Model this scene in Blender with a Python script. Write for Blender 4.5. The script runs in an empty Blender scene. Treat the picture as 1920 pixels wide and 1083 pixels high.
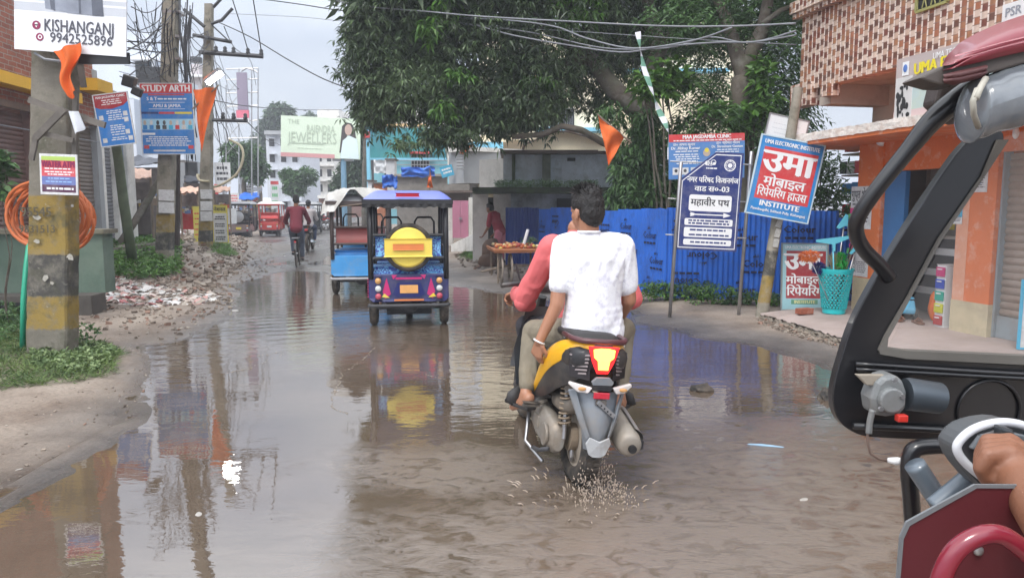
import bpy, math, random
import numpy as np
from mathutils import Vector, Matrix, Euler, noise as MN
SC=bpy.context.scene; COL=SC.collection
R=math.radians; PI=math.pi; V=Vector
random.seed(7)
# ---------------- camera, sky, sun, exposure
F=1387.0; PITCH=math.atan(156.5/F); CH=1.5
cd=bpy.data.cameras.new('camera'); cam=bpy.data.objects.new('camera',cd); COL.objects.link(cam)
cam.location=(0,0,CH); cam.rotation_euler=(PI/2-PITCH,0,0)
cd.lens=F/1920*36; cd.sensor_width=36; cd.clip_start=.05; cd.clip_end=2000; SC.camera=cam
wd=bpy.data.worlds.new('World'); SC.world=wd; wd.use_nodes=True
SUN_EL=R(56); SUN_AZ=R(205)          # high and behind the camera's left shoulder, veiled by cloud
def build_sky():
    nt=wd.node_tree; N=nt.nodes; L=nt.links; N.clear()
    out=N.new('ShaderNodeOutputWorld'); bg=N.new('ShaderNodeBackground'); L.new(bg.outputs[0],out.inputs[0])
    sky=N.new('ShaderNodeTexSky'); sky.sky_type='NISHITA'; sky.sun_disc=False
    sky.sun_elevation=SUN_EL; sky.sun_rotation=SUN_AZ; sky.dust_density=3; sky.air_density=1.5
    tc=N.new('ShaderNodeTexCoord'); mp=N.new('ShaderNodeMapping'); mp.inputs['Scale'].default_value=(1,1,2.6)
    L.new(tc.outputs['Generated'],mp.inputs[0])
    nz=N.new('ShaderNodeTexNoise'); nz.inputs['Scale'].default_value=2.2; nz.inputs['Detail'].default_value=5; nz.inputs['Roughness'].default_value=.5
    L.new(mp.outputs[0],nz.inputs[0])
    sp=N.new('ShaderNodeSeparateXYZ'); L.new(tc.outputs['Generated'],sp.inputs[0])
    r=N.new('ShaderNodeValToRGB'); e=r.color_ramp.elements       # overcast: darker low in front, brighter high up
    e[0].position=0; e[0].color=(3.6,3.95,4.5,1); e[1].position=1; e[1].color=(13.0,13.4,13.7,1)
    a=r.color_ramp.elements.new(.2); a.color=(4.2,4.65,5.5,1)
    a=r.color_ramp.elements.new(.30); a.color=(7.8,8.2,8.9,1); a=r.color_ramp.elements.new(.45); a.color=(13.5,14,14.8,1)
    L.new(sp.outputs['Z'],r.inputs[0])
    cr=N.new('ShaderNodeValToRGB'); cr.color_ramp.elements[0].position=.36; cr.color_ramp.elements[0].color=(.70,.75,.85,1)
    cr.color_ramp.elements[1].position=.62; cr.color_ramp.elements[1].color=(1.15,1.13,1.1,1); L.new(nz.outputs[0],cr.inputs[0])
    mu=N.new('ShaderNodeMix'); mu.data_type='RGBA'; mu.blend_type='MULTIPLY'; mu.inputs[0].default_value=1
    L.new(r.outputs[0],mu.inputs[6]); L.new(cr.outputs[0],mu.inputs[7])
    # the sunward half of the cloud deck (behind the camera) is brighter
    yb=N.new('ShaderNodeMapRange'); yb.inputs[1].default_value=-.8; yb.inputs[2].default_value=.6; yb.inputs[3].default_value=1.45; yb.inputs[4].default_value=.95
    L.new(sp.outputs['Y'],yb.inputs[0])
    m2=N.new('ShaderNodeVectorMath'); m2.operation='SCALE'; L.new(mu.outputs[2],m2.inputs[0]); L.new(yb.outputs[0],m2.inputs['Scale'])
    mx=N.new('ShaderNodeMix'); mx.data_type='RGBA'; mx.inputs[0].default_value=.88
    L.new(sky.outputs[0],mx.inputs[6]); L.new(m2.outputs[0],mx.inputs[7]); L.new(mx.outputs[2],bg.inputs[0])
    bg.inputs[1].default_value=.085
build_sky()
sl=bpy.data.lights.new('sun','SUN'); sl.energy=.95; sl.angle=R(14); sl.color=(1,.96,.9)
so=bpy.data.objects.new('sun',sl); COL.objects.link(so); so.rotation_euler=(PI/2-SUN_EL,0,PI-SUN_AZ)
SC.view_settings.view_transform='Standard'; SC.view_settings.look='None'; SC.view_settings.exposure=1.0; SC.view_settings.gamma=1
# ---------------- picture -> world helpers
cp,sn=math.cos(PITCH),math.sin(PITCH)
def ray(px,py):
    u=px-960; v=py-541.5
    return V((u,F*cp-v*sn,-F*sn-v*cp))
def P(px,py,Y):
    d=ray(px,py); return V((0,0,CH))+d*(Y/d.y)
def G(px,py,z=0.):
    d=ray(px,py); return V((0,0,CH))+d*((z-CH)/d.z)
def PL(px,py,p0,n):
    d=ray(px,py); o=V((0,0,CH)); return o+d*((p0-o).dot(n)/d.dot(n))
# ---------------- materials
MC={}
def mat(name,c,r=.6,v=.12,s=6.,b=.15,bs=45.,metal=0.,dirt=None,coat=0.,emit=None,stretch=None,ior=None,alpha=1.,trans=0.,vd=0.):
    if name in MC: return MC[name]
    m=bpy.data.materials.new(name); m.use_nodes=True; nt=m.node_tree; N=nt.nodes; L=nt.links; B=N['Principled BSDF']; MC[name]=m
    tc=N.new('ShaderNodeTexCoord'); src=tc.outputs['Object']
    if stretch:
        mp=N.new('ShaderNodeMapping'); mp.inputs['Scale'].default_value=stretch; L.new(src,mp.inputs[0]); src=mp.outputs[0]
    c=tuple(c)+(1,)
    def noi(sc,det=5,ro=.6):
        n=N.new('ShaderNodeTexNoise'); n.inputs['Scale'].default_value=sc; n.inputs['Detail'].default_value=det; n.inputs['Roughness'].default_value=ro
        L.new(src,n.inputs[0]); return n.outputs[0]
    if v>0:
        rp=N.new('ShaderNodeValToRGB'); e=rp.color_ramp.elements; e[0].position=.3; e[1].position=.7
        e[0].color=tuple(max(0,x*(1-v)) for x in c[:3])+(1,); e[1].color=tuple(min(1,x*(1+v)) for x in c[:3])+(1,)
        L.new(noi(s),rp.inputs[0]); col=rp.outputs[0]
    else:
        rg=N.new('ShaderNodeRGB'); rg.outputs[0].default_value=c; col=rg.outputs[0]
    rgh=None
    if dirt:
        for dd in (dirt if isinstance(dirt,list) else [dirt]):
            dc,da,ds,dl=(dd+(0.5,))[:4] if len(dd)<4 else dd   # colour, amount, scale, threshold
            rr=N.new('ShaderNodeValToRGB'); rr.color_ramp.elements[0].position=max(0,dl-.1); rr.color_ramp.elements[1].position=min(1,dl+.14)
            rr.color_ramp.elements[1].color=(da,da,da,1); L.new(noi(ds,8,.68),rr.inputs[0])
            mx=N.new('ShaderNodeMix'); mx.data_type='RGBA'; L.new(rr.outputs[0],mx.inputs[0]); L.new(col,mx.inputs[6]); mx.inputs[7].default_value=tuple(dc)+(1,)
            col=mx.outputs[2]
    L.new(col,B.inputs['Base Color'])
    B.inputs['Roughness'].default_value=r; B.inputs['Metallic'].default_value=metal
    if coat: B.inputs['Coat Weight'].default_value=coat; B.inputs['Coat Roughness'].default_value=.08
    if ior: B.inputs['IOR'].default_value=ior
    if alpha<1: B.inputs['Alpha'].default_value=alpha
    if trans: B.inputs['Transmission Weight'].default_value=trans
    if emit: B.inputs['Emission Color'].default_value=tuple(emit[:3])+(1,); B.inputs['Emission Strength'].default_value=emit[3]
    if b>0:
        bp=N.new('ShaderNodeBump'); bp.inputs['Strength'].default_value=b; bp.inputs['Distance'].default_value=.01
        L.new(noi(bs),bp.inputs['Height']); L.new(bp.outputs[0],B.inputs['Normal'])
    return m
def leafmat(name,c,c2,r=.45,s=1.2,tr=.25):
    m=bpy.data.materials.new(name); m.use_nodes=True; nt=m.node_tree; N=nt.nodes; L=nt.links; B=N['Principled BSDF']; MC[name]=m
    g=N.new('ShaderNodeNewGeometry'); tc=N.new('ShaderNodeTexCoord')
    n=N.new('ShaderNodeTexNoise'); n.inputs['Scale'].default_value=s; L.new(tc.outputs['Object'],n.inputs[0])
    a=N.new('ShaderNodeMath'); a.operation='ADD'; L.new(n.outputs[0],a.inputs[0])
    k=N.new('ShaderNodeMath'); k.operation='MULTIPLY_ADD'; k.inputs[1].default_value=.5; k.inputs[2].default_value=-.25; L.new(g.outputs['Random Per Island'],k.inputs[0]); L.new(k.outputs[0],a.inputs[1])
    rp=N.new('ShaderNodeValToRGB'); e=rp.color_ramp.elements; e[0].position=.3; e[0].color=tuple(c)+(1,); e[1].position=.8; e[1].color=tuple(c2)+(1,)
    L.new(a.outputs[0],rp.inputs[0]); L.new(rp.outputs[0],B.inputs['Base Color']); B.inputs['Roughness'].default_value=r
    t=N.new('ShaderNodeBsdfTranslucent'); L.new(rp.outputs[0],t.inputs[0]); ms=N.new('ShaderNodeMixShader'); ms.inputs[0].default_value=tr
    L.new(B.outputs[0],ms.inputs[1]); L.new(t.outputs[0],ms.inputs[2]); L.new(ms.outputs[0],N['Material Output'].inputs[0])
    return m
# ---------------- mesh builder
def basis(d):
    d=V(d).normalized(); a=V((0,0,1)) if abs(d.z)<.95 else V((1,0,0))
    x=d.cross(a).normalized(); return x,d.cross(x).normalized()
class MB:
    def __init__(s): s.v=[]; s.f=[]; s.mi=[]; s.m=0
    def add(s,vs,fs,M=None):
        k=len(s.v)
        s.v+= [tuple(M@V(p)) if M else tuple(p) for p in vs]
        s.f+= [tuple(i+k for i in q) for q in fs]; s.mi+=[s.m]*len(fs); return s
    def box(s,c,d,rz=0,rx=0,ry=0,M=None,taper=1.):
        x,y,z=d[0]/2,d[1]/2,d[2]/2; t=taper
        vs=[(-x,-y,-z),(x,-y,-z),(x,y,-z),(-x,y,-z),(-x*t,-y*t,z),(x*t,-y*t,z),(x*t,y*t,z),(-x*t,y*t,z)]
        T=Matrix.Translation(c)@Euler((rx,ry,rz)).to_matrix().to_4x4()
        if M: T=M@T
        return s.add(vs,[(0,3,2,1),(4,5,6,7),(0,1,5,4),(1,2,6,5),(2,3,7,6),(3,0,4,7)],T)
    def b2(s,a,b):
        return s.box([(a[i]+b[i])/2 for i in range(3)],[abs(b[i]-a[i]) for i in range(3)])
    def hexa(s,q,w):            # quad q (4 points) given thickness vector w
        q=[V(p) for p in q]; w=V(w); return s.add(q+[p+w for p in q],[(0,1,2,3),(7,6,5,4),(0,4,5,1),(1,5,6,2),(2,6,7,3),(3,7,4,0)])
    def prism(s,poly,w):        # polygon of 3D points + thickness vector
        n=len(poly); q=[V(p) for p in poly]; w=V(w)
        return s.add(q+[p+w for p in q],[tuple(range(n-1,-1,-1)),tuple(range(n,2*n))]+[(i,(i+1)%n,n+(i+1)%n,n+i) for i in range(n)])
    def tube(s,pts,r,n=8,cap=True,flat=None):
        pts=[V(p) for p in pts]; k=len(s.v); m=len(pts)
        rs=r if isinstance(r,(list,tuple)) else [r]*m
        px=None
        for i,p in enumerate(pts):
            d=(pts[min(i+1,m-1)]-pts[max(i-1,0)])
            if d.length<1e-9: d=V((0,0,1))
            d.normalize()
            if px is None: x,y=basis(d)
            else:
                x=(px-d*px.dot(d)); x=x.normalized() if x.length>1e-6 else basis(d)[0]; y=d.cross(x)
            px=x
            for j in range(n):
                a=2*PI*j/n; ry=rs[i]*(flat or 1); s.v.append(tuple(p+x*math.cos(a)*rs[i]+y*math.sin(a)*ry))
        fs=[(k+i*n+j,k+i*n+(j+1)%n,k+(i+1)*n+(j+1)%n,k+(i+1)*n+j) for i in range(m-1) for j in range(n)]
        if cap: fs+=[tuple(k+j for j in range(n-1,-1,-1)),tuple(k+(m-1)*n+j for j in range(n))]
        s.f+=fs; s.mi+=[s.m]*len(fs); return s
    def cyl(s,a,b,r,n=12,r2=None): return s.tube([a,b],[r,r if r2 is None else r2],n)
    def lathe(s,prof,M=None,n=24,arc=2*PI):   # prof: (radius, z)
        k=len(prof); vs=[]; full=arc>6.28; nn=n if full else n+1
        for j in range(nn):
            a=arc*j/n
            for r,z in prof: vs.append((r*math.cos(a),r*math.sin(a),z))
        fs=[(j*k+i,((j+1)%nn)*k+i,((j+1)%nn)*k+i+1,j*k+i+1) for j in range(n) for i in range(k-1)]
        return s.add(vs,fs,M)
    def ell(s,c,r,n=12,M=None,rot=None):
        vs=[];fs=[];h=n//2+1
        for i in range(h+1):
            t=PI*i/h
            for j in range(n): a=2*PI*j/n; vs.append((r[0]*math.sin(t)*math.cos(a),r[1]*math.sin(t)*math.sin(a),r[2]*math.cos(t)))
        for i in range(h):
            for j in range(n): fs.append((i*n+j,(i+1)*n+j,(i+1)*n+(j+1)%n,i*n+(j+1)%n))
        T=Matrix.Translation(c)@(rot.to_matrix().to_4x4() if rot else Matrix.Identity(4))
        return s.add(vs,fs,(M@T) if M else T)
    def grid(s,fn,nu,nv,thick=None):
        k=[fn(i/nu,j/nv) for i in range(nu+1) for j in range(nv+1)]
        fs=[(i*(nv+1)+j,(i+1)*(nv+1)+j,(i+1)*(nv+1)+j+1,i*(nv+1)+j+1) for i in range(nu) for j in range(nv)]
        s.add(k,fs)
        if thick:
            t=V(thick); s.add([V(p)+t for p in k],[f[::-1] for f in fs])
        return s
    def rbox(s,c,d,r=.02,M=None,rz=0):     # rounded (in plan & elevation) box via lathe-like superellipse
        x,y,z=[q/2 for q in d]; vs=[];n=4
        prof=[]
        for k in range(n+1):
            a=PI/2*k/n; prof.append((r*(1-math.sin(a)),z-r+r*math.sin(a)))   # inset,height
        levels=[(i,h) for i,h in prof][::-1]; levels=levels+[(i,-h) for i,h in prof]
        ring=[]
        for ins,h in levels:
            rr=[]
            for cx,cy,a0 in ((x-r,y-r,0),(-x+r,y-r,PI/2),(-x+r,-y+r,PI),(x-r,-y+r,1.5*PI)):
                for k in range(n+1):
                    a=a0+PI/2*k/n; rr.append((cx+(r-ins)*math.cos(a),cy+(r-ins)*math.sin(a),h))
            ring.append(rr)
        m=len(ring[0]); vs=[p for q in ring for p in q]
        fs=[(i*m+j,(i+1)*m+j,(i+1)*m+(j+1)%m,i*m+(j+1)%m) for i in range(len(ring)-1) for j in range(m)]
        fs+=[tuple(range(m)),tuple((len(ring)-1)*m+j for j in range(m-1,-1,-1))]
        T=Matrix.Translation(c)@Euler((0,0,rz)).to_matrix().to_4x4()
        return s.add(vs,fs,(M@T) if M else T)
    def build(s,name,m,parent=None,smooth=False,world=False,sub=0,angle=None,bevel=0):
        me=bpy.data.meshes.new(name)
        vs=s.v
        if world and parent is not None:
            Mi=pmat(parent).inverted(); vs=[tuple(Mi@V(p)) for p in vs]
        me.from_pydata(vs,[],s.f); 
        ms=m if isinstance(m,(list,tuple)) else [m]
        for q in ms: me.materials.append(q)
        if len(ms)>1: me.polygons.foreach_set('material_index',s.mi)
        if smooth or angle: me.polygons.foreach_set('use_smooth',[True]*len(me.polygons))
        me.validate(); me.update()
        o=bpy.data.objects.new(name,me); COL.objects.link(o)
        if angle:
            me.set_sharp_from_angle(angle=R(angle))
        if bevel:
            md=o.modifiers.new('b','BEVEL'); md.width=bevel; md.segments=2; md.limit_method='ANGLE'
        if sub:
            md=o.modifiers.new('s','SUBSURF'); md.levels=sub; md.render_levels=sub
        if parent is not None: o.parent=parent
        return o
def pmat(o):
    M=o.matrix_basis.copy(); M=Matrix.Translation(o.location)@o.rotation_euler.to_matrix().to_4x4()
    return (pmat(o.parent)@M) if o.parent else M
def tag(o,label=None,cat=None,group=None,kind=None):
    if label: o['label']=label
    if cat: o['category']=cat
    if group: o['group']=group
    if kind: o['kind']=kind
    return o
def thing(name,label,cat,loc=(0,0,0),rz=0,group=None,rx=0,ry=0):
    o=bpy.data.objects.new(name,None); COL.objects.link(o); o.location=loc; o.rotation_euler=(rx,ry,rz); o.empty_display_size=.1
    return tag(o,label,cat,group)
def copy_tree(o,loc=None,rz=None,label=None,parent=None,top=True):
    c=o.copy(); COL.objects.link(c)
    if parent is not None: c.parent=parent
    if loc is not None: c.location=loc
    if rz is not None: c.rotation_euler.z=rz
    if label: c['label']=label
    for ch in list(KIDS(o)): copy_tree(ch,parent=c)
    return c
def KIDS(o): return [x for x in list(SC.objects) if x.parent==o]
def struct(o): o['kind']='structure'; return o
# ---------------- lettering
TC={}
def text(mb,s,size,M,align='CENTER',bold=0,maxw=None,res=2,sx=1.):
    """flat letters in the local XY plane of M (x right, y up), islands staggered so nothing is coplanar"""
    key=(s,size,align,res)
    if key not in TC:
        cu=bpy.data.curves.new('t','FONT'); cu.body=s; cu.size=size; cu.align_x=align; cu.align_y='CENTER'; cu.resolution_u=res
        o=bpy.data.objects.new('t',cu); me=bpy.data.meshes.new_from_object(o)
        TC[key]=([v.co.copy() for v in me.vertices],[tuple(p.vertices) for p in me.polygons])
        bpy.data.objects.remove(o); bpy.data.curves.remove(cu); bpy.data.meshes.remove(me)
    vs,fs=TC[key]
    if not vs: return mb
    par=list(range(len(vs)))
    def fd(a):
        while par[a]!=a: par[a]=par[par[a]]; a=par[a]
        return a
    for f in fs:
        for q in f[1:]: par[fd(q)]=fd(f[0])
    ids={}; 
    for i in range(len(vs)): ids.setdefault(fd(i),len(ids))
    w=max(v.x for v in vs)-min(v.x for v in vs); k=sx
    if maxw and w*k>maxw: k=maxw/w
    n=1 if not bold else 3
    for c in range(n):
        dx=0 if n==1 else (c-1)*bold*size
        mb.add([V((v.x*k+dx,v.y+(0 if n==1 else (abs(c-1)-.5)*bold*size*.5),.0003*(ids[fd(i)]%3)+.0009*c)) for i,v in enumerate(vs)],fs,M)
    return mb
def facing(p,rz,tilt=0,roll=0):   # frame whose +z looks at -Y rotated by rz; x right, y up
    return Matrix.Translation(p)@Euler((0,0,rz)).to_matrix().to_4x4()@Euler((PI/2+tilt,0,0)).to_matrix().to_4x4()@Euler((0,0,roll)).to_matrix().to_4x4()
def leaves(name,m,pos,dirs,size,width,parent=None,fold=.25,droop=.3,up=None,origin=None):
    """numpy batch of folded leaves: pos (n,3), dirs (n,3)"""
    pos=np.asarray(pos,float); d=np.asarray(dirs,float); n=len(pos); d/=np.linalg.norm(d,axis=1,keepdims=True)+1e-9
    size=np.broadcast_to(size,(n,))[:,None]; width=np.broadcast_to(width,(n,))[:,None]
    u=np.array([0,0,1.]) if up is None else up
    rnd=np.random.RandomState(5).normal(0,.45,(n,3)); x=np.cross(d,u+rnd); x/=np.linalg.norm(x,axis=1,keepdims=True)+1e-9; z=np.cross(x,d)
    mid=pos+d*size*.45; tip=pos+d*size-np.array([0,0,1])*size*droop
    a=mid+x*width*.5+z*width*fold; b=mid-x*width*.5+z*width*fold
    vs=np.stack([pos,a,tip,b,mid],1).reshape(-1,3)
    if origin is not None: vs=vs-np.array(origin)
    i=np.arange(n)*5
    tri=np.stack([i,i+4,i+1, i+1,i+4,i+2, i,i+3,i+4, i+4,i+3,i+2],1).reshape(-1,3)
    me=bpy.data.meshes.new(name); me.vertices.add(len(vs)); me.vertices.foreach_set('co',vs.ravel())
    me.loops.add(tri.size); me.loops.foreach_set('vertex_index',tri.ravel()); me.polygons.add(len(tri))
    me.polygons.foreach_set('loop_start',np.arange(len(tri))*3); me.polygons.foreach_set('loop_total',np.full(len(tri),3))
    me.materials.append(m); me.update(calc_edges=True)
    o=bpy.data.objects.new(name,me); COL.objects.link(o)
    if parent is not None: o.parent=parent
    return o
RN=np.random.RandomState(11)
def whorls(centers,per,spread=.05,down=.35):
    c=np.repeat(np.asarray(centers,float),per,axis=0); n=len(c)
    a=RN.uniform(0,2*PI,n); el=RN.normal(-.15,.45,n)
    d=np.stack([np.cos(a)*np.cos(el),np.sin(a)*np.cos(el),np.sin(el)-down],1)
    return c+d*spread,d
def in_ell(n,c,r,shell=.55):
    a=RN.normal(size=(n,3)); a/=np.linalg.norm(a,axis=1,keepdims=True); q=RN.uniform(shell**3,1,(n,1))**(1/3)
    return np.array(c)+a*q*np.array(r)
# ---------------- organic bodies: prims fused by a voxel remesh
def caps(mb,a,b,r1,r2,n=14):
    a=V(a);b=V(b); d=(b-a); k=max(3,int(d.length/.05)); 
    pts=[a+d*(i/k) for i in range(k+1)]; u=d.normalized() if d.length>1e-6 else V((0,0,1))
    P_=[a-u*r1*.95,a-u*r1*.8,a-u*r1*.45]+pts+[b+u*r2*.45,b+u*r2*.8,b+u*r2*.95]
    rr=[r1*.28,r1*.6,r1*.89]+[r1+(r2-r1)*i/k for i in range(k+1)]+[r2*.89,r2*.6,r2*.28]
    mb.tube(P_,rr,n)
def blob(name,mb,m,parent,voxel=.01,smooth=6,fold=None,world=False,cut=None):
    o=mb.build(name,m,parent,world=world)
    rm=o.modifiers.new('r','REMESH'); rm.mode='VOXEL'; rm.voxel_size=voxel; rm.use_smooth_shade=True
    sm=o.modifiers.new('s','SMOOTH'); sm.factor=.6; sm.iterations=smooth
    bpy.context.view_layer.update(); dg=bpy.context.evaluated_depsgraph_get()
    me=bpy.data.meshes.new_from_object(o.evaluated_get(dg)); o.modifiers.clear(); old=o.data; o.data=me; bpy.data.meshes.remove(old)
    if fold:                              # cloth folds: (amplitude, scale xyz)
        amp,sc=fold; nn=[v.normal.copy() for v in me.vertices]
        for v,nv in zip(me.vertices,nn):
            q=V((v.co.x*sc[0],v.co.y*sc[1],v.co.z*sc[2])); w=MN.noise(q+MN.noise_vector(q*.5)*1.2)
            w=1-abs(w)*2.2; v.co+=nv*amp*(w-.4)
    if cut:                               # drop faces where cut(co) is true
        import bmesh
        bm=bmesh.new(); bm.from_mesh(me); bmesh.ops.delete(bm,geom=[v for v in bm.verts if cut(v.co)],context='VERTS'); bm.to_mesh(me); bm.free()
    me.polygons.foreach_set('use_smooth',[True]*len(me.polygons)); me.update()
    return o
def catenary(a,b,sag,n=14):
    a=V(a);b=V(b); return [a.lerp(b,i/n)-V((0,0,sag*4*(i/n)*(1-i/n))) for i in range(n+1)]
# ================= ground, road, water =================
def ip(pts,z=0.): return [tuple(G(x,y,z))[:2] for x,y in pts]
SHORE=ip([(-500,1180),(-60,985),(60,905),(150,842),(235,790),(300,722),(312,694),(292,672),(238,660),(262,646),(330,640),(420,598),(446,575),(425,552),(445,524),(500,512),(560,508),(640,512),(720,522),(862,540),(950,556),(1080,566),(1192,584),(1196,604),(1300,626),(1450,660),(1572,692),(1780,762),(2150,860),(2600,1400),(900,2300),(-900,2300)])
ROAD=ip([(-500,1100),(200,800),(380,620),(430,560),(448,500),(470,470),(484,446),(505,428),(560,408),(600,398),(640,402),(700,430),(860,512),(1000,548),(1250,590),(1600,665),(2300,900),(2300,2300),(-900,2300)])
def sdf(poly,X,Y):
    p=np.array(poly); d=np.full(X.shape,1e9); ins=np.zeros(X.shape,bool); n=len(p)
    for i in range(n):
        a=p[i]; b=p[(i+1)%n]; e=b-a; wx=X-a[0]; wy=Y-a[1]; t=np.clip((wx*e[0]+wy*e[1])/(e@e),0,1)
        d=np.minimum(d,np.hypot(wx-e[0]*t,wy-e[1]*t))
        c=((a[1]<=Y)!=(b[1]<=Y)); 
        with np.errstate(divide='ignore',invalid='ignore'): xi=a[0]+(Y-a[1])*e[0]/(e[1] if e[1]!=0 else 1e-9)
        ins^=c&(X<xi)
    return np.where(ins,-d,d)
VT={}
def vnoise(X,Y,s,seed=0,octv=4):
    out=np.zeros(X.shape); amp=1; tot=0
    for o in range(octv):
        T=VT.setdefault(seed+o,None) if seed+o in VT and VT[seed+o] is not None else VT.__setitem__(seed+o,np.random.RandomState(seed+o).uniform(-1,1,(256,256))) or VT[seed+o]; x=X*s+37.3*o; y=Y*s+11.7*o
        xi=np.floor(x).astype(int); yi=np.floor(y).astype(int); fx=x-xi; fy=y-yi; fx=fx*fx*(3-2*fx); fy=fy*fy*(3-2*fy)
        g=lambda a,b:T[a%256,b%256]
        out+=amp*((g(xi,yi)*(1-fx)+g(xi+1,yi)*fx)*(1-fy)+(g(xi,yi+1)*(1-fx)+g(xi+1,yi+1)*fx)*fy); tot+=amp; amp*=.5; s*=2
    return out/tot
def gheight(X,Y):
    X=np.asarray(X,float);Y=np.asarray(Y,float)
    d=sdf(SHORE,X,Y)+vnoise(X,Y,1.3,3)*.28*np.clip(Y/7,.5,2)
    rd=sdf(ROAD,X,Y)
    land=.012+.055*(1-np.exp(-np.clip(d,0,9)/.9))+np.clip(rd,0,9)*.012
    wat=-.012-.06*(1-np.exp(-np.clip(-d,0,9)/.7))
    h=np.where(d>0,land,wat)
    h=np.where(abs(d)<.12,-.012+(.024)*(d+.12)/.24,h)
    h=h+vnoise(X,Y,2.2,9)*.012*(d>0)*(rd>-.3)+vnoise(X,Y,9,19,3)*.007*(d>0)*(rd>0)
    # the gravelly hump of broken asphalt right of the scooter just breaks the surface
    q=np.exp(-(((X-1.75)/.9)**2+((Y-4.15)/.55)**2)); h=np.where(d<0,h+q*(.058+.03*vnoise(X,Y,5,31)),h)
    q=np.exp(-(((X+3.0)/.7)**2+((Y-4.3)/.8)**2)); h=np.where(d<0,h+q*(.050+.03*vnoise(X,Y,4,33)),h)
    # far wet road: only thin puddles
    far=np.clip((Y-14)/5,0,1)*(rd<0); h=h*(1-far)+far*(.010+vnoise(X*2.2,Y*.7,.6,41)*.03)
    # raised ground under the left hand shops, low bank behind the fence
    l=np.clip((-X-6.9)/2.2,0,1)*np.clip((Y-9.5)/3,0,1)*np.clip((29-Y)/5,0,1); h=h+l*l*(3-2*l)*.40
    return h
def zg(x,y): return float(gheight(np.array([x]),np.array([y]))[0])
def make_ground():
    ys=np.concatenate([np.linspace(-40,-2,8),np.linspace(-1.5,2,24),2+ (np.geomspace(1,19,250)-1)+.02,np.linspace(22,60,50),np.geomspace(64,1500,20)])
    ts=np.linspace(-1,1,261); t2=np.sign(ts)*np.abs(ts)**1.25
    rows=[];
    for y in ys:
        w=max(9,abs(y)*1.15+3) if y<60 else y*3
        rows.append(np.stack([t2*w,np.full(261,y)],1))
    A=np.stack(rows); X=A[...,0];Y=A[...,1]; Z=gheight(X,Y); Z=np.where(Y>64,Z.clip(-.0,.02),Z)
    n,m=X.shape; vs=np.stack([X,Y,Z],-1).reshape(-1,3)
    i,j=np.meshgrid(np.arange(n-1),np.arange(m-1),indexing='ij'); k=(i*m+j).ravel()
    quad=np.stack([k,k+1,k+m+1,k+m],1)
    me=bpy.data.meshes.new('ground'); me.vertices.add(len(vs)); me.vertices.foreach_set('co',vs.ravel()); me.loops.add(quad.size); me.loops.foreach_set('vertex_index',quad.ravel())
    me.polygons.add(len(quad)); me.polygons.foreach_set('loop_start',np.arange(len(quad))*4); me.polygons.foreach_set('loop_total',np.full(len(quad),4)); me.polygons.foreach_set('use_smooth',np.ones(len(quad),bool)); me.update(calc_edges=True)
    at=me.attributes.new('road','FLOAT','POINT'); at.data.foreach_set('value',np.clip(.5-(sdf(ROAD,X,Y)+vnoise(X,Y,1.7,77)*.5)/.8,0,1).ravel())
    m=mat('ground_mud',(.2,.15,.115)); nt=m.node_tree; N=nt.nodes; L=nt.links; N.clear()
    out=N.new('ShaderNodeOutputMaterial'); B=N.new('ShaderNodeBsdfPrincipled'); L.new(B.outputs[0],out.inputs[0])
    ge=N.new('ShaderNodeNewGeometry'); sp=N.new('ShaderNodeSeparateXYZ'); L.new(ge.outputs['Position'],sp.inputs[0])
    def noi(s,d=6,r=.6):
        n=N.new('ShaderNodeTexNoise'); n.inputs['Scale'].default_value=s; n.inputs['Detail'].default_value=d; n.inputs['Roughness'].default_value=r; L.new(ge.outputs['Position'],n.inputs[0]); return n.outputs[0]
    def ramp(src,*st):
        r=N.new('ShaderNodeValToRGB'); e=r.color_ramp.elements
        while len(e)<len(st): e.new(.5)
        for q,(p,c) in zip(e,st): q.position=p; q.color=tuple(c)+(1,) if len(c)==3 else c
        L.new(src,r.inputs[0]); return r.outputs[0]
    def mix(f,a,b,bl='MIX'):
        x=N.new('ShaderNodeMix'); x.data_type='RGBA'; x.blend_type=bl
        if isinstance(f,(int,float)): x.inputs[0].default_value=f
        else: L.new(f,x.inputs[0])
        L.new(a,x.inputs[6]); L.new(b,x.inputs[7]); return x.outputs[2]
    mud=ramp(noi(1.1,7,.65),(.3,(.15,.108,.08)),(.5,(.26,.212,.172)),(.72,(.345,.295,.245)))
    spk=ramp(noi(38,3,.7),(.34,(.55,.5,.46)),(.5,(1,1,1)),(.66,(1.25,1.22,1.18))); mud=mix(.55,mud,spk,'MULTIPLY')
    asp=ramp(noi(2.2,7,.7),(.3,(.085,.078,.074)),(.7,(.2,.18,.165))); asp=mix(.5,asp,ramp(noi(60,3,.6),(.35,(.5,.5,.5)),(.65,(1.5,1.45,1.4))),'MULTIPLY')
    ar=N.new('ShaderNodeAttribute'); ar.attribute_name='road'
    col=mix(ar.outputs['Fac'],mud,asp)
    wz=N.new('ShaderNodeMapRange'); wz.inputs[1].default_value=.004; wz.inputs[2].default_value=.05; wz.inputs[3].default_value=1; wz.inputs[4].default_value=0; L.new(sp.outputs['Z'],wz.inputs[0])
    dk=N.new('ShaderNodeRGB'); dk.outputs[0].default_value=(.55,.52,.5,1); col=mix(wz.outputs[0],col,mix(1.0,col,dk.outputs[0],'MULTIPLY'))
    L.new(col,B.inputs['Base Color'])
    rr=N.new('ShaderNodeMapRange'); rr.inputs[3].default_value=.75; rr.inputs[4].default_value=.22; L.new(wz.outputs[0],rr.inputs[0]); L.new(rr.outputs[0],B.inputs['Roughness'])
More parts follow.
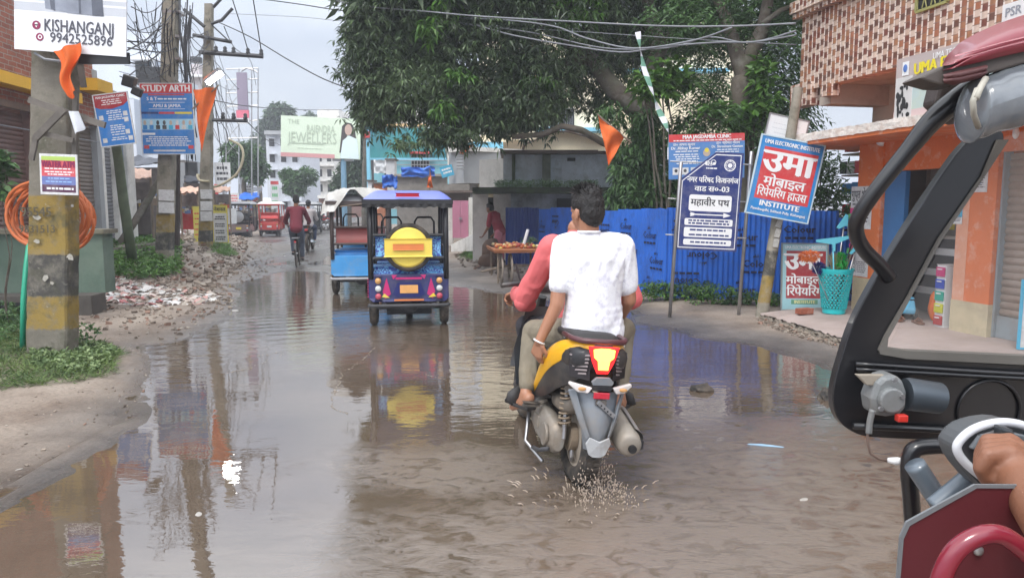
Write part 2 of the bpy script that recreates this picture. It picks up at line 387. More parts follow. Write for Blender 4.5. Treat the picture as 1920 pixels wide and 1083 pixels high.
    bp=N.new('ShaderNodeBump'); bp.inputs['Strength'].default_value=.6; bp.inputs['Distance'].default_value=.03; L.new(noi(14,8,.7),bp.inputs['Height']); L.new(bp.outputs[0],B.inputs['Normal'])
    me.materials.append(m); o=bpy.data.objects.new('ground',me); COL.objects.link(o); struct(o)
make_ground()
def make_water():
    mb=MB(); mb.grid(lambda u,v:(-9+22*v,-3+25*u,0),60,60)
    m=bpy.data.materials.new('muddy_water'); m.use_nodes=True; nt=m.node_tree; N=nt.nodes; L=nt.links; B=N['Principled BSDF']
    ge=N.new('ShaderNodeNewGeometry')
    def noi(s,d,r,st=(1,1,1),dist=0,loc=(0,0,0),rot=0):
        mp=N.new('ShaderNodeMapping'); mp.inputs['Scale'].default_value=st; mp.inputs['Location'].default_value=loc; mp.inputs['Rotation'].default_value=(0,0,rot); L.new(ge.outputs['Position'],mp.inputs[0])
        n=N.new('ShaderNodeTexNoise'); n.inputs['Scale'].default_value=s; n.inputs['Detail'].default_value=d; n.inputs['Roughness'].default_value=r; n.inputs['Distortion'].default_value=dist; L.new(mp.outputs[0],n.inputs[0]); return n.outputs[0]
    def M(op,a,b,c=None):
        k=N.new('ShaderNodeMath'); k.operation=op
        for i,q in enumerate((a,b,c)):
            if q is None: continue
            if isinstance(q,(int,float)): k.inputs[i].default_value=q
            else: L.new(q,k.inputs[i])
        return k.outputs[0]
    def blobm(cx,cy,rx,ry,rot=0):     # soft ellipse in ground coordinates
        mp=N.new('ShaderNodeMapping'); mp.vector_type='TEXTURE'; mp.inputs['Location'].default_value=(cx,cy,0); mp.inputs['Rotation'].default_value=(0,0,rot); mp.inputs['Scale'].default_value=(rx,ry,1e6); L.new(ge.outputs['Position'],mp.inputs[0])
        g=N.new('ShaderNodeTexGradient'); g.gradient_type='SPHERICAL'; L.new(mp.outputs[0],g.inputs[0]); return g.outputs['Fac']
    churn=M('MAXIMUM',blobm(.8,3.2,2.1,.85,.05),blobm(-.35,4.1,1.0,.55,-.3))
    churn=M('MAXIMUM',churn,M('MULTIPLY',blobm(-1.6,8.2,1.1,2.4),.45))
    churn=M('MAXIMUM',churn,M('MULTIPLY',blobm(1.6,4.0,1.6,1.4),.6))
    brk=N.new('ShaderNodeMapRange'); brk.inputs[1].default_value=.42; brk.inputs[2].default_value=.6; L.new(noi(6.5,7,.7,(1,1.5,1),.9),brk.inputs[0])
    cm=N.new('ShaderNodeMapRange'); cm.inputs[1].default_value=.05; cm.inputs[2].default_value=.6; L.new(M('MULTIPLY',churn,M('ADD',brk.outputs[0],.35)),cm.inputs[0])
    r=N.new('ShaderNodeValToRGB'); r.color_ramp.elements[0].position=.3; r.color_ramp.elements[0].color=(.082,.060,.042,1); r.color_ramp.elements[1].position=.7; r.color_ramp.elements[1].color=(.122,.091,.066,1); L.new(noi(.9,4,.6,(1,1.6,1)),r.inputs[0])
    mx=N.new('ShaderNodeMix'); mx.data_type='RGBA'; L.new(cm.outputs[0],mx.inputs[0]); L.new(r.outputs[0],mx.inputs[6]); mx.inputs[7].default_value=(.175,.138,.108,1); L.new(mx.outputs[2],B.inputs['Base Color'])
    ro=N.new('ShaderNodeMapRange'); ro.inputs[3].default_value=.015; ro.inputs[4].default_value=.13; L.new(cm.outputs[0],ro.inputs[0]); L.new(ro.outputs[0],B.inputs['Roughness'])
    B.inputs['IOR'].default_value=2.2
    h=M('MULTIPLY',noi(2.6,3,.5,(1,2.2,1),.5),.26)
    h=M('ADD',h,M('MULTIPLY',noi(13,3,.55,(1,1.8,1),.4),.055))
    h=M('ADD',h,M('MULTIPLY',M('MULTIPLY',noi(34,5,.75,(.7,2.2,1),.6),cm.outputs[0]),.22))
    # calm sheen: ripples fade where nobody has driven (left channel)
    wv=N.new('ShaderNodeTexWave'); wv.inputs['Scale'].default_value=1.1; wv.inputs['Distortion'].default_value=2.5; wv.inputs['Detail'].default_value=2
    mp=N.new('ShaderNodeMapping'); mp.inputs['Rotation'].default_value=(0,0,R(62)); L.new(ge.outputs['Position'],mp.inputs[0]); L.new(mp.outputs[0],wv.inputs[0])
    h=M('ADD',h,M('MULTIPLY',M('MULTIPLY',wv.outputs['Fac'],blobm(-2.9,8.6,1.9,3.4,-.3)),.12))
    h=M('MULTIPLY',h,M('SUBTRACT',1.0,M('MULTIPLY',M('MINIMUM',M('MULTIPLY',M('MAXIMUM',blobm(-1.75,4.6,1.5,4.6,.05),blobm(-1.7,2.4,1.3,1.6)),2.5),1.0),.72)))
    bp=N.new('ShaderNodeBump'); bp.inputs['Strength'].default_value=.5; bp.inputs['Distance'].default_value=.035; L.new(h,bp.inputs['Height']); L.new(bp.outputs[0],B.inputs['Normal'])
    o=mb.build('water',m); struct(o)
make_water()
# ================= materials used by many =================
CONC=mat('concrete',(.33,.30,.265),.85,.2,3,.4,30,dirt=((.12,.11,.09),.7,2.3,.52))
BLACK=mat('black_paint',(.018,.018,.02),.4,.2,5,.05)
RUBBER=mat('rubber',(.022,.021,.02),.85,.3,8,.4,60,dirt=((.16,.125,.095),.6,9,.5))
STEEL=mat('steel',(.42,.42,.43),.35,.15,5,.05,metal=.8,dirt=((.2,.14,.1),.4,6,.58))
WIRE=mat('cable',(.05,.05,.055),.6,.2,3,0)
WIREG=mat('cable_grey',(.22,.23,.25),.5,.2,3,0)
WHITE=mat('white_paint',(.74,.74,.74),.5,.05,3,.05)
LW=mat('white_lettering',(.8,.8,.8),.5,0,b=0)
GLASS=mat('window_glass',(.03,.035,.04),.12,.2,2,0)
PAPER=mat('paper',(.66,.66,.66),.7,.12,7,.3,20,dirt=((.35,.33,.32),.5,22,.56))
WOOD=mat('weathered_wood',(.2,.155,.115),.8,.3,5,.5,30,stretch=(6,6,1))
def pr(mb,px0,py0,px1,py1,Y0,dep,Y1=None,zb=None):
    """upright slab whose front face spans picture columns px0..px1 at depths Y0..Y1, rows at Y0; dep metres thick"""
    Y1=Y0 if Y1 is None else Y1
    X=lambda px,Y:(px-960)*Y*cp/F
    z1=P(960,py0,Y0).z; z0=P(960,py1,Y0).z if zb is None else zb
    a=V((X(px0,Y0),Y0,0)); b=V((X(px1,Y1),Y1,0)); n=V((-(b-a).y,(b-a).x,0)).normalized()*dep
    q=[V((a.x,a.y,z0)),V((b.x,b.y,z0)),V((b.x,b.y,z1)),V((a.x,a.y,z1))]
    mb.hexa(q,n); return mb
# ================= right hand tiled shop building =================
AZ=math.atan(.2); BO=V((4.80,7.85,0))
shop=thing('shop_building','two storey shop with checkered brown and cream tiled upper wall over orange pillars','building',BO,AZ)
BM=pmat(shop); BMi=BM.inverted(); BN=V((-math.cos(AZ),-math.sin(AZ),0))
def FB(px,py,off=0.):            # picture point -> building coordinates (x into building, y along street, z)
    return BMi@PL(px,py,BO-BN*off,BN)
def tile_mat():
    m=mat('woven_tile',(.4,.3,.25),.45,0,b=0); nt=m.node_tree; N=nt.nodes; L=nt.links; B=N['Principled BSDF']
    tc=N.new('ShaderNodeTexCoord'); sp=N.new('ShaderNodeSeparateXYZ'); L.new(tc.outputs['Object'],sp.inputs[0])
    def M(op,a,b=None):
        k=N.new('ShaderNodeMath'); k.operation=op
        for i,q in enumerate((a,b)):
            if q is None: continue
            if isinstance(q,(int,float)): k.inputs[i].default_value=q
            else: L.new(q,k.inputs[i])
        return k.outputs[0]
    U=.092; W=.076
    s=M('ADD',sp.outputs['Y'],sp.outputs['X'])
    u=M('DIVIDE',s,U); ui=M('FLOOR',u); uf=M('FRACT',u)
    vv=M('ADD',M('DIVIDE',sp.outputs['Z'],W),M('MULTIPLY',M('MODULO',ui,2),.5)); vi=M('FLOOR',vv); vf=M('FRACT',vv)
    cb=N.new('ShaderNodeCombineXYZ'); L.new(ui,cb.inputs[0]); L.new(vi,cb.inputs[1])
    wn=N.new('ShaderNodeTexWhiteNoise'); wn.noise_dimensions='2D'; L.new(cb.outputs[0],wn.inputs[0])
    # alternate cells: cream / dark-or-orange
    alt=M('MODULO',M('ADD',ui,M('MULTIPLY',vi,1)),2); alt=M('ABSOLUTE',alt)
    r1=N.new('ShaderNodeValToRGB'); r1.color_ramp.interpolation='CONSTANT'; e=r1.color_ramp.elements; e[0].color=(.15,.07,.05,1); e[1].position=.42; e[1].color=(.36,.17,.09,1); a=e.new(.68); a.color=(.19,.065,.045,1); a=e.new(.85); a.color=(.38,.15,.08,1); L.new(wn.outputs[0],r1.inputs[0])
    r2=N.new('ShaderNodeValToRGB'); r2.color_ramp.interpolation='CONSTANT'; e=r2.color_ramp.elements; e[0].color=(.56,.41,.32,1); e[1].position=.45; e[1].color=(.64,.51,.42,1); a=e.new(.75); a.color=(.3,.12,.07,1); L.new(wn.outputs[0],r2.inputs[0])
    mx=N.new('ShaderNodeMix'); mx.data_type='RGBA'; L.new(M('GREATER_THAN',alt,.5),mx.inputs[0]); L.new(r1.outputs[0],mx.inputs[6]); L.new(r2.outputs[0],mx.inputs[7])
    # pale strip between weaves, dark joint under each tile
    st=M('GREATER_THAN',uf,.76); m2=N.new('ShaderNodeMix'); m2.data_type='RGBA'; L.new(st,m2.inputs[0]); L.new(mx.outputs[2],m2.inputs[6]); m2.inputs[7].default_value=(.74,.64,.57,1)
    jt=M('LESS_THAN',vf,.12); m3=N.new('ShaderNodeMix'); m3.data_type='RGBA'; L.new(jt,m3.inputs[0]); L.new(m2.outputs[2],m3.inputs[6]); m3.inputs[7].default_value=(.26,.16,.12,1)
    n=N.new('ShaderNodeTexNoise'); n.inputs['Scale'].default_value=25; n.inputs['Detail'].default_value=4; L.new(tc.outputs['Object'],n.inputs[0]); rr=N.new('ShaderNodeMapRange'); rr.inputs[3].default_value=.7; rr.inputs[4].default_value=1.3; L.new(n.outputs[0],rr.inputs[0])
    m4=N.new('ShaderNodeVectorMath'); m4.operation='SCALE'; L.new(m3.outputs[2],m4.inputs[0]); L.new(rr.outputs[0],m4.inputs['Scale']); L.new(m4.outputs[0],B.inputs['Base Color'])
    bp=N.new('ShaderNodeBump'); bp.inputs['Distance'].default_value=.006; bp.inputs['Strength'].default_value=.5; L.new(M('MULTIPLY',M('SUBTRACT',1.0,st),M('ADD',M('SINE',M('MULTIPLY',uf,3.9)),vf)),bp.inputs['Height']); L.new(bp.outputs[0],B.inputs['Normal'])
    return m
TILE=tile_mat()
ORANGE=mat('orange_plaster',(.66,.165,.045),.7,.1,2,.2,20,dirt=[((.72,.6,.5),.6,5,.62),((.3,.12,.06),.4,1.5,.6)])
SALMON=mat('salmon_plaster',(.68,.32,.2),.7,.1,2,.2,20,dirt=((.72,.6,.52),.5,6,.6))
CREAM=mat('cream_plinth',(.55,.47,.31),.8,.15,3,.3,dirt=((.3,.26,.2),.6,4,.55))
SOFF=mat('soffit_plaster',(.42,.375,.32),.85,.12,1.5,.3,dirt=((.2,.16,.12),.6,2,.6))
c1=FB(1580,152); ZB=c1.z; SE=FB(1500,152).y                       # underside of tiled wall, street-side far corner
zb2=FB(1600,146).z
mb=MB(); zt=9.
mb.b2((0,-9,ZB),(.18,SE,zt)); mb.b2((.18,SE-.18,ZB),(5,SE,zt)); mb.build('tiled_wall',TILE,shop)
mb=MB(); lz=FB(1500,28).z; mb.b2((-.14,-9,lz),(-.003,SE+.12,lz+.16)); mb.b2((-.10,-9,lz-.07),(-.003,SE+.1,lz)); mb.b2((-.14,SE+.003,lz),(5,SE+.12,lz+.16)); mb.build('tiled_ledge',TILE,shop)
mb=MB(); mb.b2((-.003-.07,SE-.33,ZB-.22),(.12,SE+.12,ZB+.10)); mb.build('tiled_corner',TILE,shop); MB().b2((-.07,SE-.8,ZB-.16),(.1,SE-.62,ZB-.003)).build('tiled_drop',TILE,shop)
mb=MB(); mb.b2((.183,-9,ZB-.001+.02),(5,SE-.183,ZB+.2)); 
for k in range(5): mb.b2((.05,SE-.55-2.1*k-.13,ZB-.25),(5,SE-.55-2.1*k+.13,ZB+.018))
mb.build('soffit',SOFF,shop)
# canopy
cz=FB(1500,262).z; CT=BMi@P(1482,266,9.9); CTz=CT.z
mb=MB(); mb.b2((-.75,-9,CTz-.07),(.94,1.9+.65,CTz+.03)); can=mb.build('canopy',ORANGE,shop)
mb=MB()
mb.grid(lambda u,v:(-.765+.10*max(0,v-.75)*4+.006*MN.noise(V((u*200,v*3,4))),-9+11.58*u,CTz-.03+.10*min(1,v/.75)+.010*MN.noise(V((u*140,v*3,0)))),300,4); mb.build('canopy_edge',mat('flaking_whitewash',(.72,.66,.6),.8,.15,7,.6,dirt=((.4,.25,.18),.7,9,.56)),shop)
# ground floor: pillars, side wall, panels
PZ=.16
plL=(FB(1597,570).y,FB(1641,570).y)   # far and near edge of left pillar
yf,yn=max(plL),min(plL)
mb=MB(); mb.b2((0,yn,PZ+.42),(.34,yf,CTz-.07)); mb.build('pillar',ORANGE,shop)
mb=MB(); mb.b2((-.004,yn-.004,0),(.344,yf+.004,PZ+.42)); mb.build('pillar_plinth',CREAM,shop)
a0,a1,a2=FB(1854,560).y,FB(1806,560).y,FB(1782,560).y
mb=MB(); mb.b2((0,a0,PZ+.33),(.34,a1,CTz-.07)); mb.build('pillar',ORANGE,shop)
mb=MB(); mb.b2((-.0,a1+.002,PZ+.33),(.3,a1+.16,CTz-.07)); mb.build('pillar_side',SALMON,shop)
mb=MB(); mb.b2((-.005,a0-.004,0),(.35,a1+.165,PZ+.33)); mb.build('pillar_plinth',CREAM,shop)
mb=MB(); mb.b2((.02,a1+.16,CTz-.42),(.16,yn,CTz-.07)); mb.b2((0.02,-9,CTz-.3),(.16,a0,CTz-.07)); mb.build('beam',ORANGE,shop)
mb=MB(); mb.b2((.95,-9,CTz+.06),(1.1,SE-.35,ZB+.015)); mb.b2((1.1,SE-.5,CTz-.3),(5,SE-.35,ZB+.015)); mb.build('wall',mat('cream_wall',(.5,.44,.36),.8,.12,1.2,.2,dirt=((.27,.22,.17),.5,1.8,.58)),shop)
mb=MB(); mb.b2((.9,SE-1.6,CTz-.6),(4.9,SE-1.39,CTz+.058)); mb.build('block_wall',mat('block_wall',(.5,.47,.43),.8,.1,3,.3),shop)
yb0=FB(1641,500,.06).y; yb1=FB(1690,500,.06).y
BLUEP=mat('blue_panel',(.05,.16,.36),.5,.12,2,.1)
mb=MB(); mb.b2((.05,yb1,PZ+.02),(.11,yb0-.01,CTz-.425)); mb.build('door_panel',BLUEP,shop)
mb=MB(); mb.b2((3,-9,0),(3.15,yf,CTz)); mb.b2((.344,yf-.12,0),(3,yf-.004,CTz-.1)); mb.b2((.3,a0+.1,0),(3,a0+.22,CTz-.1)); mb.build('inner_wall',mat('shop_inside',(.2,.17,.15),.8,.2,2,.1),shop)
# roller shutter with real slats
SH=mat('shutter_metal',(.33,.27,.225),.45,.15,2,.15,dirt=((.2,.12,.08),.5,3,.56),metal=.3)
def shutter(y0,y1,z0,z1,x,root,m,pitch=.075,name='roller_shutter',amp=.018):
    mb=MB(); n=int((z1-z0)/pitch); prof=[]
    for i in range(n):
        for t in (0,.25,.5,.75): prof.append((x-amp*math.sin(PI*t),z0+(i+t)*pitch))
    k=len(prof); vs=[(p[0],y,p[1]) for y in (y0,y1) for p in prof]
    mb.add(vs,[(i,i+1,k+i+1,k+i) for i in range(k-1)]); return mb.build(name,m,root)
shutter(-8.5,a0-.03,PZ+.22,CTz-.3,.12,shop,SH)
mb=MB(); mb.b2((.08,-8.5,PZ),(.13,a0-.03,PZ+.22)); mb.b2((.05,a0-.03,PZ),(.14,a0-.004,CTz-.3)); mb.build('shutter_bottom',mat('blue_grey_metal',(.26,.31,.34),.45,.15,2,.1,dirt=((.2,.15,.11),.5,4,.55)),shop)
# window grille up top
g=FB(1750,0); mb=MB(); mb.b2((-.012,g.y-.22,g.z-.07),(-.003,g.y+.22,g.z+.9)); win=mb.build('window',BLACK,shop)
mb=MB()
for k in range(7):
    y=g.y-.2+.066*k; mb.tube([(-.03,y,g.z-.06),(-.03,y+.03*(-1)**k,g.z+.05),(-.03,y,g.z+.2),(-.03,y+.03*(-1)**k,g.z+.4),(-.03,y,g.z+.85)],.007,6)
mb.box((-.02,g.y+.23,g.z+.4),(.03,.03,.95)); mb.box((-.02,g.y-.23,g.z+.4),(.03,.03,.95)); mb.box((-.02,g.y,g.z-.08),(.03,.46,.03)); mb.build('window_grille',mat('olive_paint',(.3,.29,.1),.5),win)
# platform (pavement)
K=[G(1425,602,.02),G(1500,625,.02),G(1590,655,.02),G(1700,690,.02),G(1900,745,.02)]
def kf(t):
    t=t*4; i=min(3,int(t)); return K[i].lerp(K[i+1],t-i)
mb=MB(); PV=mat('pavement_cement',(.36,.295,.27),.75,.14,1.6,.3,dirt=((.27,.21,.17),.55,3,.56))
def plat(u,v):
    a=kf(u); b=V((7.5+u*1.2,10.9-u*4.2,0)); p=a.lerp(b,v); e=(1-v)**18
    return (p.x+.03*MN.noise(V((u*40,v*9,1)))*e,p.y+.05*MN.noise(V((u*40,v*9,5)))*e,PZ-.005+.008*MN.noise(V((u*9,v*9,2)))-(.05*e*abs(MN.noise(V((u*30,0,3))))+.03*e))
mb.grid(plat,120,24); struct(mb.build('pavement',PV,smooth=True))
mb=MB()
def kerb(u,v):
    a=kf(u); n=MN.noise(V((u*50,v*4,3))); return (a.x-.05*v+.045*n,a.y-.11*v+.07*n,(PZ-.05)*(1-v)+.0*v+.025*MN.noise(V((u*60,v*7,8))))
mb.grid(kerb,160,6); struct(mb.build('kerb',mat('broken_concrete',(.26,.22,.18),.9,.35,9,.9,30,dirt=((.08,.07,.05),.8,9,.5)),smooth=False))
# signboard on the facade
sb0,sb1=FB(1673,240,-.75),FB(1900,205,-.75)
s=thing('shop_signboard','pale electronics signboard with yellow heading fixed above the orange canopy','sign',BM@V((-.74,sb0.y,CTz+.02)),AZ)
sw=sb0.y-sb1.y; shh=PL(1673,118,BO+BN*.75,BN).z-CTz
def sgn(y0,z0,y1,z1,x,m,name,par=s): return MB().b2((x,-y1,z0),(x+.004,-y0,z1)).build(name,m,par)
MB().b2((0,-sw,.0),(.04,0,shh)).build('board',mat('sign_pink_grey',(.50,.42,.4),.5,.1,1,0),s)
sgn(.0,.0,sw,.12,-.006,mat('sign_pale_pink',(.66,.5,.48),.5,.05,1,0),'board_stripe')
sgn(.26,.12,sw,shh*.66,-.006,mat('sign_pale_blue',(.42,.55,.62),.5,.15,1.3,0,dirt=((.55,.6,.45),.9,1.1,.5)),'board_panel')
sgn(.015,.03,.26,shh*.7,-.010,mat('sign_white',(.62,.6,.58),.5,.05,1,0),'picture_panel')
sgn(.55,.2,.85,.36,-.010,mat('sign_yellow',(.75,.7,.12),.5,.05,1,0),'yellow_panel')
mb=MB()
for k in range(26): mb.ell((-.014,-random.uniform(.05,.22),random.uniform(.06,shh*.6)),(.003,random.uniform(.008,.03),random.uniform(.015,.05)),8)
mb.build('picture',mat('sign_black_ink',(.03,.03,.03),.5,0,b=0),s)
SF=lambda y,z,x=-.012:Matrix.Translation((x,-y,z))@Euler((PI/2,0,-PI/2)).to_matrix().to_4x4()
text(t:=MB(),'UMA TECHNICAL',.085,SF(.52,shh*.9),'LEFT',.03,sx=.8); t.build('small_lettering',LW,s)
text(t:=MB(),'UMA ELECTRONIC',.16,SF(.27,shh*.77),'LEFT',.06,sx=.9); t.build('heading_lettering',mat('yellow_paint',(.8,.66,.03),.5,0,b=0),s)
MB().b2((-.008,-.19,shh*.72),(-.004,-.1,shh*.93)).build('logo',LW,s)
MB().ell((-.012,-.145,shh*.83),(.003,.03,.04),12).build('logo_mark',mat('sign_blue_ink',(.1,.2,.5),.5,0,b=0),s)
# white blank board at top right of facade
pz=FB(1905,22); o=thing('wall_plate','small white plate on the tiled wall above the vehicle roof','sign',BM@V((-.01,pz.y,pz.z)),AZ)
MB().b2((-.02,-.6,-.09),(0,.13,.09)).build('plate',WHITE,o); text(t:=MB(),'PSR',.12,SF(.0,0,-.022),'CENTER',.04); t.build('plate_lettering',mat('grey_ink',(.3,.32,.36),.5,0,b=0),o)
# ================= boards =================
def ink(name,c,r=.5): return mat(name,c,r,.10,3,0,dirt=((.42,.40,.37),.25,7,.56))
RED=ink('red_print',(.60,.045,.05)); BLU=ink('blue_print',(.02,.22,.55)); DBLU=ink('navy_print',(.015,.03,.16)); YEL=ink('yellow_print',(.75,.6,.05))
SKIN_I=ink('photo_tone',(.5,.4,.32)); CYAN=ink('light_blue_print',(.05,.4,.62)); KEY=ink('black_print',(.03,.03,.04)); ORI=ink('orange_print',(.7,.25,.05)); GRNI=ink('green_print',(.1,.4,.15))
class Board:
    def __init__(s,name,label,cat,c,w,h,rz=0,roll=0,base=WHITE,th=.02,group=None,tilt=0,frame=None,par=None):
        s.o=thing(name,label,cat,c,rz,group) if par is None else par
        s.T=facing((0,0,0),0,tilt,roll)
        s.w=w; s.h=h; s.acc={}; s.p=[]
        MB().box((0,0,-th/2),(w,h,th),M=None).v
        mb=MB(); mb.box((0,0,0),(w,h,th)); mb.v=[tuple(s.T@(V(v)-V((0,0,th/2)))) for v in mb.v]; mb.build('board',base,s.o)
        if frame:
            f=MB(); t=.018
            for a,b in (((-w/2-t,-h/2-t),(-w/2-.002,h/2+t)),((w/2+.002,-h/2-t),(w/2+t,h/2+t)),((-w/2-.001,-h/2-t),(w/2+.001,-h/2-.002)),((-w/2-.001,h/2+.002),(w/2+.001,h/2+t))):
                f.b2((a[0],a[1],-th-.004),(b[0],b[1],.006))
            f.v=[tuple(s.T@V(v)) for v in f.v]; f.build('frame',frame,s.o)
    def g(s,name,m):
        k=(name,m.name)
        if k not in s.acc: s.acc[k]=(MB(),m)
        return s.acc[k][0]
    def rect(s,x0,y0,x1,y1,m,lv=1,name='printed_panel',r=0):
        w,h=s.w,s.h; X0,X1=(x0-.5)*w,(x1-.5)*w; Y0,Y1=(.5-y1)*h,(.5-y0)*h; mb=s.g(name,m)
        if r:
            pts=[]
            for cx,cy,a0 in ((X1-r,Y1-r,0),(X0+r,Y1-r,90),(X0+r,Y0+r,180),(X1-r,Y0+r,270)):
                for k in range(5): a=R(a0+22.5*k); pts.append((cx+r*math.cos(a),cy+r*math.sin(a),.0009*lv))
            mb.add(pts,[tuple(range(len(pts)))],s.T)
        else: mb.add([(X0,Y0,.0009*lv),(X1,Y0,.0009*lv),(X1,Y1,.0009*lv),(X0,Y1,.0009*lv)],[(0,1,2,3)],s.T)
        return s
    def poly(s,pts,m,lv=1,name='printed_panel'):
        s.g(name,m).add([((x-.5)*s.w,(.5-y)*s.h,.0009*lv) for x,y in pts],[tuple(range(len(pts)))],s.T); return s
    def disc(s,x,y,r,m,lv=2,name='printed_mark',ry=None,n=20,r0=0):
        c=((x-.5)*s.w,(.5-y)*s.h); ry=ry or r; mb=s.g(name,m)
        if r0: mb.add([(c[0]+rr*math.cos(2*PI*k/n),c[1]+rr*math.sin(2*PI*k/n),.0009*lv) for rr in (r0,r) for k in range(n)],[(k,(k+1)%n,n+(k+1)%n,n+k) for k in range(n)],s.T)
        else: mb.add([(c[0]+r*math.cos(2*PI*k/n),c[1]+ry*math.sin(2*PI*k/n),.0009*lv) for k in range(n)],[tuple(range(n))],s.T)
        return s
    def txt(s,t,x,y,size,m=LW,align='CENTER',bold=.02,lv=4,rot=0,sx=1.,maxw=None,name='lettering'):
        M=s.T@Matrix.Translation(((x-.5)*s.w,(.5-y)*s.h,.0009*lv))@Matrix.Rotation(rot,4,'Z')
        text(s.g(name,m),t,size,M,align,bold,maxw,sx=sx); return s
    def lines(s,x0,x1,ys,h,m,lv=3,seed=1,name='small_print',j=.25,word=.05):
        rd=random.Random(seed)
        for y in ys:
            x=x0+rd.random()*j*(x1-x0)*.5; e=x1-rd.random()*j*(x1-x0)*.5
            while x<e:
                w=word*(.5+rd.random()); s.rect(x,y-h/2,min(x+w,e),y+h/2,m,lv,name); x+=w+word*.22  # highlight along the visor ridge, put in as a paler maroon strip
        return s
    def done(s):
        for (n,_),(mb,m) in s.acc.items():
            if mb.f: mb.build(n,m,s.o)
        return s.o
# --- leaning board: UMA mobile repair
Y=9.45
c=P(1472,336,Y)
b=Board('repair_shop_sign','red and blue mobile repair board with big white letters hanging tilted on the leaning pole','sign',c,.79,.97,0,R(-10.5),BLU,group=None,frame=mat('pale_frame',(.5,.62,.68),.5))
b.rect(.07,.13,.95,.80,RED,1).txt('UMA ELECTRONIC INSTITUTE',.5,.066,.072,LW,bold=.03,maxw=.7)
b.txt('उमा',.5,.31,.40,LW,bold=.045,sx=1.25,maxw=.66,name='big_lettering').txt('मोबाइल',.5,.565,.17,LW,bold=.03,sx=1.1)
b.txt('िरपेयिरंग हाउस',.5,.71,.15,LW,bold=.02,maxw=.64).txt('INSTITUTE',.5,.855,.095,LW,bold=.05,sx=1.15).txt('Pannibaagdhi, Subhash Pally, Kishanganj',.5,.935,.048,LW,bold=.02,maxw=.7).done()
# white blank board behind it
b=Board('blank_board','blank white board standing tilted behind the red and blue repair board','sign',P(1463,292,9.75),.50,.98,0,R(-12),WHITE,frame=STEEL)
b.lines(.1,.9,[.1+.06*k for k in range(8)],.012,mat('faint_print',(.62,.62,.63),.6,0,b=0),1,3).done()
# --- ward sign on two posts
Yw=9.63
o=thing('ward_sign','navy street name board with clipped corner and arrow on two steel posts','sign',G(1320,600),0)
T=facing(P(1330,378,Yw)-o.location,0,0,R(-2.5)); W,H=.80,1.27
B_=Board.__new__(Board); B_.o=o; B_.T=T; B_.w=W; B_.h=H; B_.acc={}
out=[(-.5,-.5),(.5,-.5),(.5,.5),(.06,.5),(-.5,.21)]
def shp(k,z0,z1,m,nm):
    mb=MB(); q=[T@V((x*W*k[0],y*H*k[1],z0)) for x,y in out]; mb.prism(q,(T.to_3x3()@V((0,0,z1-z0)))); mb.build(nm,m,o)
shp((1,1),-.03,0,DBLU,'board'); shp((.93,.955),-.001,.002,LW,'white_line'); shp((.905,.935),-.001,.0035,DBLU,'inner_board')
B_.txt('नगर पिरषद िकशनगंज',.53,.285,.098,LW,bold=.025,lv=5,maxw=.66).txt('वाड स०-03',.53,.375,.098,LW,bold=.03,lv=5,sx=1.1,maxw=.56)
B_.rect(.17,.435,.86,.60,LW,4,r=.03).txt('महावीर पथ',.51,.513,.125,KEY,bold=.022,lv=5,maxw=.5)
B_.rect(.2,.628,.75,.640,LW,4).poly([(.74,.608),(.86,.634),(.74,.66)],LW,5).poly([(.2,.612),(.27,.622),(.27,.646),(.2,.656),(.22,.634)],LW,5)
B_.rect(.12,.675,.9,.745,LW,4,r=.02).rect(.12,.765,.9,.865,LW,4,r=.02).rect(.12,.885,.9,.945,LW,4,r=.02)
B_.lines(.16,.86,[.695,.723,.79,.84,.915],.017,DBLU,6,4,word=.07)
B_.disc(.79,.13,.075,LW,4,r0=.062).disc(.79,.13,.052,LW,4,r0=.046).disc(.79,.13,.03,LW,4)
for k in range(8): B_.disc(.79+.075*math.cos(k*.785),.13+.046*math.sin(k*.785),.006,LW,4,n=8)
B_.txt('●ᔕ●',.47,.12,.05,LW,lv=4).disc(.42,.115,.03,LW,4,r0=.02).disc(.52,.105,.035,LW,4,r0=.026).lines(.38,.62,[.165],.014,LW,4,2,word=.04).done()
for x0,y0,x1,y1 in ((1255,600,1277,305),(1384,598,1409,285)):
    a=G(x0,y0); bt=P(x1,y1,a.y)
    MB().tube([a-V((0,0,.05)),bt,bt+V((0,0,.01))],[.023,.023,.015],10).build('post',STEEL,o,world=True,smooth=True)
mb=MB()
for z in (.55,.02,-.50):
    mb.tube([T@V((-.53,z*.9,-.045)),T@V((.53,z*.9,-.045))],.010,6)
mb.build('cross_bars',STEEL,o)
# --- clinic board behind
b=Board('clinic_sign','blue doctors clinic board with red heading behind the navy street sign','sign',P(1325,293,10.2),1.03,.60,0,R(1.5),ink('faded_blue_print',(.08,.22,.5)),frame=None,group=None)
b.rect(0,0,1,.17,RED,1).txt('MAA JAGDAMBA CLINIC',.5,.065,.07,LW,bold=.04,maxw=.65).lines(.04,.98,[.14],.022,LW,3,2,j=.05)
b.txt('डा० अभय कुमार',.2,.23,.05,LW,bold=.02).txt('डा० श्रीमंत गौतम',.78,.21,.05,LW,bold=.02).txt('Dr. Abhay Kumar',.22,.31,.055,LW,bold=.03).txt('Dr. Shreemant Gautam',.77,.29,.05,LW,bold=.03,maxw=.42)
b.lines(.06,.42,[.38,.45,.5,.55,.6,.65],.022,LW,3,5).lines(.6,.96,[.36,.41,.47,.53],.02,LW,3,6)
for k in range(3): b.rect(.05+.12*k,.74,.14+.12*k,.90,PAPER,2).disc(.095+.12*k,.81,.022,KEY,3)
b.disc(.5,.42,.05,SKIN_I,3).disc(.5,.36,.03,YEL,4).done()
mbp=P(1262,345,10.25)
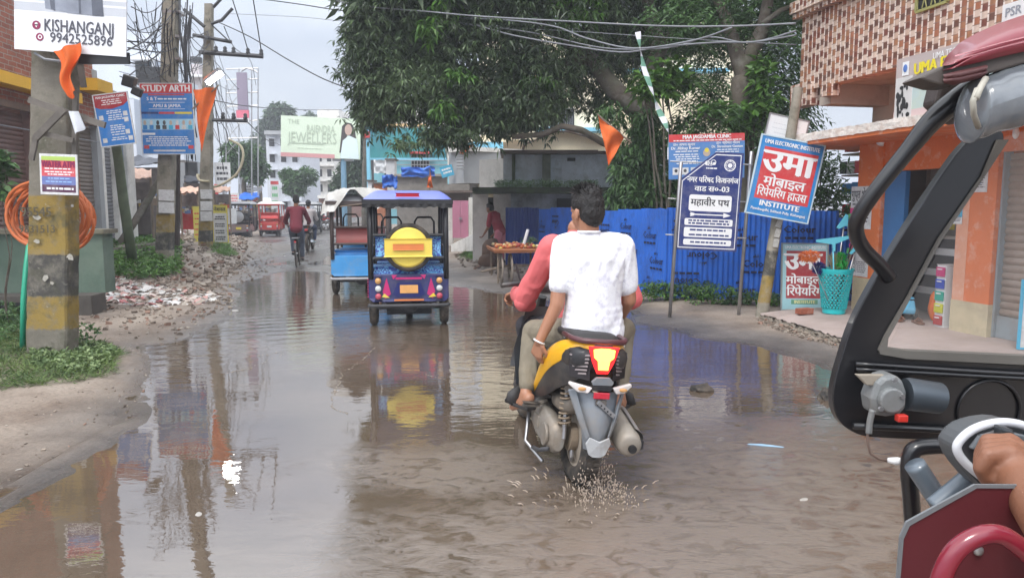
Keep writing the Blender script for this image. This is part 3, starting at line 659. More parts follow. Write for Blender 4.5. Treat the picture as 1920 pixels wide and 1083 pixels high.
# --- leaning concrete pole
a=G(1425,602); tp=P(1497,165,9.75)
pole=thing('leaning_pole','leaning concrete pole with yellow and dark painted bands carrying the repair board','pole',a,0)
def banded(root,a,b,r0,r1,bands,sq=False,n=14,name='shaft',base=None,dk=1.):
    """one shaft whose old paint bands (z0,z1,colour in metres above the foot) live in its material"""
    a=V(a)-root.location;b=V(b)-root.location
    m=bpy.data.materials.new('banded_concrete'); m.use_nodes=True; nt=m.node_tree; N=nt.nodes; L=nt.links; B=N['Principled BSDF']; B.inputs['Roughness'].default_value=.9
    tc=N.new('ShaderNodeTexCoord'); sp_=N.new('ShaderNodeSeparateXYZ'); L.new(tc.outputs['Object'],sp_.inputs[0])
    def noi(s_,d=6,ro=.65):
        q=N.new('ShaderNodeTexNoise'); q.inputs['Scale'].default_value=s_; q.inputs['Detail'].default_value=d; q.inputs['Roughness'].default_value=ro; L.new(tc.outputs['Object'],q.inputs[0]); return q.outputs[0]
    def mix(f,x,y,c=None):
        q=N.new('ShaderNodeMix'); q.data_type='RGBA'; L.new(f,q.inputs[0]); L.new(x,q.inputs[6]); 
        if c: q.inputs[7].default_value=tuple(c)+(1,)
        else: L.new(y,q.inputs[7])
        return q.outputs[2]
    def ramp(src,p0,p1,c0=(0,0,0),c1=(1,1,1)):
        q=N.new('ShaderNodeValToRGB'); e=q.color_ramp.elements; e[0].position=p0; e[1].position=p1; e[0].color=tuple(c0)+(1,); e[1].color=tuple(c1)+(1,); L.new(src,q.inputs[0]); return q.outputs[0]
    col=ramp(noi(3.5),.3,.7,tuple(x*dk for x in (.15,.135,.105)),tuple(x*dk for x in (.27,.245,.20)))
    mm=N.new('ShaderNodeMath'); mm.operation='MULTIPLY_ADD'; mm.inputs[1].default_value=.09; L.new(noi(9,8,.75),mm.inputs[0]); L.new(sp_.outputs['Z'],mm.inputs[2])
    wear=ramp(noi(7,8,.7),.46,.62)
    for z0,z1,c in bands:
        lo=N.new('ShaderNodeMapRange'); lo.inputs[1].default_value=z0+.035; lo.inputs[2].default_value=z0+.055; L.new(mm.outputs[0],lo.inputs[0])
        hi=N.new('ShaderNodeMapRange'); hi.inputs[1].default_value=z1+.035; hi.inputs[2].default_value=z1+.055; hi.inputs[3].default_value=1; hi.inputs[4].default_value=0; L.new(mm.outputs[0],hi.inputs[0])
        k=N.new('ShaderNodeMath'); k.operation='MULTIPLY'; L.new(lo.outputs[0],k.inputs[0]); L.new(hi.outputs[0],k.inputs[1])
        w=N.new('ShaderNodeMath'); w.operation='MULTIPLY_ADD'; w.inputs[1].default_value=-.62; w.inputs[2].default_value=1; L.new(wear,w.inputs[0]); k2=N.new('ShaderNodeMath'); k2.operation='MULTIPLY'; L.new(k.outputs[0],k2.inputs[0]); L.new(w.outputs[0],k2.inputs[1])
        col=mix(k2.outputs[0],col,None,c)
    col=mix(ramp(noi(4.3,8,.7),.5,.66,(0,0,0),(.75,.75,.75)),col,None,(.075,.075,.045)); col=mix(ramp(noi(15,6,.7),.62,.72,(0,0,0),(.7,.7,.7)),col,None,(.4,.37,.32))
    L.new(col,B.inputs['Base Color']); bp=N.new('ShaderNodeBump'); bp.inputs['Strength'].default_value=.7; bp.inputs['Distance'].default_value=.015; L.new(noi(16,8,.7),bp.inputs['Height']); L.new(bp.outputs[0],B.inputs['Normal'])
    mb=MB()
    if sq:
        x=V((1,0,0)); y=V((0,1,0)); w=sq; steps=max(2,int((b-a).length/.1)); pr_=[]
        for i in range(steps+1):
            p=a.lerp(b,i/steps); s_=r0+(r1-r0)*i/steps; pr_.append([p+x*s_*cx+y*s_*w*cy+V((.012*MN.noise(p*7+V((cx,cy,0))),0,0)) for cx,cy in ((-1,-.82),(-.92,-1),(.92,-1),(1,-.82),(1,.82),(.92,1),(-.92,1),(-1,.82))])
        vs=[v for l in pr_ for v in l]; mb.add(vs,[(i*8+j,i*8+(j+1)%8,(i+1)*8+(j+1)%8,(i+1)*8+j) for i in range(steps) for j in range(8)]+[tuple(range(7,-1,-1)),tuple(steps*8+j for j in range(8))])
        mb.build(name,m,root)
    else: mb.tube([a.lerp(b,i/10) for i in range(11)],[r0+(r1-r0)*i/10 for i in range(11)],n).build(name,m,root,angle=60)
PYC=(.27,.185,.045); PKC=(.06,.057,.052)
PY=mat('old_yellow_paint',(.33,.235,.07),.8,.2,4,.4,25,dirt=[((.17,.15,.11),.85,6,.5),((.5,.47,.42),.6,9,.66)])
PK=mat('old_black_paint',(.085,.08,.072),.85,.25,5,.4,25,dirt=[((.2,.18,.14),.6,6,.55),((.5,.47,.42),.5,11,.68)])
MOSSC=mat('mossy_concrete',(.185,.17,.125),.9,.18,4,.6,22,dirt=[((.095,.09,.055),.7,5,.52),((.36,.33,.28),.5,13,.63)])
banded(pole,a-V((0,0,.1)),tp,.082,.06,[(.25,.60,PYC),(.60,.92,PKC)],dk=1.25)
for k in range(3):
    t=.34+.042*k; q=a.lerp(tp,t)-a; MB().box((q.x+.01,q.y-.083,q.z),(.07,.004,.11),ry=.15+.1*k).build('paper_notice',mat('grey_notice',(.45,.44,.41),.8,.2,15,dirt=((.2,.19,.17),.6,25,.52)),pole)
# --- board leaning at fence foot
b=Board('leaning_repair_board','weathered mobile repair board leaning on the blue fence beside the basket','sign',P(1509,519,9.75),.60,.86,R(3),R(-1),ink('faded_aqua',(.32,.55,.6)),tilt=-.10,frame=mat('grey_frame',(.25,.28,.28)))
b.rect(.08,.1,.97,.83,ink('faded_red',(.36,.04,.05)),1).txt('UMA ELECTRONIC INSTITUTE',.5,.05,.06,LW,maxw=.55).txt('उमा',.45,.27,.33,LW,bold=.045,sx=1.25,maxw=.5,name='big_lettering').txt('मोबाइल',.47,.55,.15,LW,bold=.03,sx=1.1).txt('िरपेयिरंग',.5,.73,.16,LW,bold=.025,maxw=.56)
b.rect(.2,.85,.8,.92,ink('faded_green',(.12,.3,.2)),1).txt('INSTITUTE',.5,.887,.06,ink('pale_yellow',(.65,.65,.35)),bold=.05,lv=5).done()
# ================= blue corrugated fence =================
FN=mat('fence_blue',(.025,.15,.62),.42,.12,1.2,.1,20,dirt=((.03,.06,.2),.6,2.5,.56)); FD=mat('fence_dark_blue',(.02,.05,.22),.5,.15,1.5,.1); FI=mat('fence_print',(.008,.012,.05),.5,0,b=0)
fr=thing('corrugated_fence','long blue corrugated sheet fence printed with dark lettering around the tree plot','fence',G(1240,566),0)
fo=fr.location.copy()
nodes=[V((5.6,10.75,0)),V((2.42,11.45,0)),V((.63,17.5,0)),V((-.12,17.6,0))]
rd=random.Random(4); first=True; cnt=0
for si in range(3):
    A,B2=nodes[si],nodes[si+1]; L=(B2-A).length; n=max(1,round(L/.86)); d=(B2-A)/L; nn=V((d.y,-d.x,0)); 
    if nn.y>0: nn=-nn
    if si==1: nn=V((-abs(nn.x),-abs(nn.y),0)) if True else nn
    for k in range(n):
        s0,s1=L*k/n,L*(k+1)/n+.03; top=(1.33 if si==0 and k==0 else 1.42)+rd.uniform(-.03,.05); off=rd.uniform(0,.012)
        g0=-.03; zA=zg(*(A+d*s0)[:2]); zB=zg(*(A+d*s1)[:2])
        def pt(u,v):
            s=s0+(s1-s0)*u; c_=.016*math.sin(2*PI*s/.076); p=A+d*s+nn*(c_+off+.01*MN.noise(V((s*2,v*3,si)))); return (p.x-fo.x,p.y-fo.y,g0+(top-g0)*v+.012*MN.noise(V((s*5,0,9)))*v+(zA+(zB-zA)*u)*(1-v)-fo.z)
        pan=MB().grid(pt,int((s1-s0)/.0127),3).build('fence_panel',FD if si==2 else FN,fr,smooth=True)
        if si==2: continue
        # print: words in rows, some sheets hung upside down
        mb=MB(); ux=V((d.x,d.y,0)); ux=-ux if ux.x<0 else ux
        if si==1: ux=V((-nn.y,nn.x,0)); ux=ux if ux.x>0 else -ux
        flip=(k+si)%3==0
        for row in range(3):
            z=.22+.40*row+.12*(k%2); s=(s0+s1)/2+.12*(-1)**row
            if z>top-.15: continue
            p=A+d*s+nn*(.024+off)-fo+V((0,0,z)); Rm=Matrix((ux,V((0,0,1)),nn)).transposed().to_4x4(); Rm=Matrix.Translation(p)@Rm
            if flip: Rm=Rm@Matrix.Rotation(PI,4,'Z')
            text(mb,'Colour',.155,Rm,'CENTER',.035,res=1)
            for q in range(5):
                a_=R(30+30*q); x_=.05*math.cos(a_); mb.add([(x_-.012+.02*math.cos(a_),.085+.02*math.sin(a_),.001),(x_+.012,.10,.001),(x_+.02*math.cos(a_),.11+.055*math.sin(a_),.001)],[(0,1,2)],Rm)
            for q in range(4): mb.add([(-.2+.105*q,-.14,.001),(-.2+.105*q+.085,-.14,.001),(-.2+.105*q+.085,-.105,.001),(-.2+.105*q,-.105,.001)],[(0,1,2,3)],Rm)
        mb.build('lettering',FI,pan); cnt+=1
# ================= basket with brooms =================
bk=G(1563,586,PZ); TQ=mat('turquoise_plastic',(.02,.48,.5),.35,.08,3,.05,coat=.2)
bs=thing('plastic_basket','turquoise perforated plastic basket standing on the pavement edge','basket',bk)
H=.56; rb,rt=.135,.205
mb=MB(); nu,nv=48,14
def bp_(i,j): a=2*PI*i/nu+(PI/nu)*(j%2); z=.06+(H-.12)*j/nv; r=rb+(rt-rb)*z/H; return V((r*math.cos(a),r*math.sin(a),z))
for j in range(nv):
    for i in range(nu):
        if (i+j)%2==0: 
            a_,b_=bp_(i,j),bp_((i+1)%nu if True else i,j+1); mb.tube([a_,b_],.0062,5)
            a_,b_=bp_((i+1)%nu,j),bp_(i,j+1); mb.tube([a_,b_],.0062,5)
mb.build('mesh_wall',TQ,bs,smooth=True)
mb=MB(); mb.lathe([(0,0),(rb,0),(rb+.004,.065),(rb-.003,.065),(rb-.006,.01),(0,.01)],n=36); mb.build('base',TQ,bs,angle=40)
mb=MB(); mb.lathe([(rt-.012,H-.06),(rt-.002,H-.06),(rt+.014,H-.012),(rt+.014,H),(rt-.004,H),(rt-.012,H-.06)],n=36); mb.build('rim',TQ,bs,angle=40)
def stick(name,label,cat,px,py,dx,m,r=.009,z0=.3,grp=None,dy=0):
    base=bk+V((dx*.4,dy,.03)); top=P(px,py,bk.y+dy); o=thing(name,label,cat,base,0,grp); MB().tube([(0,0,0),top-base],r,8).build('handle',m,o,smooth=True); return o,top-base
LB=mat('light_blue_plastic',(.12,.5,.62),.35,.08,3,.03)
for px,py,dx,w,rl,dy,lab in ((1562,453,-.05,.42,.12,-.06,'wide light blue floor wiper held head up in the basket, leftmost of three'),(1583,418,.02,.2,1.0,.05,'small light blue floor wiper rising highest out of the basket'),(1606,462,.12,.26,-.7,-.02,'light blue floor wiper tilted right against the orange pillar')):
    o,t=stick('floor_wiper',lab,'wiper',px,py,dx,LB if w>.3 else STEEL,.009,grp='wipers and brooms in the basket',dy=dy)
    M=Matrix.Translation(t)@Euler((0,-rl,0)).to_matrix().to_4x4()
    MB().prism([M@V(q) for q in ((-w/2,0,.05),(-w/2,0,.02),(-.02,0,-.03),(-.012,0,-.12),(.012,0,-.12),(.02,0,-.03),(w/2,0,.02),(w/2,0,.05))],(0,-.02,0)).build('wiper_head',LB,o)
for px,py,dx,m,cx,lab in ((1577,480,.03,mat('green_bristle',(.01,.38,.05),.5),(.05,.05,.10),'green bristle brush sticking up out of the turquoise basket'),(1535,492,-.1,mat('navy_bristle',(.03,.04,.2),.5),(.06,.06,.05),'dark blue spiky duster leaning out over the basket rim'),(1517,470,-.12,mat('orange_feather',(.7,.2,.05),.6),(.11,.05,.05),'orange fluffy duster held above the leaning board')):
    o,t=stick('duster',lab,'duster',px,py+10,dx,STEEL,.006,grp='wipers and brooms in the basket',dy=-.1 if cx[0]>.1 else 0)
    c0=in_ell(500,tuple(t),cx,.1); dd=(c0-np.array(tuple(t)))/np.array(cx)+RN.normal(0,.3,c0.shape); leaves('bristles',m,c0,dd,.05,.012,o,droop=.1)
for k,(px,py,dx) in enumerate(((1566,470,0),(1572,482,.05))):
    o,t=stick('grass_broom',['pale grass broom standing between the wiper and green brush','short grass broom behind the green brush'][k],'broom',px,py+30,dx,WOOD,.012,grp='wipers and brooms in the basket',dy=.06)
    c0=np.repeat([tuple(t*.9)],160,0)+RN.normal(0,.02,(160,3)); dd=RN.normal(0,.22,(160,3))+[0,0,1]; leaves('straw',mat('straw',(.4,.34,.2),.8),c0,dd,.24,.008,o,droop=0)
for k,(px,py,dx) in enumerate(((1597,455,.1),(1605,445,.12))):
    o,t=stick('long_stick',['dark mop handle crossing behind the turquoise wiper head','wooden handle leaning right out of the basket'][k],'stick',px,py,dx,[BLACK,WOOD][k],.011,grp='wipers and brooms in the basket',dy=.08)
    MB().ell(tuple(t),(.012,.012,.02),8).build('end_cap',RUBBER,o)
# brick
bq=G(1508,588,PZ); o=thing('brick','red brick lying on the pavement before the leaning board','brick',bq,.3); MB().box((0,0,.035),(.2,.1,.07)).build('brick_body',mat('brick_red',(.3,.09,.05),.9,.2,9,.6,dirt=((.4,.3,.25),.5,12,.6)),o,bevel=.006)
# ================= things in the shop opening =================
def onfac(px,py,off=0): return BM@FB(px,py,off)
# drawers
q=G(1770,611,PZ); dr=thing('drawer_tower','tall white plastic drawer tower with five differently coloured drawers','drawers',q,AZ)
MB().rbox((0,.0,.34),(.17,.15,.70),.01).build('casing',WHITE,dr)
for k,c_ in enumerate([(.4,.03,.03),(.5,.5,.03),(.02,.3,.22),(.02,.06,.4),(.5,.03,.16)]):
    d_=MB().box((-.088,0,.07+.135*k),(.016,.125,.105)).build('drawer',mat('drawer_%d'%k if 0 else ['red_drawer','yellow_drawer','green_drawer','blue_drawer','pink_drawer'][k],c_,.35),dr,bevel=.006)
    MB().box((-.1,0,.1+.135*k),(.012,.06,.012)).build('handle',WHITE,d_)
# orange bag
q=G(1753,600,PZ); o=thing('orange_bag','crumpled orange plastic bag beside the drawer tower','bag',q,0); mb=MB()
mb.grid(lambda u,v:(lambda a,h:((.075+.03*MN.noise(V((a*1.5,h*4,1))))*math.cos(a)*math.sin(PI*(.08+.85*h))**.5,(.075+.03*MN.noise(V((a*1.5,h*4,1))))*math.sin(a)*math.sin(PI*(.08+.85*h))**.5,.34*h))(2*PI*u,v),24,12); mb.build('bag_body',mat('orange_film',(.8,.17,.02),.25,.15,4,.3),o,smooth=True)
# striped counter
q=onfac(1690,600,.75); o=thing('striped_counter','dark counter with three white stripes inside the shop opening','counter',V((q.x,q.y,PZ)),AZ)
yy=lambda px:(BMi@PL(px,500,BO-BN*.75,BN)).y-(BMi@V((q.x,q.y,0))).y
y1,y0=yy(1655),yy(1800); hh=.93
MB().b2((0,y0,0),(.4,y1,hh)).build('counter_body',mat('counter_dark',(.05,.05,.06),.5),o)
for z in (.23,.47,.73): MB().b2((-.006,y0,z),(-.001,y1-.05,z+.085)).build('stripe',LW,o)
MB().b2((-.03,y0,hh+.002),(.43,y1,hh+.04)).build('counter_top',mat('counter_top',(.45,.4,.36),.3),o)
for k,(yk,zk,sz,c_) in enumerate(((.1,.16,(.25,.22,.3),(.04,.04,.045)),(.55,.1,(.22,.3,.2),(.1,.09,.09)),(-.35,.12,(.2,.3,.24),(.15,.13,.1)))):
    r_=thing('goods_box',['black boxed goods standing on the counter near the pillar','low dark box on the shop counter','brown carton at the shadowed end of the counter'][k],'box',o.matrix_basis@V((0,0,0))+V((0,0,0)),AZ)
    r_.location=Matrix.Translation(o.location)@Euler((0,0,AZ)).to_matrix().to_4x4()@V((.2,(y0+y1)/2+yk,hh+.041)); MB().box((0,0,zk),(sz[0],sz[1],zk*2)).build('carton',mat(['dark_carton','grey_carton','brown_carton'][k],c_),r_,bevel=.005); MB().box((-sz[0]/2-.002,0,zk),(.003,sz[1]*.6,zk*.8)).build('carton_label',[PAPER,RED,YEL][k],r_)
# shelves with goods, deep inside
q=onfac(1700,500,2.6); o=thing('goods_shelf','dim wall shelf packed with small goods at the back of the shop','shelf',V((q.x,q.y,0)),AZ)
for k in range(5): MB().box((0,0,.9+.38*k),(.35,3.2,.03)).build('shelf_board',WOOD,o)
rd=random.Random(9)
for k in range(5):
    mb=MB(); yk=-1.5
    cs=[RED,YEL,BLU,PAPER,KEY]
    while yk<1.5: w=rd.uniform(.1,.3); mb.m=rd.randrange(5); mb.box((-.05,yk+w/2,.917+.38*k+.13),(.22,w*.9,.26*rd.uniform(.6,1))); yk+=w
    tag(mb.build('goods_row',cs,o),kind='stuff')
# toy car (ride-on)
q=G(1698,596,PZ); o=thing('toy_car','small light blue toy ride-on car parked on the pavement by the counter','toy',q,R(70))
TB=mat('toy_blue',(.14,.42,.6),.3,.1,4,0,coat=.3); s_=.36
mb=MB(); mb.prism([(-.16,-.08,.07),(-.17,-.08,.13),(-.08,-.08,.2),(-.02,-.08,.26),(.07,-.08,.25),(.12,-.08,.17),(.18,-.08,.13),(.17,-.08,.07)],(0,.16,0)); mb.build('body',TB,o,bevel=.015)
MB().b2((-.06,-.085,.17),(.06,.085,.235)).build('window',BLACK,o)
for x in (-.1,.11):
    for y in (-.09,.09):
        w_=MB().tube([(x,y-.018,.07),(x,y+.018,.07)],.068,18).build('wheel',RUBBER,o,angle=40); MB().tube([(x,y-.021,.07),(x,y+.021,.07)],.03,12).build('rim',WHITE,w_)
for k,(px,py,lab) in enumerate(((1688,601,'first brown sandal left beside the toy car'),(1722,606,'second brown sandal left nearer the counter'))):
    q=G(px,py,PZ); o=thing('sandal',lab,'sandal',q,R(60+20*k),'pair of sandals'); MB().prism([(-.1,-.035,0),(.1,-.045,0),(.13,0,0),(.1,.045,0),(-.1,.035,0),(-.12,0,0)],(0,0,.022)).build('sole',mat('brown_leather',(.16,.07,.04),.6),o,bevel=.004); MB().tube([(.0,-.045,.02),(.02,0,.06),(.0,.045,.02)],.012,6).build('strap',mat('brown_leather',(.16,.07,.04)),o)
# posters on the pillars
def poster(px0,py0,px1,py1,label,seed,head=None,off=-.006,m=PAPER,cat='poster'):
    a=FB(px0,py0,off); c_=FB(px1,py1,off); w=abs(a.y-c_.y); h=abs(a.z-c_.z); ctr=BM@V((off,(a.y+c_.y)/2,(a.z+c_.z)/2))
    b=Board('paper_poster',label,cat,ctr,w,h,AZ-PI/2,0,m,th=.003)
    if head: b.txt(head,.5,.2,h*.28,KEY,bold=.02,maxw=w*.9)
    b.lines(.08,.92,[.42+.08*k for k in range(6)],.03,KEY,2,seed,word=.12); return b
poster(1597,350,1632,430,'white paper notice with large Hindi heading pasted on the far orange pillar',1,'गुप्त भेदन').done()
poster(1598,470,1626,520,'grey printed notice pasted low on the far orange pillar',2).done()
b=poster(1808,310,1850,360,'pale notice with blue marks pasted highest on the near orange pillar',3); b.rect(.2,.25,.75,.7,BLU,3).done()
poster(1786,322,1803,350,'white strip of paper pasted on the pillar return beside the blue marked notice',4,off=.0-.008).done()
poster(1786,352,1803,385,'torn white strip pasted halfway up the pillar return',5,off=-.008).done()
b=poster(1786,388,1803,420,'blue and white strip pasted lowest on the pillar return',6,off=-.008); b.rect(0,0,1,.6,CYAN,1).done()
# hanging packets on far pillar
o=thing('hanging_packets','string of pink and green sachets hanging on the far orange pillar','packets',BM@(FB(1606,395)+V((-.05,0,0))),AZ)
for k in range(9): MB().box((0,.03*math.sin(k*2),-.075*k),(.02,.09,.07),rx=.2*math.sin(k*3)).build('packet',[mat('pink_foil',(.6,.05,.2),.3),mat('green_foil',(.1,.4,.12),.3),mat('dark_foil',(.12,.03,.05),.3)][k%3],o)
# small lamp / white fitting
q=FB(1658,268,.0); o=thing('bulb_holder','small white lamp holder under the orange canopy','lamp holder',BM@V((.0,q.y,q.z)),AZ); MB().tube([(.02,0,.05),(-.03,0,.03),(-.06,0,-.02)],[.03,.035,.045],12).build('holder',WHITE,o,smooth=True)
q=PL(1905,245,BO+BN*.1,BN); o=thing('tube_lamp','unlit white bulb on a bracket above the roller shutter','lamp',q,AZ); MB().box((0,0,.08),(.06,.22,.03)).build('bracket',WHITE,o); MB().ell((0,0,-.02),(.03,.03,.06),12).build('bulb',WHITE,o,smooth=True)
# narrow blue sign at right border
q=G(1918,655,PZ); b=Board('standing_notice','narrow white standing notice with blue frame before the roller shutter','sign',V((q.x+.14,q.y,PZ+.33)),.34,.62,AZ*0,0,PAPER,frame=CYAN); b.lines(.1,.9,[.1+.08*k for k in range(10)],.03,BLU,2,7,word=.1).done()
# ================= trees and plants =================
BARK=mat('bark',(.105,.085,.068),.95,.3,6,.9,18,dirt=[((.26,.25,.22),.7,4,.6),((.05,.07,.03),.6,3,.56)])
MANGO=leafmat('mango_leaf',(.045,.072,.038),(.15,.22,.10),.33,1.0,.3)
LGREEN=leafmat('bright_leaf',(.05,.13,.02),(.16,.32,.06),.4,1.5)
MIDG=leafmat('mid_leaf',(.04,.09,.03),(.12,.23,.075),.45,1.3)
PALEG=leafmat('pale_weed_leaf',(.09,.15,.05),(.26,.34,.15),.5,4)
def limb(mb,pts,r0,r1,seed=0,n=9):
    pts=[V(p) for p in pts]; out=[]
    for i in range(len(pts)-1):
        for k in range(6):
            t=k/6; p=pts[i].lerp(pts[i+1],t); out.append(p+V((MN.noise(p*1.3+V((seed,0,0))),MN.noise(p*1.3+V((0,seed,9))),0))*.09)
    out.append(pts[-1]); m=len(out); mb.tube(out,[(r0+(r1-r0)*i/(m-1))*(1+.12*MN.noise(out[i]*4)) for i in range(m)],n)
mt=thing('mango_tree','huge dark green mango tree overhanging the road behind the blue fence','tree',P(1215,385,14.5)); mt.location.z=0; mo=mt.location.copy()
tb=MB(); W_=lambda px,py,Y:P(px,py,Y)
fork=W_(1205,215,14.4)
limb(tb,[V((mo.x,mo.y,-.1)),W_(1215,330,14.4),fork],.33,.24,1,12)
limb(tb,[fork,W_(1165,180,14.3),W_(1110,115,14.6),W_(1040,60,15),W_(900,-10,15.5),W_(760,-60,16)],.20,.07,2)
limb(tb,[fork,W_(1235,100,14.8),W_(1215,10,15.2),W_(1180,-160,15.6),W_(1100,-420,16)],.2,.07,3)
limb(tb,[W_(1235,100,14.8),W_(1290,20,15),W_(1330,-150,15.5)],.12,.05,4)
limb(tb,[W_(1240,300,14.3),W_(1180,285,14.2),W_(1130,266,14),W_(1088,244,13.9),W_(1052,237,13.9),W_(1015,252,13.8),W_(960,256,13.9)],.075,.05,5)
limb(tb,[W_(1110,115,14.6),W_(980,120,14.8),W_(850,140,15),W_(720,110,15.2)],.09,.03,6)
limb(tb,[W_(900,-10,15.5),W_(880,-250,16),W_(800,-500,16.5)],.1,.04,7)
tb.build('trunk',BARK,mt,world=True,smooth=True)
EL=[((760,50),15.2,(1.05,1.6,1.5),520),((905,70),15.2,(1.3,1.9,1.5),620),((1040,50),15,(1.2,1.8,1.6),480),((688,120),15,(.52,1.0,1.25),330),((780,170),14.6,(.95,1.2,.62),360),((880,190),14.4,(.9,1.1,.50),330),((990,170),14.6,(.95,1.2,.85),360),((1000,205),14.2,(.62,.8,.3),110),((812,252),13.8,(.22,.4,.2),38),((752,268),13.8,(.17,.3,.1),14),((860,250),13.9,(.4,.5,.22),60),((705,212),14.8,(.35,.7,.30),80),((940,222),14.2,(.4,.6,.28),90),
 ((1130,40),15.4,(.9,1.5,1.0),230),((1240,20),16.5,(1.2,1.4,.9),230),((1110,150),15.4,(.6,1,.7),150),((1170,110),16.5,(.8,.8,.9),130),((1210,70),17,(1.2,.8,.9),200),((1290,40),17,(1.0,.8,.8),140)]
cs=[];
for (p,Y,r,n) in EL: cs.append(in_ell(n,tuple(P(p[0],p[1],Y)),r,.45))
cs=np.concatenate(cs); cs=np.concatenate([cs,cs+RN.normal(0,.12,cs.shape)]); pos,d=whorls(cs,8,.03)
leaves('crown',MANGO,pos-np.array(mo),d,RN.uniform(.08,.20,len(pos)),.038,mt,droop=.22)
HI=[((0.6,15.5,7.2),(3.6,3.2,1.9),900),((-1.2,15.8,6.4),(2.0,2.6,1.9),600),((.4,16,9.5),(3.2,3,2.2),700),((3.2,16,8.5),(2.6,3,2.6),500),((-1.0,15.6,9.0),(2.0,2.2,1.8),400),((5.0,15.5,6.5),(2.4,2.6,1.6),350),((-2.1,15.5,6.2),(1.45,1.8,2.1),900),((-1.9,15.5,8.6),(1.6,2,1.8),700)]
cs=np.concatenate([in_ell(n,c,r,.5) for c,r,n in [(c,r,int(n*.6)) for c,r,n in HI]]); pos,d=whorls(cs,8,.05)
leaves('crown',MANGO,pos-np.array(mo),d,RN.uniform(.3,.45,len(pos)),.12,mt,droop=.2)
# new bright flushes on the mango tree
cs=np.concatenate([in_ell(n,tuple(P(x,y,Y)),r,.2) for x,y,Y,r,n in ((830,20,13.9,(.35,.3,.3),26),(800,60,13.8,(.2,.2,.2),14),(1010,150,13.9,(.3,.3,.12),18),(860,140,13.6,(.25,.2,.15),16),(1080,20,14,(.5,.4,.35),40),(835,205,13.6,(.25,.2,.18),22))]); pos,d=whorls(cs,9,.03)
leaves('young_leaves',LGREEN,pos-np.array(mo),d,RN.uniform(.12,.2,len(pos)),.05,mt)
# creeper round the trunk
cr=thing('trunk_creeper','leafy creeper covering the mango trunk behind the street signs','creeper',mo+V((0,-.2,0)))
cs=np.concatenate([in_ell(n,tuple(P(x,y,14)),r,.4) for x,y,r,n in ((1190,320,(.45,.35,.65),260),(1215,250,(.35,.3,.5),150),(1175,375,(.4,.4,.4),120),(1230,355,(.5,.4,.5),160),(1150,215,(.3,.3,.3),60))]); pos,d=whorls(cs,8,.03)
leaves('creeper_leaves',MIDG,pos-np.array(cr.location),d,RN.uniform(.10,.18,len(pos)),.04,cr,droop=.3); t=MB(); limb(t,[(0,0,0),(0,-.05,1.5),(-.1,0,3)],.05,.03,8); t.build('stem',BARK,cr)
# second tree (forked trunk)
ft=thing('forked_tree','tree with pale forked trunk and feathery leaves between the signs and the tiled building','tree',P(1385,385,13)); ft.location.z=0; fo2=ft.location.copy()
t=MB(); fk=W_(1395,150,13)
limb(t,[V((fo2.x,fo2.y,0)),W_(1385,260,13),fk],.26,.21,11,12); limb(t,[fk,W_(1420,70,13),W_(1440,-10,13),W_(1460,-200,13.4)],.15,.06,12); limb(t,[fk,W_(1380,90,13.1),W_(1350,10,13.4),W_(1320,-80,13.8)],.16,.06,13); limb(t,[W_(1425,50,13),W_(1460,20,12.8),W_(1500,5,12.6)],.06,.03,14)
limb(t,[W_(1395,240,13),W_(1350,225,12.9),W_(1310,215,12.8)],.07,.04,15)
t.build('trunk',BARK,ft,world=True,smooth=True)
EL=[((1300,30),13.6,(.9,1.2,.55),170),((1440,30),13.8,(.75,1.2,.7),200),((1340,100),14.2,(.35,.6,.6),60),((1320,170),13.4,(.35,.5,.45),80),((1465,130),13.4,(.35,.9,.95),240),((1460,220),13,(.45,.8,.5),160),((1290,90),15.5,(.8,.6,.5),50),((1400,-60),14,(1.6,1.8,.9),300),((1360,215),12.9,(.4,.4,.25),60)]
cs=np.concatenate([in_ell(n,tuple(P(p[0],p[1],Y)),r,.35) for p,Y,r,n in EL])
# feathery: leaflets along short drooping rachises
k=12; base=np.repeat(cs,k,0); az=np.repeat(RN.uniform(0,2*PI,len(cs)),k); tt=np.tile(np.linspace(.05,.42,k),len(cs))
ax=np.stack([np.cos(az),np.sin(az),-.35-tt],1); sd=np.tile([1,-1],len(base)//2)[:,None]; side=np.stack([-np.sin(az),np.cos(az),np.full(len(az),-.3)],1)
leaves('crown',MIDG,base+ax*tt[:,None]-np.array(fo2),side*sd+ax*.5,.15,.035,ft,droop=.15)
# shrubs with large bright leaves
def shrub(name,label,px,pyb,Y,blobs,m,size,wd,per=7,grp=None,cat='shrub',sr=.03):
    b=P(px,pyb,Y); b.z=max(0,zg(b.x,b.y)); o=thing(name,label,cat,b,0,grp)
    cs=np.concatenate([in_ell(n,tuple(P(x,y,Y)),r,.2) for x,y,r,n in blobs]); pos,d=whorls(cs,per,.02,.0)
    leaves('foliage',m,pos-np.array(b),d,RN.uniform(size*.7,size*1.2,len(pos)),wd,o,droop=.12)
    t=MB()
    for x,y,r,n in blobs[:4]: q=P(x,y,Y)-b; limb(t,[(0,0,0),q*.5+V((.05,0,0)),q],sr,.012 if sr>.02 else .004,n,6)
    t.build('stem',BARK,o); return o
shrub('broadleaf_shrub','bright green broad leaved sapling in front of the dark boughs below the cables',1250,400,13.2,[(1215,150,(.3,.2,.12),12),(1255,130,(.25,.2,.25),20),(1240,165,(.35,.2,.15),22),(1205,170,(.25,.2,.15),10),(1290,155,(.2,.2,.12),10)],LGREEN,.24,.09)
shrub('broadleaf_shrub','bright green climber rising between the forked trunk and the tiled building',1430,400,12.6,[(1425,150,(.18,.2,.3),22),(1410,210,(.3,.2,.2),26),(1432,120,(.12,.2,.2),10),(1400,240,(.3,.2,.12),14),(1440,190,(.15,.2,.2),14)],LGREEN,.2,.08)
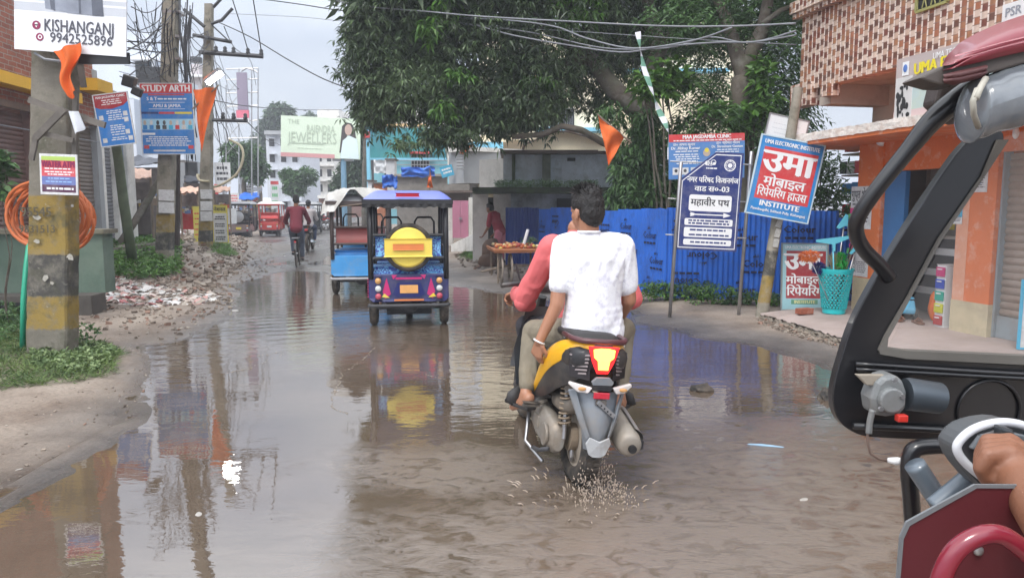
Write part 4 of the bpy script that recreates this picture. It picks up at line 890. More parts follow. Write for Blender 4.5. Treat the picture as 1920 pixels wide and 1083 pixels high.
shrub('broadleaf_shrub','small light green tuft of round leaves above the clinic sign',1335,400,12.8,[(1335,203,(.2,.15,.08),7),(1350,200,(.12,.1,.06),4)],LGREEN,.22,.11)
shrub('dark_bush','dark bush filling the plot behind the clinic and ward signs',1320,420,13.6,[(1320,330,(.9,.5,.6),260),(1280,260,(.5,.4,.4),110),(1400,300,(.8,.5,.5),200),(1250,370,(.7,.5,.3),120),(1460,330,(.7,.5,.5),160)],MIDG,.16,.045)
shrub('dark_bush','dark bush between the leaning pole and the orange shop',1520,420,13,[(1540,330,(.5,.4,.5),120),(1500,370,(.5,.4,.4),90),(1570,380,(.4,.4,.3),60)],MIDG,.14,.04)
# weeds along the fence foot
rd=random.Random(3)
for k,(x0,y0,w,n) in enumerate(((1225,572,.35,90),(1275,570,.5,150),(1345,578,.45,80),(1400,580,.4,70),(1450,582,.35,70),(1495,588,.2,30))):
    b=G(x0,y0); b.z=zg(b.x,b.y); o=thing('fence_weed',['weed clump at the corner of the blue fence','tallest weed clump left of the ward sign legs','low weed clump between the ward sign posts','weed clump beside the right ward sign post','weed clump at the leaning pole foot','small weed tuft by the leaning red board'][k],'weeds',b,0,'weeds along the blue fence')
    c=np.stack([RN.uniform(-w,w,n),RN.uniform(-.12,.14,n),RN.uniform(.02,.26 if k<3 else .16,n)],1); pos,d=whorls(c,6,.01,-.3); leaves('foliage',MIDG if k%2 else LGREEN,pos,d,.07,.028,o)
    MB().tube([(0,0,-.02),(.02,0,.1),(.0,.02,.2)],.006,5).build('stem',MIDG,o)
# hanging things in the boughs
def flag(name,label,pts,Y,m,stick=None,grp=None,dz=.0):
    q=[P(x,y,Y) for x,y in pts]; o=thing(name,label,'flag',q[0],0,grp); a,b_,c=q
    def f(u,v):
        p=a.lerp(b_,u).lerp(c,v); return p-a+V((0,.07*math.sin(v*6+u*7)*(1-v)+.04*MN.noise(V((u*3,v*3,px_seed))),0))
    px_seed=pts[0][0]; MB().grid(f,14,14,(0,.004,0)).build('cloth',m,o,smooth=True)
    if stick: MB().tube([P(*stick[0],Y+.02)-a,P(*stick[1],Y+.02)-a],.014,7).build('pole',WOOD,o)
    return o
OFL=mat('orange_cloth',(.68,.13,.02),.75,.12,5,.3,40)
flag('pennant_flag','orange pennant hanging from the mango tree above the blue fence',((1122,217),(1171,258),(1141,311)),11.5,OFL,((1119,214),(1184,268)))
pts=[(1196,60),(1200,90),(1208,130),(1222,170),(1232,200),(1246,228),(1254,250),(1257,300)]
o=thing('cloth_streamer','twisted green and white cloth streamer hanging down to the clinic sign','streamer',P(1257,300,10.6)); b0=o.location
ps=[P(x,y,11.3-.1*i)-b0 for i,(x,y) in enumerate(pts)]
def stv(u,v):
    i=min(6,int(u*7)); p=ps[i].lerp(ps[i+1],u*7-i); a=u*9; return p+V((math.cos(a),math.sin(a),.2))*(v-.5)*.085
mb=MB(); mb.grid(stv,60,2); mb.mi=[(0 if (k//8)%2 else 1) for k in range(len(mb.f))]; mb.build('cloth',[mat('green_cloth',(.14,.3,.22),.8),mat('pale_cloth',(.6,.62,.66),.8,.1)],o,smooth=True)
# ================= background, right of the road =================
MOULD=mat('mouldy_whitewash',(.62,.68,.77),.85,.12,1.2,.3,18,dirt=[((.2,.22,.2),.7,1.1,.56),((.08,.09,.07),.7,4,.64)])
MOULD2=mat('grey_whitewash',(.48,.52,.57),.85,.15,1.2,.3,18,dirt=[((.06,.065,.05),.85,1.3,.5)])
WW=mat('whitewash',(.72,.70,.66),.8,.1,1.5,.2,18,dirt=((.3,.28,.24),.6,2.5,.58))
CRM=mat('cream_paint',(.80,.71,.52),.8,.08,1,.1); SKYB=mat('sky_blue_paint',(.2,.5,.66),.7,.1,1.5,.1); TEAL=mat('teal_paint',(.22,.5,.58),.7,.12,1,.1)
MOSS=mat('mossy_slab',(.06,.065,.05),.95,.4,3,.9,20,dirt=((.05,.09,.025),.9,3,.48)); BRICKY=mat('block_brickwork',(.27,.25,.225),.9,.25,4,.5,20,dirt=((.12,.11,.1),.6,8,.5))
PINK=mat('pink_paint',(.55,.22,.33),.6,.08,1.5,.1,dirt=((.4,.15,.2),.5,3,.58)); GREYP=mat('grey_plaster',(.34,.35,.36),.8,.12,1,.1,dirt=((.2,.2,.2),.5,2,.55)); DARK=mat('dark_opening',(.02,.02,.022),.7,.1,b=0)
RUST=mat('rusty_sheet',(.12,.09,.075),.7,.3,3,.3)
def ob(name,label,cat,px,Y,grp=None,rz=0): p=P(px,385,Y); return thing(name,label,cat,(p.x,p.y,0),rz,grp)
def W(root,name,m,*rects,**k):
    mb=MB()
    for r in rects: pr(mb,*r)
    return mb.build(name,m,root,world=True,**k)
h=ob('mouldy_building','low grey whitewashed building with mossy ledge behind the blue fence','building',1090,19)
W(h,'wall',MOULD,(944,287,1052,360,19,.3),(1052.3,287,1500,360,18.99,.3)); W(h,'side_wall',WW,(899,300,943.5,352,19.6,.3,19.0))
W(h,'pilaster',mat('mossy_pilaster',(.17,.19,.15),.9,.3,4,.4),(1017,287,1032,360,18.9,.1)); W(h,'pilaster',MOSS,(960,289,966,345,18.93,.1))
W(h,'roof',RUST,(938,281,1120,288,18.6,3),(1120,283,1500,288,18.7,3)); W(h,'ledge',MOSS,(886,351,1200,362,17.6,1.4),(1200,352,1500,360,17.7,1.2))
W(h,'lower_wall',MOULD2,(958,363,1500,470,18.7,.3)); W(h,'lower_wall',WW,(886,363,915,500,18.9,.3),(925,363,958,500,18.8,.3))
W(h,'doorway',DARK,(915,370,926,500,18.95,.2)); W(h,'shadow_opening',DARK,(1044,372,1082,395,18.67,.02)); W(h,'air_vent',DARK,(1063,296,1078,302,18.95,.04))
# clumps of moss and grass on the ledge
for k,(a,b_) in enumerate(((930,980),(985,1060),(1065,1120))):
    p=P((a+b_)/2,352,17.8); o=thing('ledge_grass',['grass tuft at the left of the mossy ledge','grass growing on the middle of the mossy ledge','grass on the ledge behind the dark hair'][k],'grass',p,0,'grass tufts on the ledge'); w=(b_-a)/1387*17.8/2
    c=np.stack([RN.uniform(-w,w,200),RN.uniform(-.2,.6,200),RN.uniform(0,.16,200)],1); pos,d=whorls(c,4,.01,-.5); leaves('foliage',MIDG,pos,d,.09,.02,o)
g=ob('cream_gable_house','cream house with shallow pitched gable behind the mouldy building','building',1060,24)
q=[P(985,283,24),P(1135,283,24),P(1135,266,24),P(1062,247,24),P(1045,247,24),P(985,272,24)]; q[0].z=q[1].z=0
MB().prism(q,(0,5,0)).build('wall',CRM,g,world=True)
q2=[P(1045,244.5,23.7),P(1064,244.5,23.7),P(1140,263,23.7),P(1140,265,23.7),P(1064,246.5,23.7),P(1045,246.5,23.7),P(980,272,23.7),P(980,270,23.7)]; MB().prism(q2,(0,5.5,0)).build('roof',RUST,g,world=True)
c=ob('cream_apartment_block','tall cream apartment block with grilled window and balcony seen through the mango leaves','building',990,32)
W(c,'wall',CRM,(900,60,1150,262,32,8)); c2=W(c,'wall',WW,(840,165,885,330,33,6)); W(c,'wall',CRM,(1150,40,1420,262,36,6))
for x in (847,861,875): W(c,'pillar',CRM,(x,165,x+6,330,32.8,.3))
wn=W(c,'window',DARK,(1018,203,1075,238,31.95,.1)); 
W(wn,'frame',WHITE,(1045,203,1048,238,31.85,.05),(1018,236,1075,239,31.85,.05),(1018,202,1075,204,31.85,.05)); mb=MB()
for k in range(14): mb_=pr(mb,1019+4*k,204,1019.7+4*k,236,31.8,.03)
mb.build('grille',STEEL,wn,world=True)
wn=W(c,'window',DARK,(1180,70,1230,120,35.95,.1)); W(wn,'frame',WHITE,(1204,70,1206,120,35.9,.04)); W(c,'awning',SKYB,(1005,239,1130,246,31.2,.9))
W(c,'ledge',SKYB,(1170,128,1360,134,35.4,.6)); 
bl=W(c,'balcony',CRM,(880,262,950,266,31,1)); W(bl,'railing',WHITE,(880,240,950,242,30.95,.04),(880,250,950,252,30.95,.04),(900,240,901.5,262,30.95,.04),(925,240,926.5,262,30.95,.04),(948,240,949.5,262,30.95,.04))
b=ob('blue_ledge_house','low house with bright sky blue parapet and cream wall beneath','building',910,27)
W(b,'parapet',SKYB,(878,266,943,289,26.5,2)); W(b,'wall',CRM,(888,290,945,470,26.9,3)); W(b,'ledge',mat('red_brown_tile',(.3,.13,.09),.7),(890,299,945,306,26.3,.6))
b=ob('grey_balcony_house','grey plastered house with jutting upper balcony and orange edged roof','building',865,26)
W(b,'balcony',GREYP,(842,285,870,345,25.5,3,24.5)); W(b,'wall',GREYP,(870.5,330,892,400,25.3,3)); W(b,'wall',MOULD2,(868,300,892,330,25.4,3)); 
W(b,'roof',WW,(836,278,872,286,25.2,3,24.3)); MB().prism([P(862,287,24.3),P(885,268,24.3),P(885,272,24.3),P(868,288,24.3)],(0,.8,0)).build('roof_edge',ORANGE,b,world=True)
s_=W(b,'railing',STEEL,*[(857,292+6*k,872,294+6*k,24.3,.03) for k in range(5)]); W(b,'roof',RUST,(760,358,892,362,24,1.4,23))
bb=Board('small_blue_sign','small tilted blue shop sign below the grey balcony','sign',P(838,321,24.9),.42,.36,0,R(16),CYAN); bb.lines(.1,.9,[.3,.6],.16,LW,2,3,word=.15).done()
bb=Board('hanging_shop_board','little white and blue board beside the orange roof edge','sign',P(879,297,25.1),.2,.3,0,0,SKYB); bb.lines(.1,.9,[.3,.6],.16,LW,2,3,word=.1).done()
b=ob('pink_gate','pink metal gate between the block wall and the white doorway','gate',866,23)
W(b,'gate_leaf',PINK,(848,376,863,446,23,.08)); W(b,'gate_leaf',PINK,(863.4,376,878,446,23,.08)); W(b,'gate_post',WW,(878.5,370,889,462,22.9,.3)); W(b,'latch',STEEL,(860,408,866,411,22.94,.03))
b=ob('sloped_plinth','cream sloped ramp wall with grey scrawled lines below the pink gate','wall',868,20); a=[P(846,459,21.6),P(893,436,20),P(893,470,20),P(846,472,21.6)]; MB().prism(a,(0,.5,0)).build('ramp_wall',WW,b,world=True)
b=ob('block_boundary_wall','unplastered grey block wall behind the blue rickshaw roof','wall',800,30); W(b,'wall',BRICKY,(744,330,838,470,30,.4)); W(b,'coping',CONC,(740,326,842,330.5,29.8,.7))
b=ob('block_boundary_wall','second grey block wall topped by a dark sheet beside the pink gate','wall',850,25); W(b,'wall',BRICKY,(822,345,880,376,23.8,.4)); W(b,'wall',WW,(838,376,848,460,23.7,.4))
b=ob('teal_building','teal fronted building with big plain banner and red topped window','building',765,38)
W(b,'wall',TEAL,(690,298,842,420,38,5)); W(b,'wall',WW,(697,190,840,296,38.3,5)); W(b,'stripe',mat('pale_orange',(.75,.5,.25),.7),(700,232,800,237,38.2,.08))
bn=W(b,'banner',mat('teal_banner',(.04,.27,.27),.4,.15,.4,0,dirt=((.03,.12,.2),.8,.35,.5)),(693,240,838,296,37.9,.05)); W(bn,'banner_rail',SKYB,(691,296,838,300,37.7,.1))
w_=W(b,'window',DARK,(772,288,806,330,37.9,.1)); W(w_,'frame',STEEL,*[(772+5.5*k,290,773+5.5*k,330,37.8,.04) for k in range(7)]); W(w_,'lintel',mat('red_lintel',(.5,.06,.06),.6),(768,284,810,288,37.6,.4))
W(b,'window',DARK,(722,300,736,345,37.9,.1)); W(b,'door',DARK,(697,300,706,318,37.9,.1)); W(b,'balcony_rail',STEEL,(740,300,840,301.5,37,.04),(740,308,840,309.5,37,.04))
p=thing('blue_post','tall sky blue post with a red box at the edge of the teal building','post',P(692,385,33)); p.location.z=0; W(p,'shaft',SKYB,(689,232,695,420,33,.15)); W(p,'red_box',RED,(684,246,695,258,32.9,.2))
for k,(x0,y0,x1,y1,Y,m,lb) in enumerate(((752,313,815,331,29,mat('blue_tarp',(.03,.14,.55),.4,.2,3,.6,5),'blue tarpaulin spread over the block wall coping'),(716,328,745,352,26,mat('blue_tarp',(.03,.14,.55)),'blue tarpaulin hung beside the white junk left of the block wall'),(700,300,737,325,34,PAPER,'grey white bundle hung at the teal building balcony'))):
    o=ob('tarpaulin',lb,'tarpaulin',(x0+x1)/2,Y); A=P(x0,y0,Y);B4=P(x1,y1,Y)
    MB().grid(lambda u,v:(A.x+(B4.x-A.x)*u-o.location.x,A.y-o.location.y+.25*MN.noise(V((u*5,v*3,k))),A.z+(B4.z-A.z)*v+.1*MN.noise(V((u*4,k,2)))),18,8,(0,.03,0)).build('sheet',m,o,smooth=True)
flag('pennant_flag','thin orange pennant standing above the blue rickshaw roof',((806,318),(812,352),(800,352)),22,OFL,((806,316),(806,372)))
# roadside junk right, in front of the block walls
for k,(x,y,w,hh,Y,m,lb) in enumerate(((690,340,8,58,28,WHITE,'white upright board at the left of the roadside junk'),(702,345,20,50,28,mat('rust_orange',(.45,.16,.07),.7,.2),'rust orange cabin behind the tarpaulin roofed rickshaw'),(725,300,16,62,31,mat('pale_cladding',(.5,.5,.5),.7,.2,2),'pale clad kiosk under the teal building'))):
    o=ob('roadside_cabin',lb,'cabin',x+w/2,Y); W(o,'body',m,(x,y,x+w,y+hh+30,Y,.6)); W(o,'roof',RUST,(x-2,y-3,x+w+2,y-.3,Y-.1,.9))
# billboard
bo=thing('billboard','large pale billboard with outlined jewellers lettering and a woman on a blue pillar','billboard',P(645,385,36)); bo.location.z=0
MB().tube([(0,.1,0),(0,.1,P(645,293,36).z)],.13,14).build('pillar',mat('blue_grey_post',(.16,.3,.42),.5),bo,angle=40)
bc=P(601,258,35.8); bw=142/1387*36.3; bh=73/1387*36.3
bd=Board.__new__(Board); bd.o=bo; bd.T=facing(bc-bo.location,R(4),0,R(-2.2)); bd.w=bw; bd.h=bh; bd.acc={}
m_=MB(); m_.box((0,0,-.12),(bw,bh,.2)); m_.v=[tuple(bd.T@V(v)) for v in m_.v]; m_.build('board',mat('pale_green_sheet',(.66,.76,.6),.5,.05,.5,0),bo)
FT=mat('faint_green_ink',(.45,.52,.41),.6,0,b=0)
bd.rect(0,.9,.68,1,mat('dusty_pink_print',(.6,.3,.3),.5,0,b=0),1).txt('RAJENDRA',.5,.3,.5,FT,bold=0,maxw=1.3).txt('JEWELLERS',.4,.53,.72,FT,bold=0,maxw=2.3).txt('THE',.16,.14,.3,FT,bold=0).lines(.1,.6,[.66],.02,FT,2,3,j=0,word=.5).lines(.2,.55,[.78],.015,FT,2,3,word=.04)
HAIR_P=mat('dark_hair_print',(.06,.05,.05),.6,0,b=0)
bd.poly([(.74,.85),(.76,.45),(.77,.2),(.82,.1),(.89,.12),(.93,.25),(.95,.48),(.9,.5),(.84,.4),(.8,.6),(.78,.85)],HAIR_P,2).disc(.85,.28,.17,mat('portrait_skin',(.5,.36,.3),.6,0,b=0),3,ry=.26).poly([(.75,.99),(.78,.55),(.86,.42),(.96,.5),(.99,.99)],mat('portrait_dress',(.68,.8,.82),.6,0,b=0),4)
bd.done(); MB().b2((-.5,0,P(645,296,36).z-.15),(.5,.2,P(645,293,36).z)).build('bracket',STEEL,bo)
# ================= far street end =================
def storeys(root,x0,x1,y0,y1,Y,nx,ny,m,wm=DARK,wf=.45,hf=.5,dep=6,wallname='wall',bal=False):
    W(root,wallname,m,(x0,y0,x1,y1,Y,dep))
    for i in range(nx):
        for j in range(ny):
            cx=x0+(x1-x0)*(i+.5)/nx; cy=y0+(y1-y0)*(j+.5)/ny; w=(x1-x0)/nx*wf/2; hh=(y1-y0)/ny*hf/2
            wi=W(root,'window',wm,(cx-w,cy-hh,cx+w,cy+hh,Y-.03,.1))
            W(root,'window_ledge',m,(cx-w*1.3,cy-hh-1.2,cx+w*1.3,cy-hh-.2,Y-.5,.5))
    if bal:
        for j in range(1,ny): yy_=y0+(y1-y0)*j/ny; W(root,'balcony',m,(x0-1,yy_-1.5,x1+1,yy_+1,Y-.9,.9))
fb=ob('white_apartments','white multi storey apartments far down the street below the billboard','building',590,72); storeys(fb,558,628,225,395,72,4,6,WW,bal=True); W(fb,'stair_tower',WW,(600,205,640,226,73,4))
fb=ob('grey_office','grey clad office block left of the billboard','building',530,60); storeys(fb,503,566,252,400,60,3,5,mat('pale_grey_paint',(.5,.52,.56),.7,.08)); W(fb,'roof',GREYP,(500,245,568,252,59.5,7))
fb=ob('brown_shop_row','low red brown shopfront row at the far bend of the road','building',625,58); W(fb,'wall',mat('red_brown_wall',(.24,.12,.09),.8,.2),(598,372,660,408,58,4)); W(fb,'roof',WW,(596,366,662,372,57.5,5)); 
for k in range(4): W(fb,'shop_opening',DARK,(602+14*k,384,612+14*k,406,57.9,.2))
fb=ob('white_rooftop_block','white rooftop block peeping over the billboard','building',640,85); storeys(fb,615,690,210,380,85,3,6,WHITE)
def ftree(label,px,Y,blobs,m,size=.35,grp=None,name='distant_tree'):
    b=P(px,385,Y); o=thing(name,label,'tree',(b.x,b.y,0),0,grp)
    cs=np.concatenate([in_ell(n,tuple(P(x,y,Y)),(rx*Y/F,rx*Y/F,ry*Y/F),.35) for x,y,rx,ry,n in blobs]); pos,d=whorls(cs,7,.05,.1); leaves('crown',m,pos-np.array(o.location),d,size*RN.uniform(.7,1.2,len(pos)),size*.4,o,droop=.1)
    t=MB(); top=P(blobs[0][0],blobs[0][1],Y)-o.location; limb(t,[(0,0,0),top*.6,top],.22,.08,int(px),8); t.build('trunk',BARK,o,smooth=True)
DKF=leafmat('distant_leaf',(.04,.07,.04),(.12,.19,.1),.6,.3)
ftree('tall rounded dark tree on the skyline left of the billboard',515,80,[(525,215,26,22,260),(510,240,22,24,200),(495,275,28,30,260),(520,290,20,20,120)],DKF,.6)
ftree('bushy green tree hanging over the left market stalls',455,44,[(460,290,32,24,260),(440,310,24,20,160),(480,320,22,22,150),(430,280,14,12,60)],MIDG,.34)
ftree('pale thin leaved tree in front of the white apartments',560,50,[(555,345,22,26,200),(575,330,18,18,120),(540,330,14,16,90)],MIDG,.3)
ftree('dark dense tree behind the billboard pillar',650,46,[(660,330,26,40,330),(640,350,20,30,180),(680,280,18,40,220),(675,220,14,26,120)],DKF,.34)
ftree('yellow green tree beside the teal banner',684,42,[(684,225,8,25,70),(690,200,12,14,50)],LGREEN,.3)
ftree('small tree beyond the roof terrace near the billboard top',575,90,[(580,218,12,9,60)],DKF,.5)
# ================= left side of the road =================
def brick_mat(name,c1,c2,mort,sc=1.,sw=False):
    m=mat(name,c1,.9,0,b=0); nt=m.node_tree; N=nt.nodes; L=nt.links; B=N['Principled BSDF']
    tc=N.new('ShaderNodeTexCoord'); sp=N.new('ShaderNodeSeparateXYZ'); cb=N.new('ShaderNodeCombineXYZ'); L.new(tc.outputs['Object'],sp.inputs[0])
    ad=N.new('ShaderNodeMath'); ad.operation='ADD'; L.new(sp.outputs['X'],ad.inputs[0]); L.new(sp.outputs['Y'],ad.inputs[1]); L.new(ad.outputs[0],cb.inputs[0]); L.new(sp.outputs['Z'],cb.inputs[1])
    nz=N.new('ShaderNodeTexNoise'); nz.inputs['Scale'].default_value=6; L.new(tc.outputs['Object'],nz.inputs[0])
    va=N.new('ShaderNodeVectorMath'); va.operation='MULTIPLY_ADD'; L.new(nz.outputs['Color'],va.inputs[0]); va.inputs[1].default_value=(.03,.03,0); L.new(cb.outputs[0],va.inputs[2])
    bt=N.new('ShaderNodeTexBrick'); bt.inputs['Scale'].default_value=sc; bt.inputs['Brick Width'].default_value=.25; bt.inputs['Row Height'].default_value=.09; bt.inputs['Mortar Size'].default_value=.010; bt.inputs['Mortar Smooth'].default_value=.4; bt.inputs['Bias'].default_value=-.1
    bt.inputs['Color1'].default_value=tuple(c1)+(1,); bt.inputs['Color2'].default_value=tuple(c2)+(1,); bt.inputs['Mortar'].default_value=tuple(mort)+(1,); L.new(va.outputs[0],bt.inputs[0])
    n2=N.new('ShaderNodeTexNoise'); n2.inputs['Scale'].default_value=3; n2.inputs['Detail'].default_value=6; L.new(tc.outputs['Object'],n2.inputs[0]); mr=N.new('ShaderNodeMapRange'); mr.inputs[3].default_value=.55; mr.inputs[4].default_value=1.5; L.new(n2.outputs[0],mr.inputs[0])
    sc_=N.new('ShaderNodeVectorMath'); sc_.operation='SCALE'; L.new(bt.outputs['Color'],sc_.inputs[0]); L.new(mr.outputs[0],sc_.inputs['Scale']); L.new(sc_.outputs[0],B.inputs['Base Color'])
    bp=N.new('ShaderNodeBump'); bp.inputs['Distance'].default_value=.02; bp.inputs['Strength'].default_value=.9; bp.invert=True; L.new(bt.outputs['Fac'],bp.inputs['Height']); L.new(bp.outputs[0],B.inputs['Normal']); return m
BRK=brick_mat('raw_brick',(.34,.125,.08),(.24,.08,.055),(.36,.30,.26))
YB=mat('yellow_band',(.75,.42,.03),.6,.08,2,.1)
LA=math.atan(.07); lb=thing('brick_shop_row','raw red brick building with brown roller shutters and yellow band at the left edge','building',(-8.75,12,0.),LA)
LMi=pmat(lb).inverted(); LNv=V((math.cos(LA),math.sin(LA),0))
def FL(px,py,off=0.): return LMi@PL(px,py,lb.location+LNv*off,LNv)     # x outward to the road = +
pl=.62; zt=FL(34,205).z; zb_=FL(34,150).z
yA=FL(66,300).y; yB=FL(150,300).y; yC=FL(184,300).y; yD=FL(190,300).y; yE=FL(216,300).y; yF=FL(236,300).y; yG=FL(250,300).y
MB().b2((-6,-6,zt),(0,yC,9.)).build('brick_wall',BRK,lb)
MB().b2((.003,-6,zb_-.2),(.32,yB-.4,zb_)).build('yellow_band',YB,lb); z2=FL(175,156).z; MB().b2((.003,yB+.1,z2-.25),(.4,yC,z2)).build('yellow_band',YB,lb)
MB().b2((.003,-6,zt-.02),(.1,yC,zt+.1)).build('lintel',mat('rusty_angle',(.16,.10,.07),.7,.2),lb)
BRS=mat('brown_shutter',(.165,.095,.08),.5,.12,2,.1,dirt=((.1,.07,.06),.5,3,.56)); GRS=mat('grey_shutter',(.2,.2,.21),.5,.15,2,.1); GRS2=mat('grey_brown_shutter',(.22,.18,.155),.5,.15,2,.1)
ya=FL(64,300).y
shutter(-6,ya-.1,pl,zt-.02,-.12,lb,BRS,.085,amp=-.02)
MB().b2((-.14,ya-.1,pl),(.03,ya+.5,zt)).build('pillar',mat('brown_jamb',(.17,.1,.085),.7,.2),lb)
MB().b2((-.3,ya+.5,pl),(0,yB-.05,zt)).build('pillar',BRK,lb)
shutter(yB-.05,yC-.05,pl,zt,-.12,lb,GRS2,.085,amp=-.02); MB().b2((-.14,yC-.05,pl),(.02,yD,zt+1.2)).build('pillar',GREYP,lb)
shutter(yD+.12,yE,pl,zt-.3,-.12,lb,GRS,.085,amp=-.02); MB().b2((-.14,yD,pl),(.02,yD+.12,zt)).build('pillar',WW,lb); MB().b2((-.14,yE,pl),(.02,yE+.1,zt)).build('pillar',WW,lb)
MB().b2((-.12,yE+.1,pl),(-.05,yF,zt-.3)).build('door',mat('slate_blue_door',(.2,.27,.36),.5,.1),lb); MB().b2((-.14,yF,pl),(.02,yG,zt)).build('pillar',WW,lb)
MB().b2((-6,yC+.003,zt+.003),(-.3,yG,zt+1.0)).build('upper_wall',mat('beige_wall',(.45,.4,.35),.8,.15),lb)
MB().b2((-.3,-6,0),(.75,yG+.4,pl)).build('plinth',mat('wet_plinth',(.2,.17,.145),.9,.2,2,.5,dirt=((.09,.08,.07),.7,3,.5)),lb)
MB().tube([(.08,-2,zt-.35),(.08,yC,zt-.35)],.012,6).build('conduit',WIREG,lb); 
# low green stained wall
o=thing('low_wall','low green stained wall with dark drain opening at the left edge behind the big pole','wall',(-8.0,9.6,0),LA)
gs=mat('green_stained_plaster',(.10,.15,.115),.85,.25,1.5,.3,dirt=((.2,.25,.2),.6,2,.56)); a=P(-40,442,10); bq=P(60,442,10.4)
MB().b2((-3,.2,.32),(a.x+8+1.7,.5,1.12)).build('wall',gs,o); MB().b2((-3,.14,1.122),(a.x+8+1.75,.56,1.18)).build('coping',MOSSC,o); MB().b2((-3,-.2,.0),(a.x+8+1.7,.198,.33)).build('step',mat('dark_step',(.09,.08,.07),.8,.2),o); MB().b2((-3,-.206,.03),(a.x+8+1.3,-.203,.25)).build('drain_opening',DARK,o)
# ---------- big square pole with banner
a=G(97,672); a.z=zg(a.x,a.y); tp=P(112,-330,7.22)
bp_=thing('square_pole','thick square concrete pole with faded yellow and black bands beside the road edge at left','pole',a,R(-4)); 
MSS=mat('mossy_square_concrete',(.135,.125,.095),.92,.22,3,.7,18,dirt=[((.085,.085,.05),.8,3,.50),((.38,.34,.29),.5,9,.66)])
def bz(y): return P(97,y,7.05).z-a.z
banded(bp_,a-V((0,0,.15)),tp,.212,.165,[(bz(618),bz(556),PYC),(bz(556),bz(478),PKC),(bz(478),bz(366),PYC)],sq=.5,dk=.85)
fy=a.y-.19
t=MB(); text(t,'95545',.125,facing((.03,-.112,P(97,398,7.05).z-a.z),0),'CENTER',.03); text(t,'9831513',.105,facing((.03,-.112,P(97,430,7.05).z-a.z),0),'CENTER',.03); t.build('painted_number',mat('dull_number_paint',(.10,.085,.055),.9,.2),bp_)
def patchy(n,rect,seed):
    rd=random.Random(seed); mb=MB()
    for k in range(n):
        q=P(rd.uniform(rect[0],rect[2]),rd.uniform(rect[1],rect[3]),7.03)-a; m=rd.randint(5,8); r=rd.uniform(.012,.035)
        yy_=-.115+.008*(q.z/3); mb.add([(q.x+r*math.cos(2*PI*i/m)*rd.uniform(.5,1.5),yy_,q.z+r*math.sin(2*PI*i/m)*rd.uniform(.5,1.2)) for i in range(m)],[tuple(range(m))])
    return mb
patchy(9,(66,380,140,640),3).build('torn_paper',mat('stained_paper',(.42,.4,.35),.8,.2,20,dirt=((.2,.18,.14),.6,30,.5)),bp_)
# planks nailed on the pole
for k,(x0,y0,x1,y1,w,Y) in enumerate(((57,187,206,236,.055,6.93),(128,205,72,258,.06,6.87),(84,250,145,264,.045,6.90),(72,255,62,300,.05,6.90),(150,80,163,165,.05,7.0),(148,170,146,292,.045,6.95))):
    p0,p1=P(x0,y0,Y)-a,P(x1,y1,Y)-a; d=(p1-p0); n_=V((-d.z,0,d.x)).normalized()*w/2; MB().prism([p0+n_,p1+n_,p1-n_,p0-n_],(0,.025,0)).build('nailed_plank',mat('grey_plank',(.13,.115,.1),.85,.3,5,.5,30),bp_)
MB().tube([P(150,120,7.0)-a,P(90,112,6.95)-a,P(70,100,6.95)-a],.012,6).build('wire_tie',WIREG,bp_)
o=thing('white_rag','white and grey rag tied on the plank of the square pole','rag',P(138,215,6.85)); MB().grid(lambda u,v:((u-.5)*.09+(v*.05),-.03*math.sin(u*6)*v,-.21*v*(1-.3*u)+.03),10,10,(0,.004,0)).build('cloth',mat('pale_cloth',(.6,.62,.66),.8,.1),o,smooth=True)
b=Board('kishanganj_banner','white printed banner with KISHANGANJ and a phone number on top of the square pole','banner',P(132,-75,6.9),1.01,1.62,0,R(-4),mat('banner_white',(.74,.75,.77),.5,.04,2,.15,6),th=.012)
ty=lambda y:(y+238)/325.
b.rect(0,.0,1,.785,mat('banner_grey_photo',(.5,.52,.56),.6,.1,2,0),1)
for k in range(9): b.rect(.0,.45+.035*k,1,.462+.035*k,mat('banner_bench',(.72,.73,.76),.6,0,b=0),2)
GJ=mat('grey_jacket_print',(.23,.25,.3),.6,.35,3,0); GJ2=mat('dark_jacket_print',(.1,.11,.14),.6,.3,3,0)
b.poly([(.2,.3),(.48,.2),(.5,.785),(.28,.77)],GJ,3).poly([(.48,.25),(.66,.2),(.72,.79),(.47,.785)],GJ,4).poly([(.64,.3),(.72,.25),(.8,.79),(.7,.79)],GJ2,5).poly([(.27,.5),(.33,.5),(.37,.78),(.33,.77)],GJ2,5).poly([(.55,.35),(.57,.35),(.6,.785),(.58,.785)],GJ2,5)
GI=mat('charcoal_ink',(.07,.07,.09),.5,0,b=0); MR=mat('maroon_ink',(.25,.02,.08),.5,0,b=0)
b.txt('KISHANGANJ',.58,.862,.155,GI,bold=.014,maxw=.62,name='town_lettering').txt('9942525896',.6,.925,.125,GI,bold=.012,maxw=.56,name='phone_lettering')
b.disc(.20,.862,.038,MR,4,name='location_mark').disc(.20,.857,.014,LW,5).poly([(.186,.858),(.214,.858),(.2,.877)],LW,5).disc(.23,.925,.035,MR,4,name='telephone_mark').disc(.233,.925,.02,LW,5,r0=.011)
b.done()
MB().b2((.0,.02,-.90),(.46,.05,-.80)).build('backing_frame',BLACK,b.o)
o=thing('orange_cloth','crumpled orange cloth strip tied under the KISHANGANJ banner on the square pole','cloth',P(125,85,6.88))
MB().grid(lambda u,v:((u-.5)*(.24-.16*v)+.02+.03*math.sin(v*7)-.0*v,-.04+.03*math.sin(u*9+v*3),.02-.50*v*(1-.25*abs(u-.4))-.08*(1-u)*(1-v)),14,18,(0,.004,0)).build('cloth',OFL,o,smooth=True)
b=Board('water_poster','framed red and blue WATER ATM poster on the square pole','poster',P(110,327,6.88),.345,.37,0,R(-2),PAPER,th=.012)
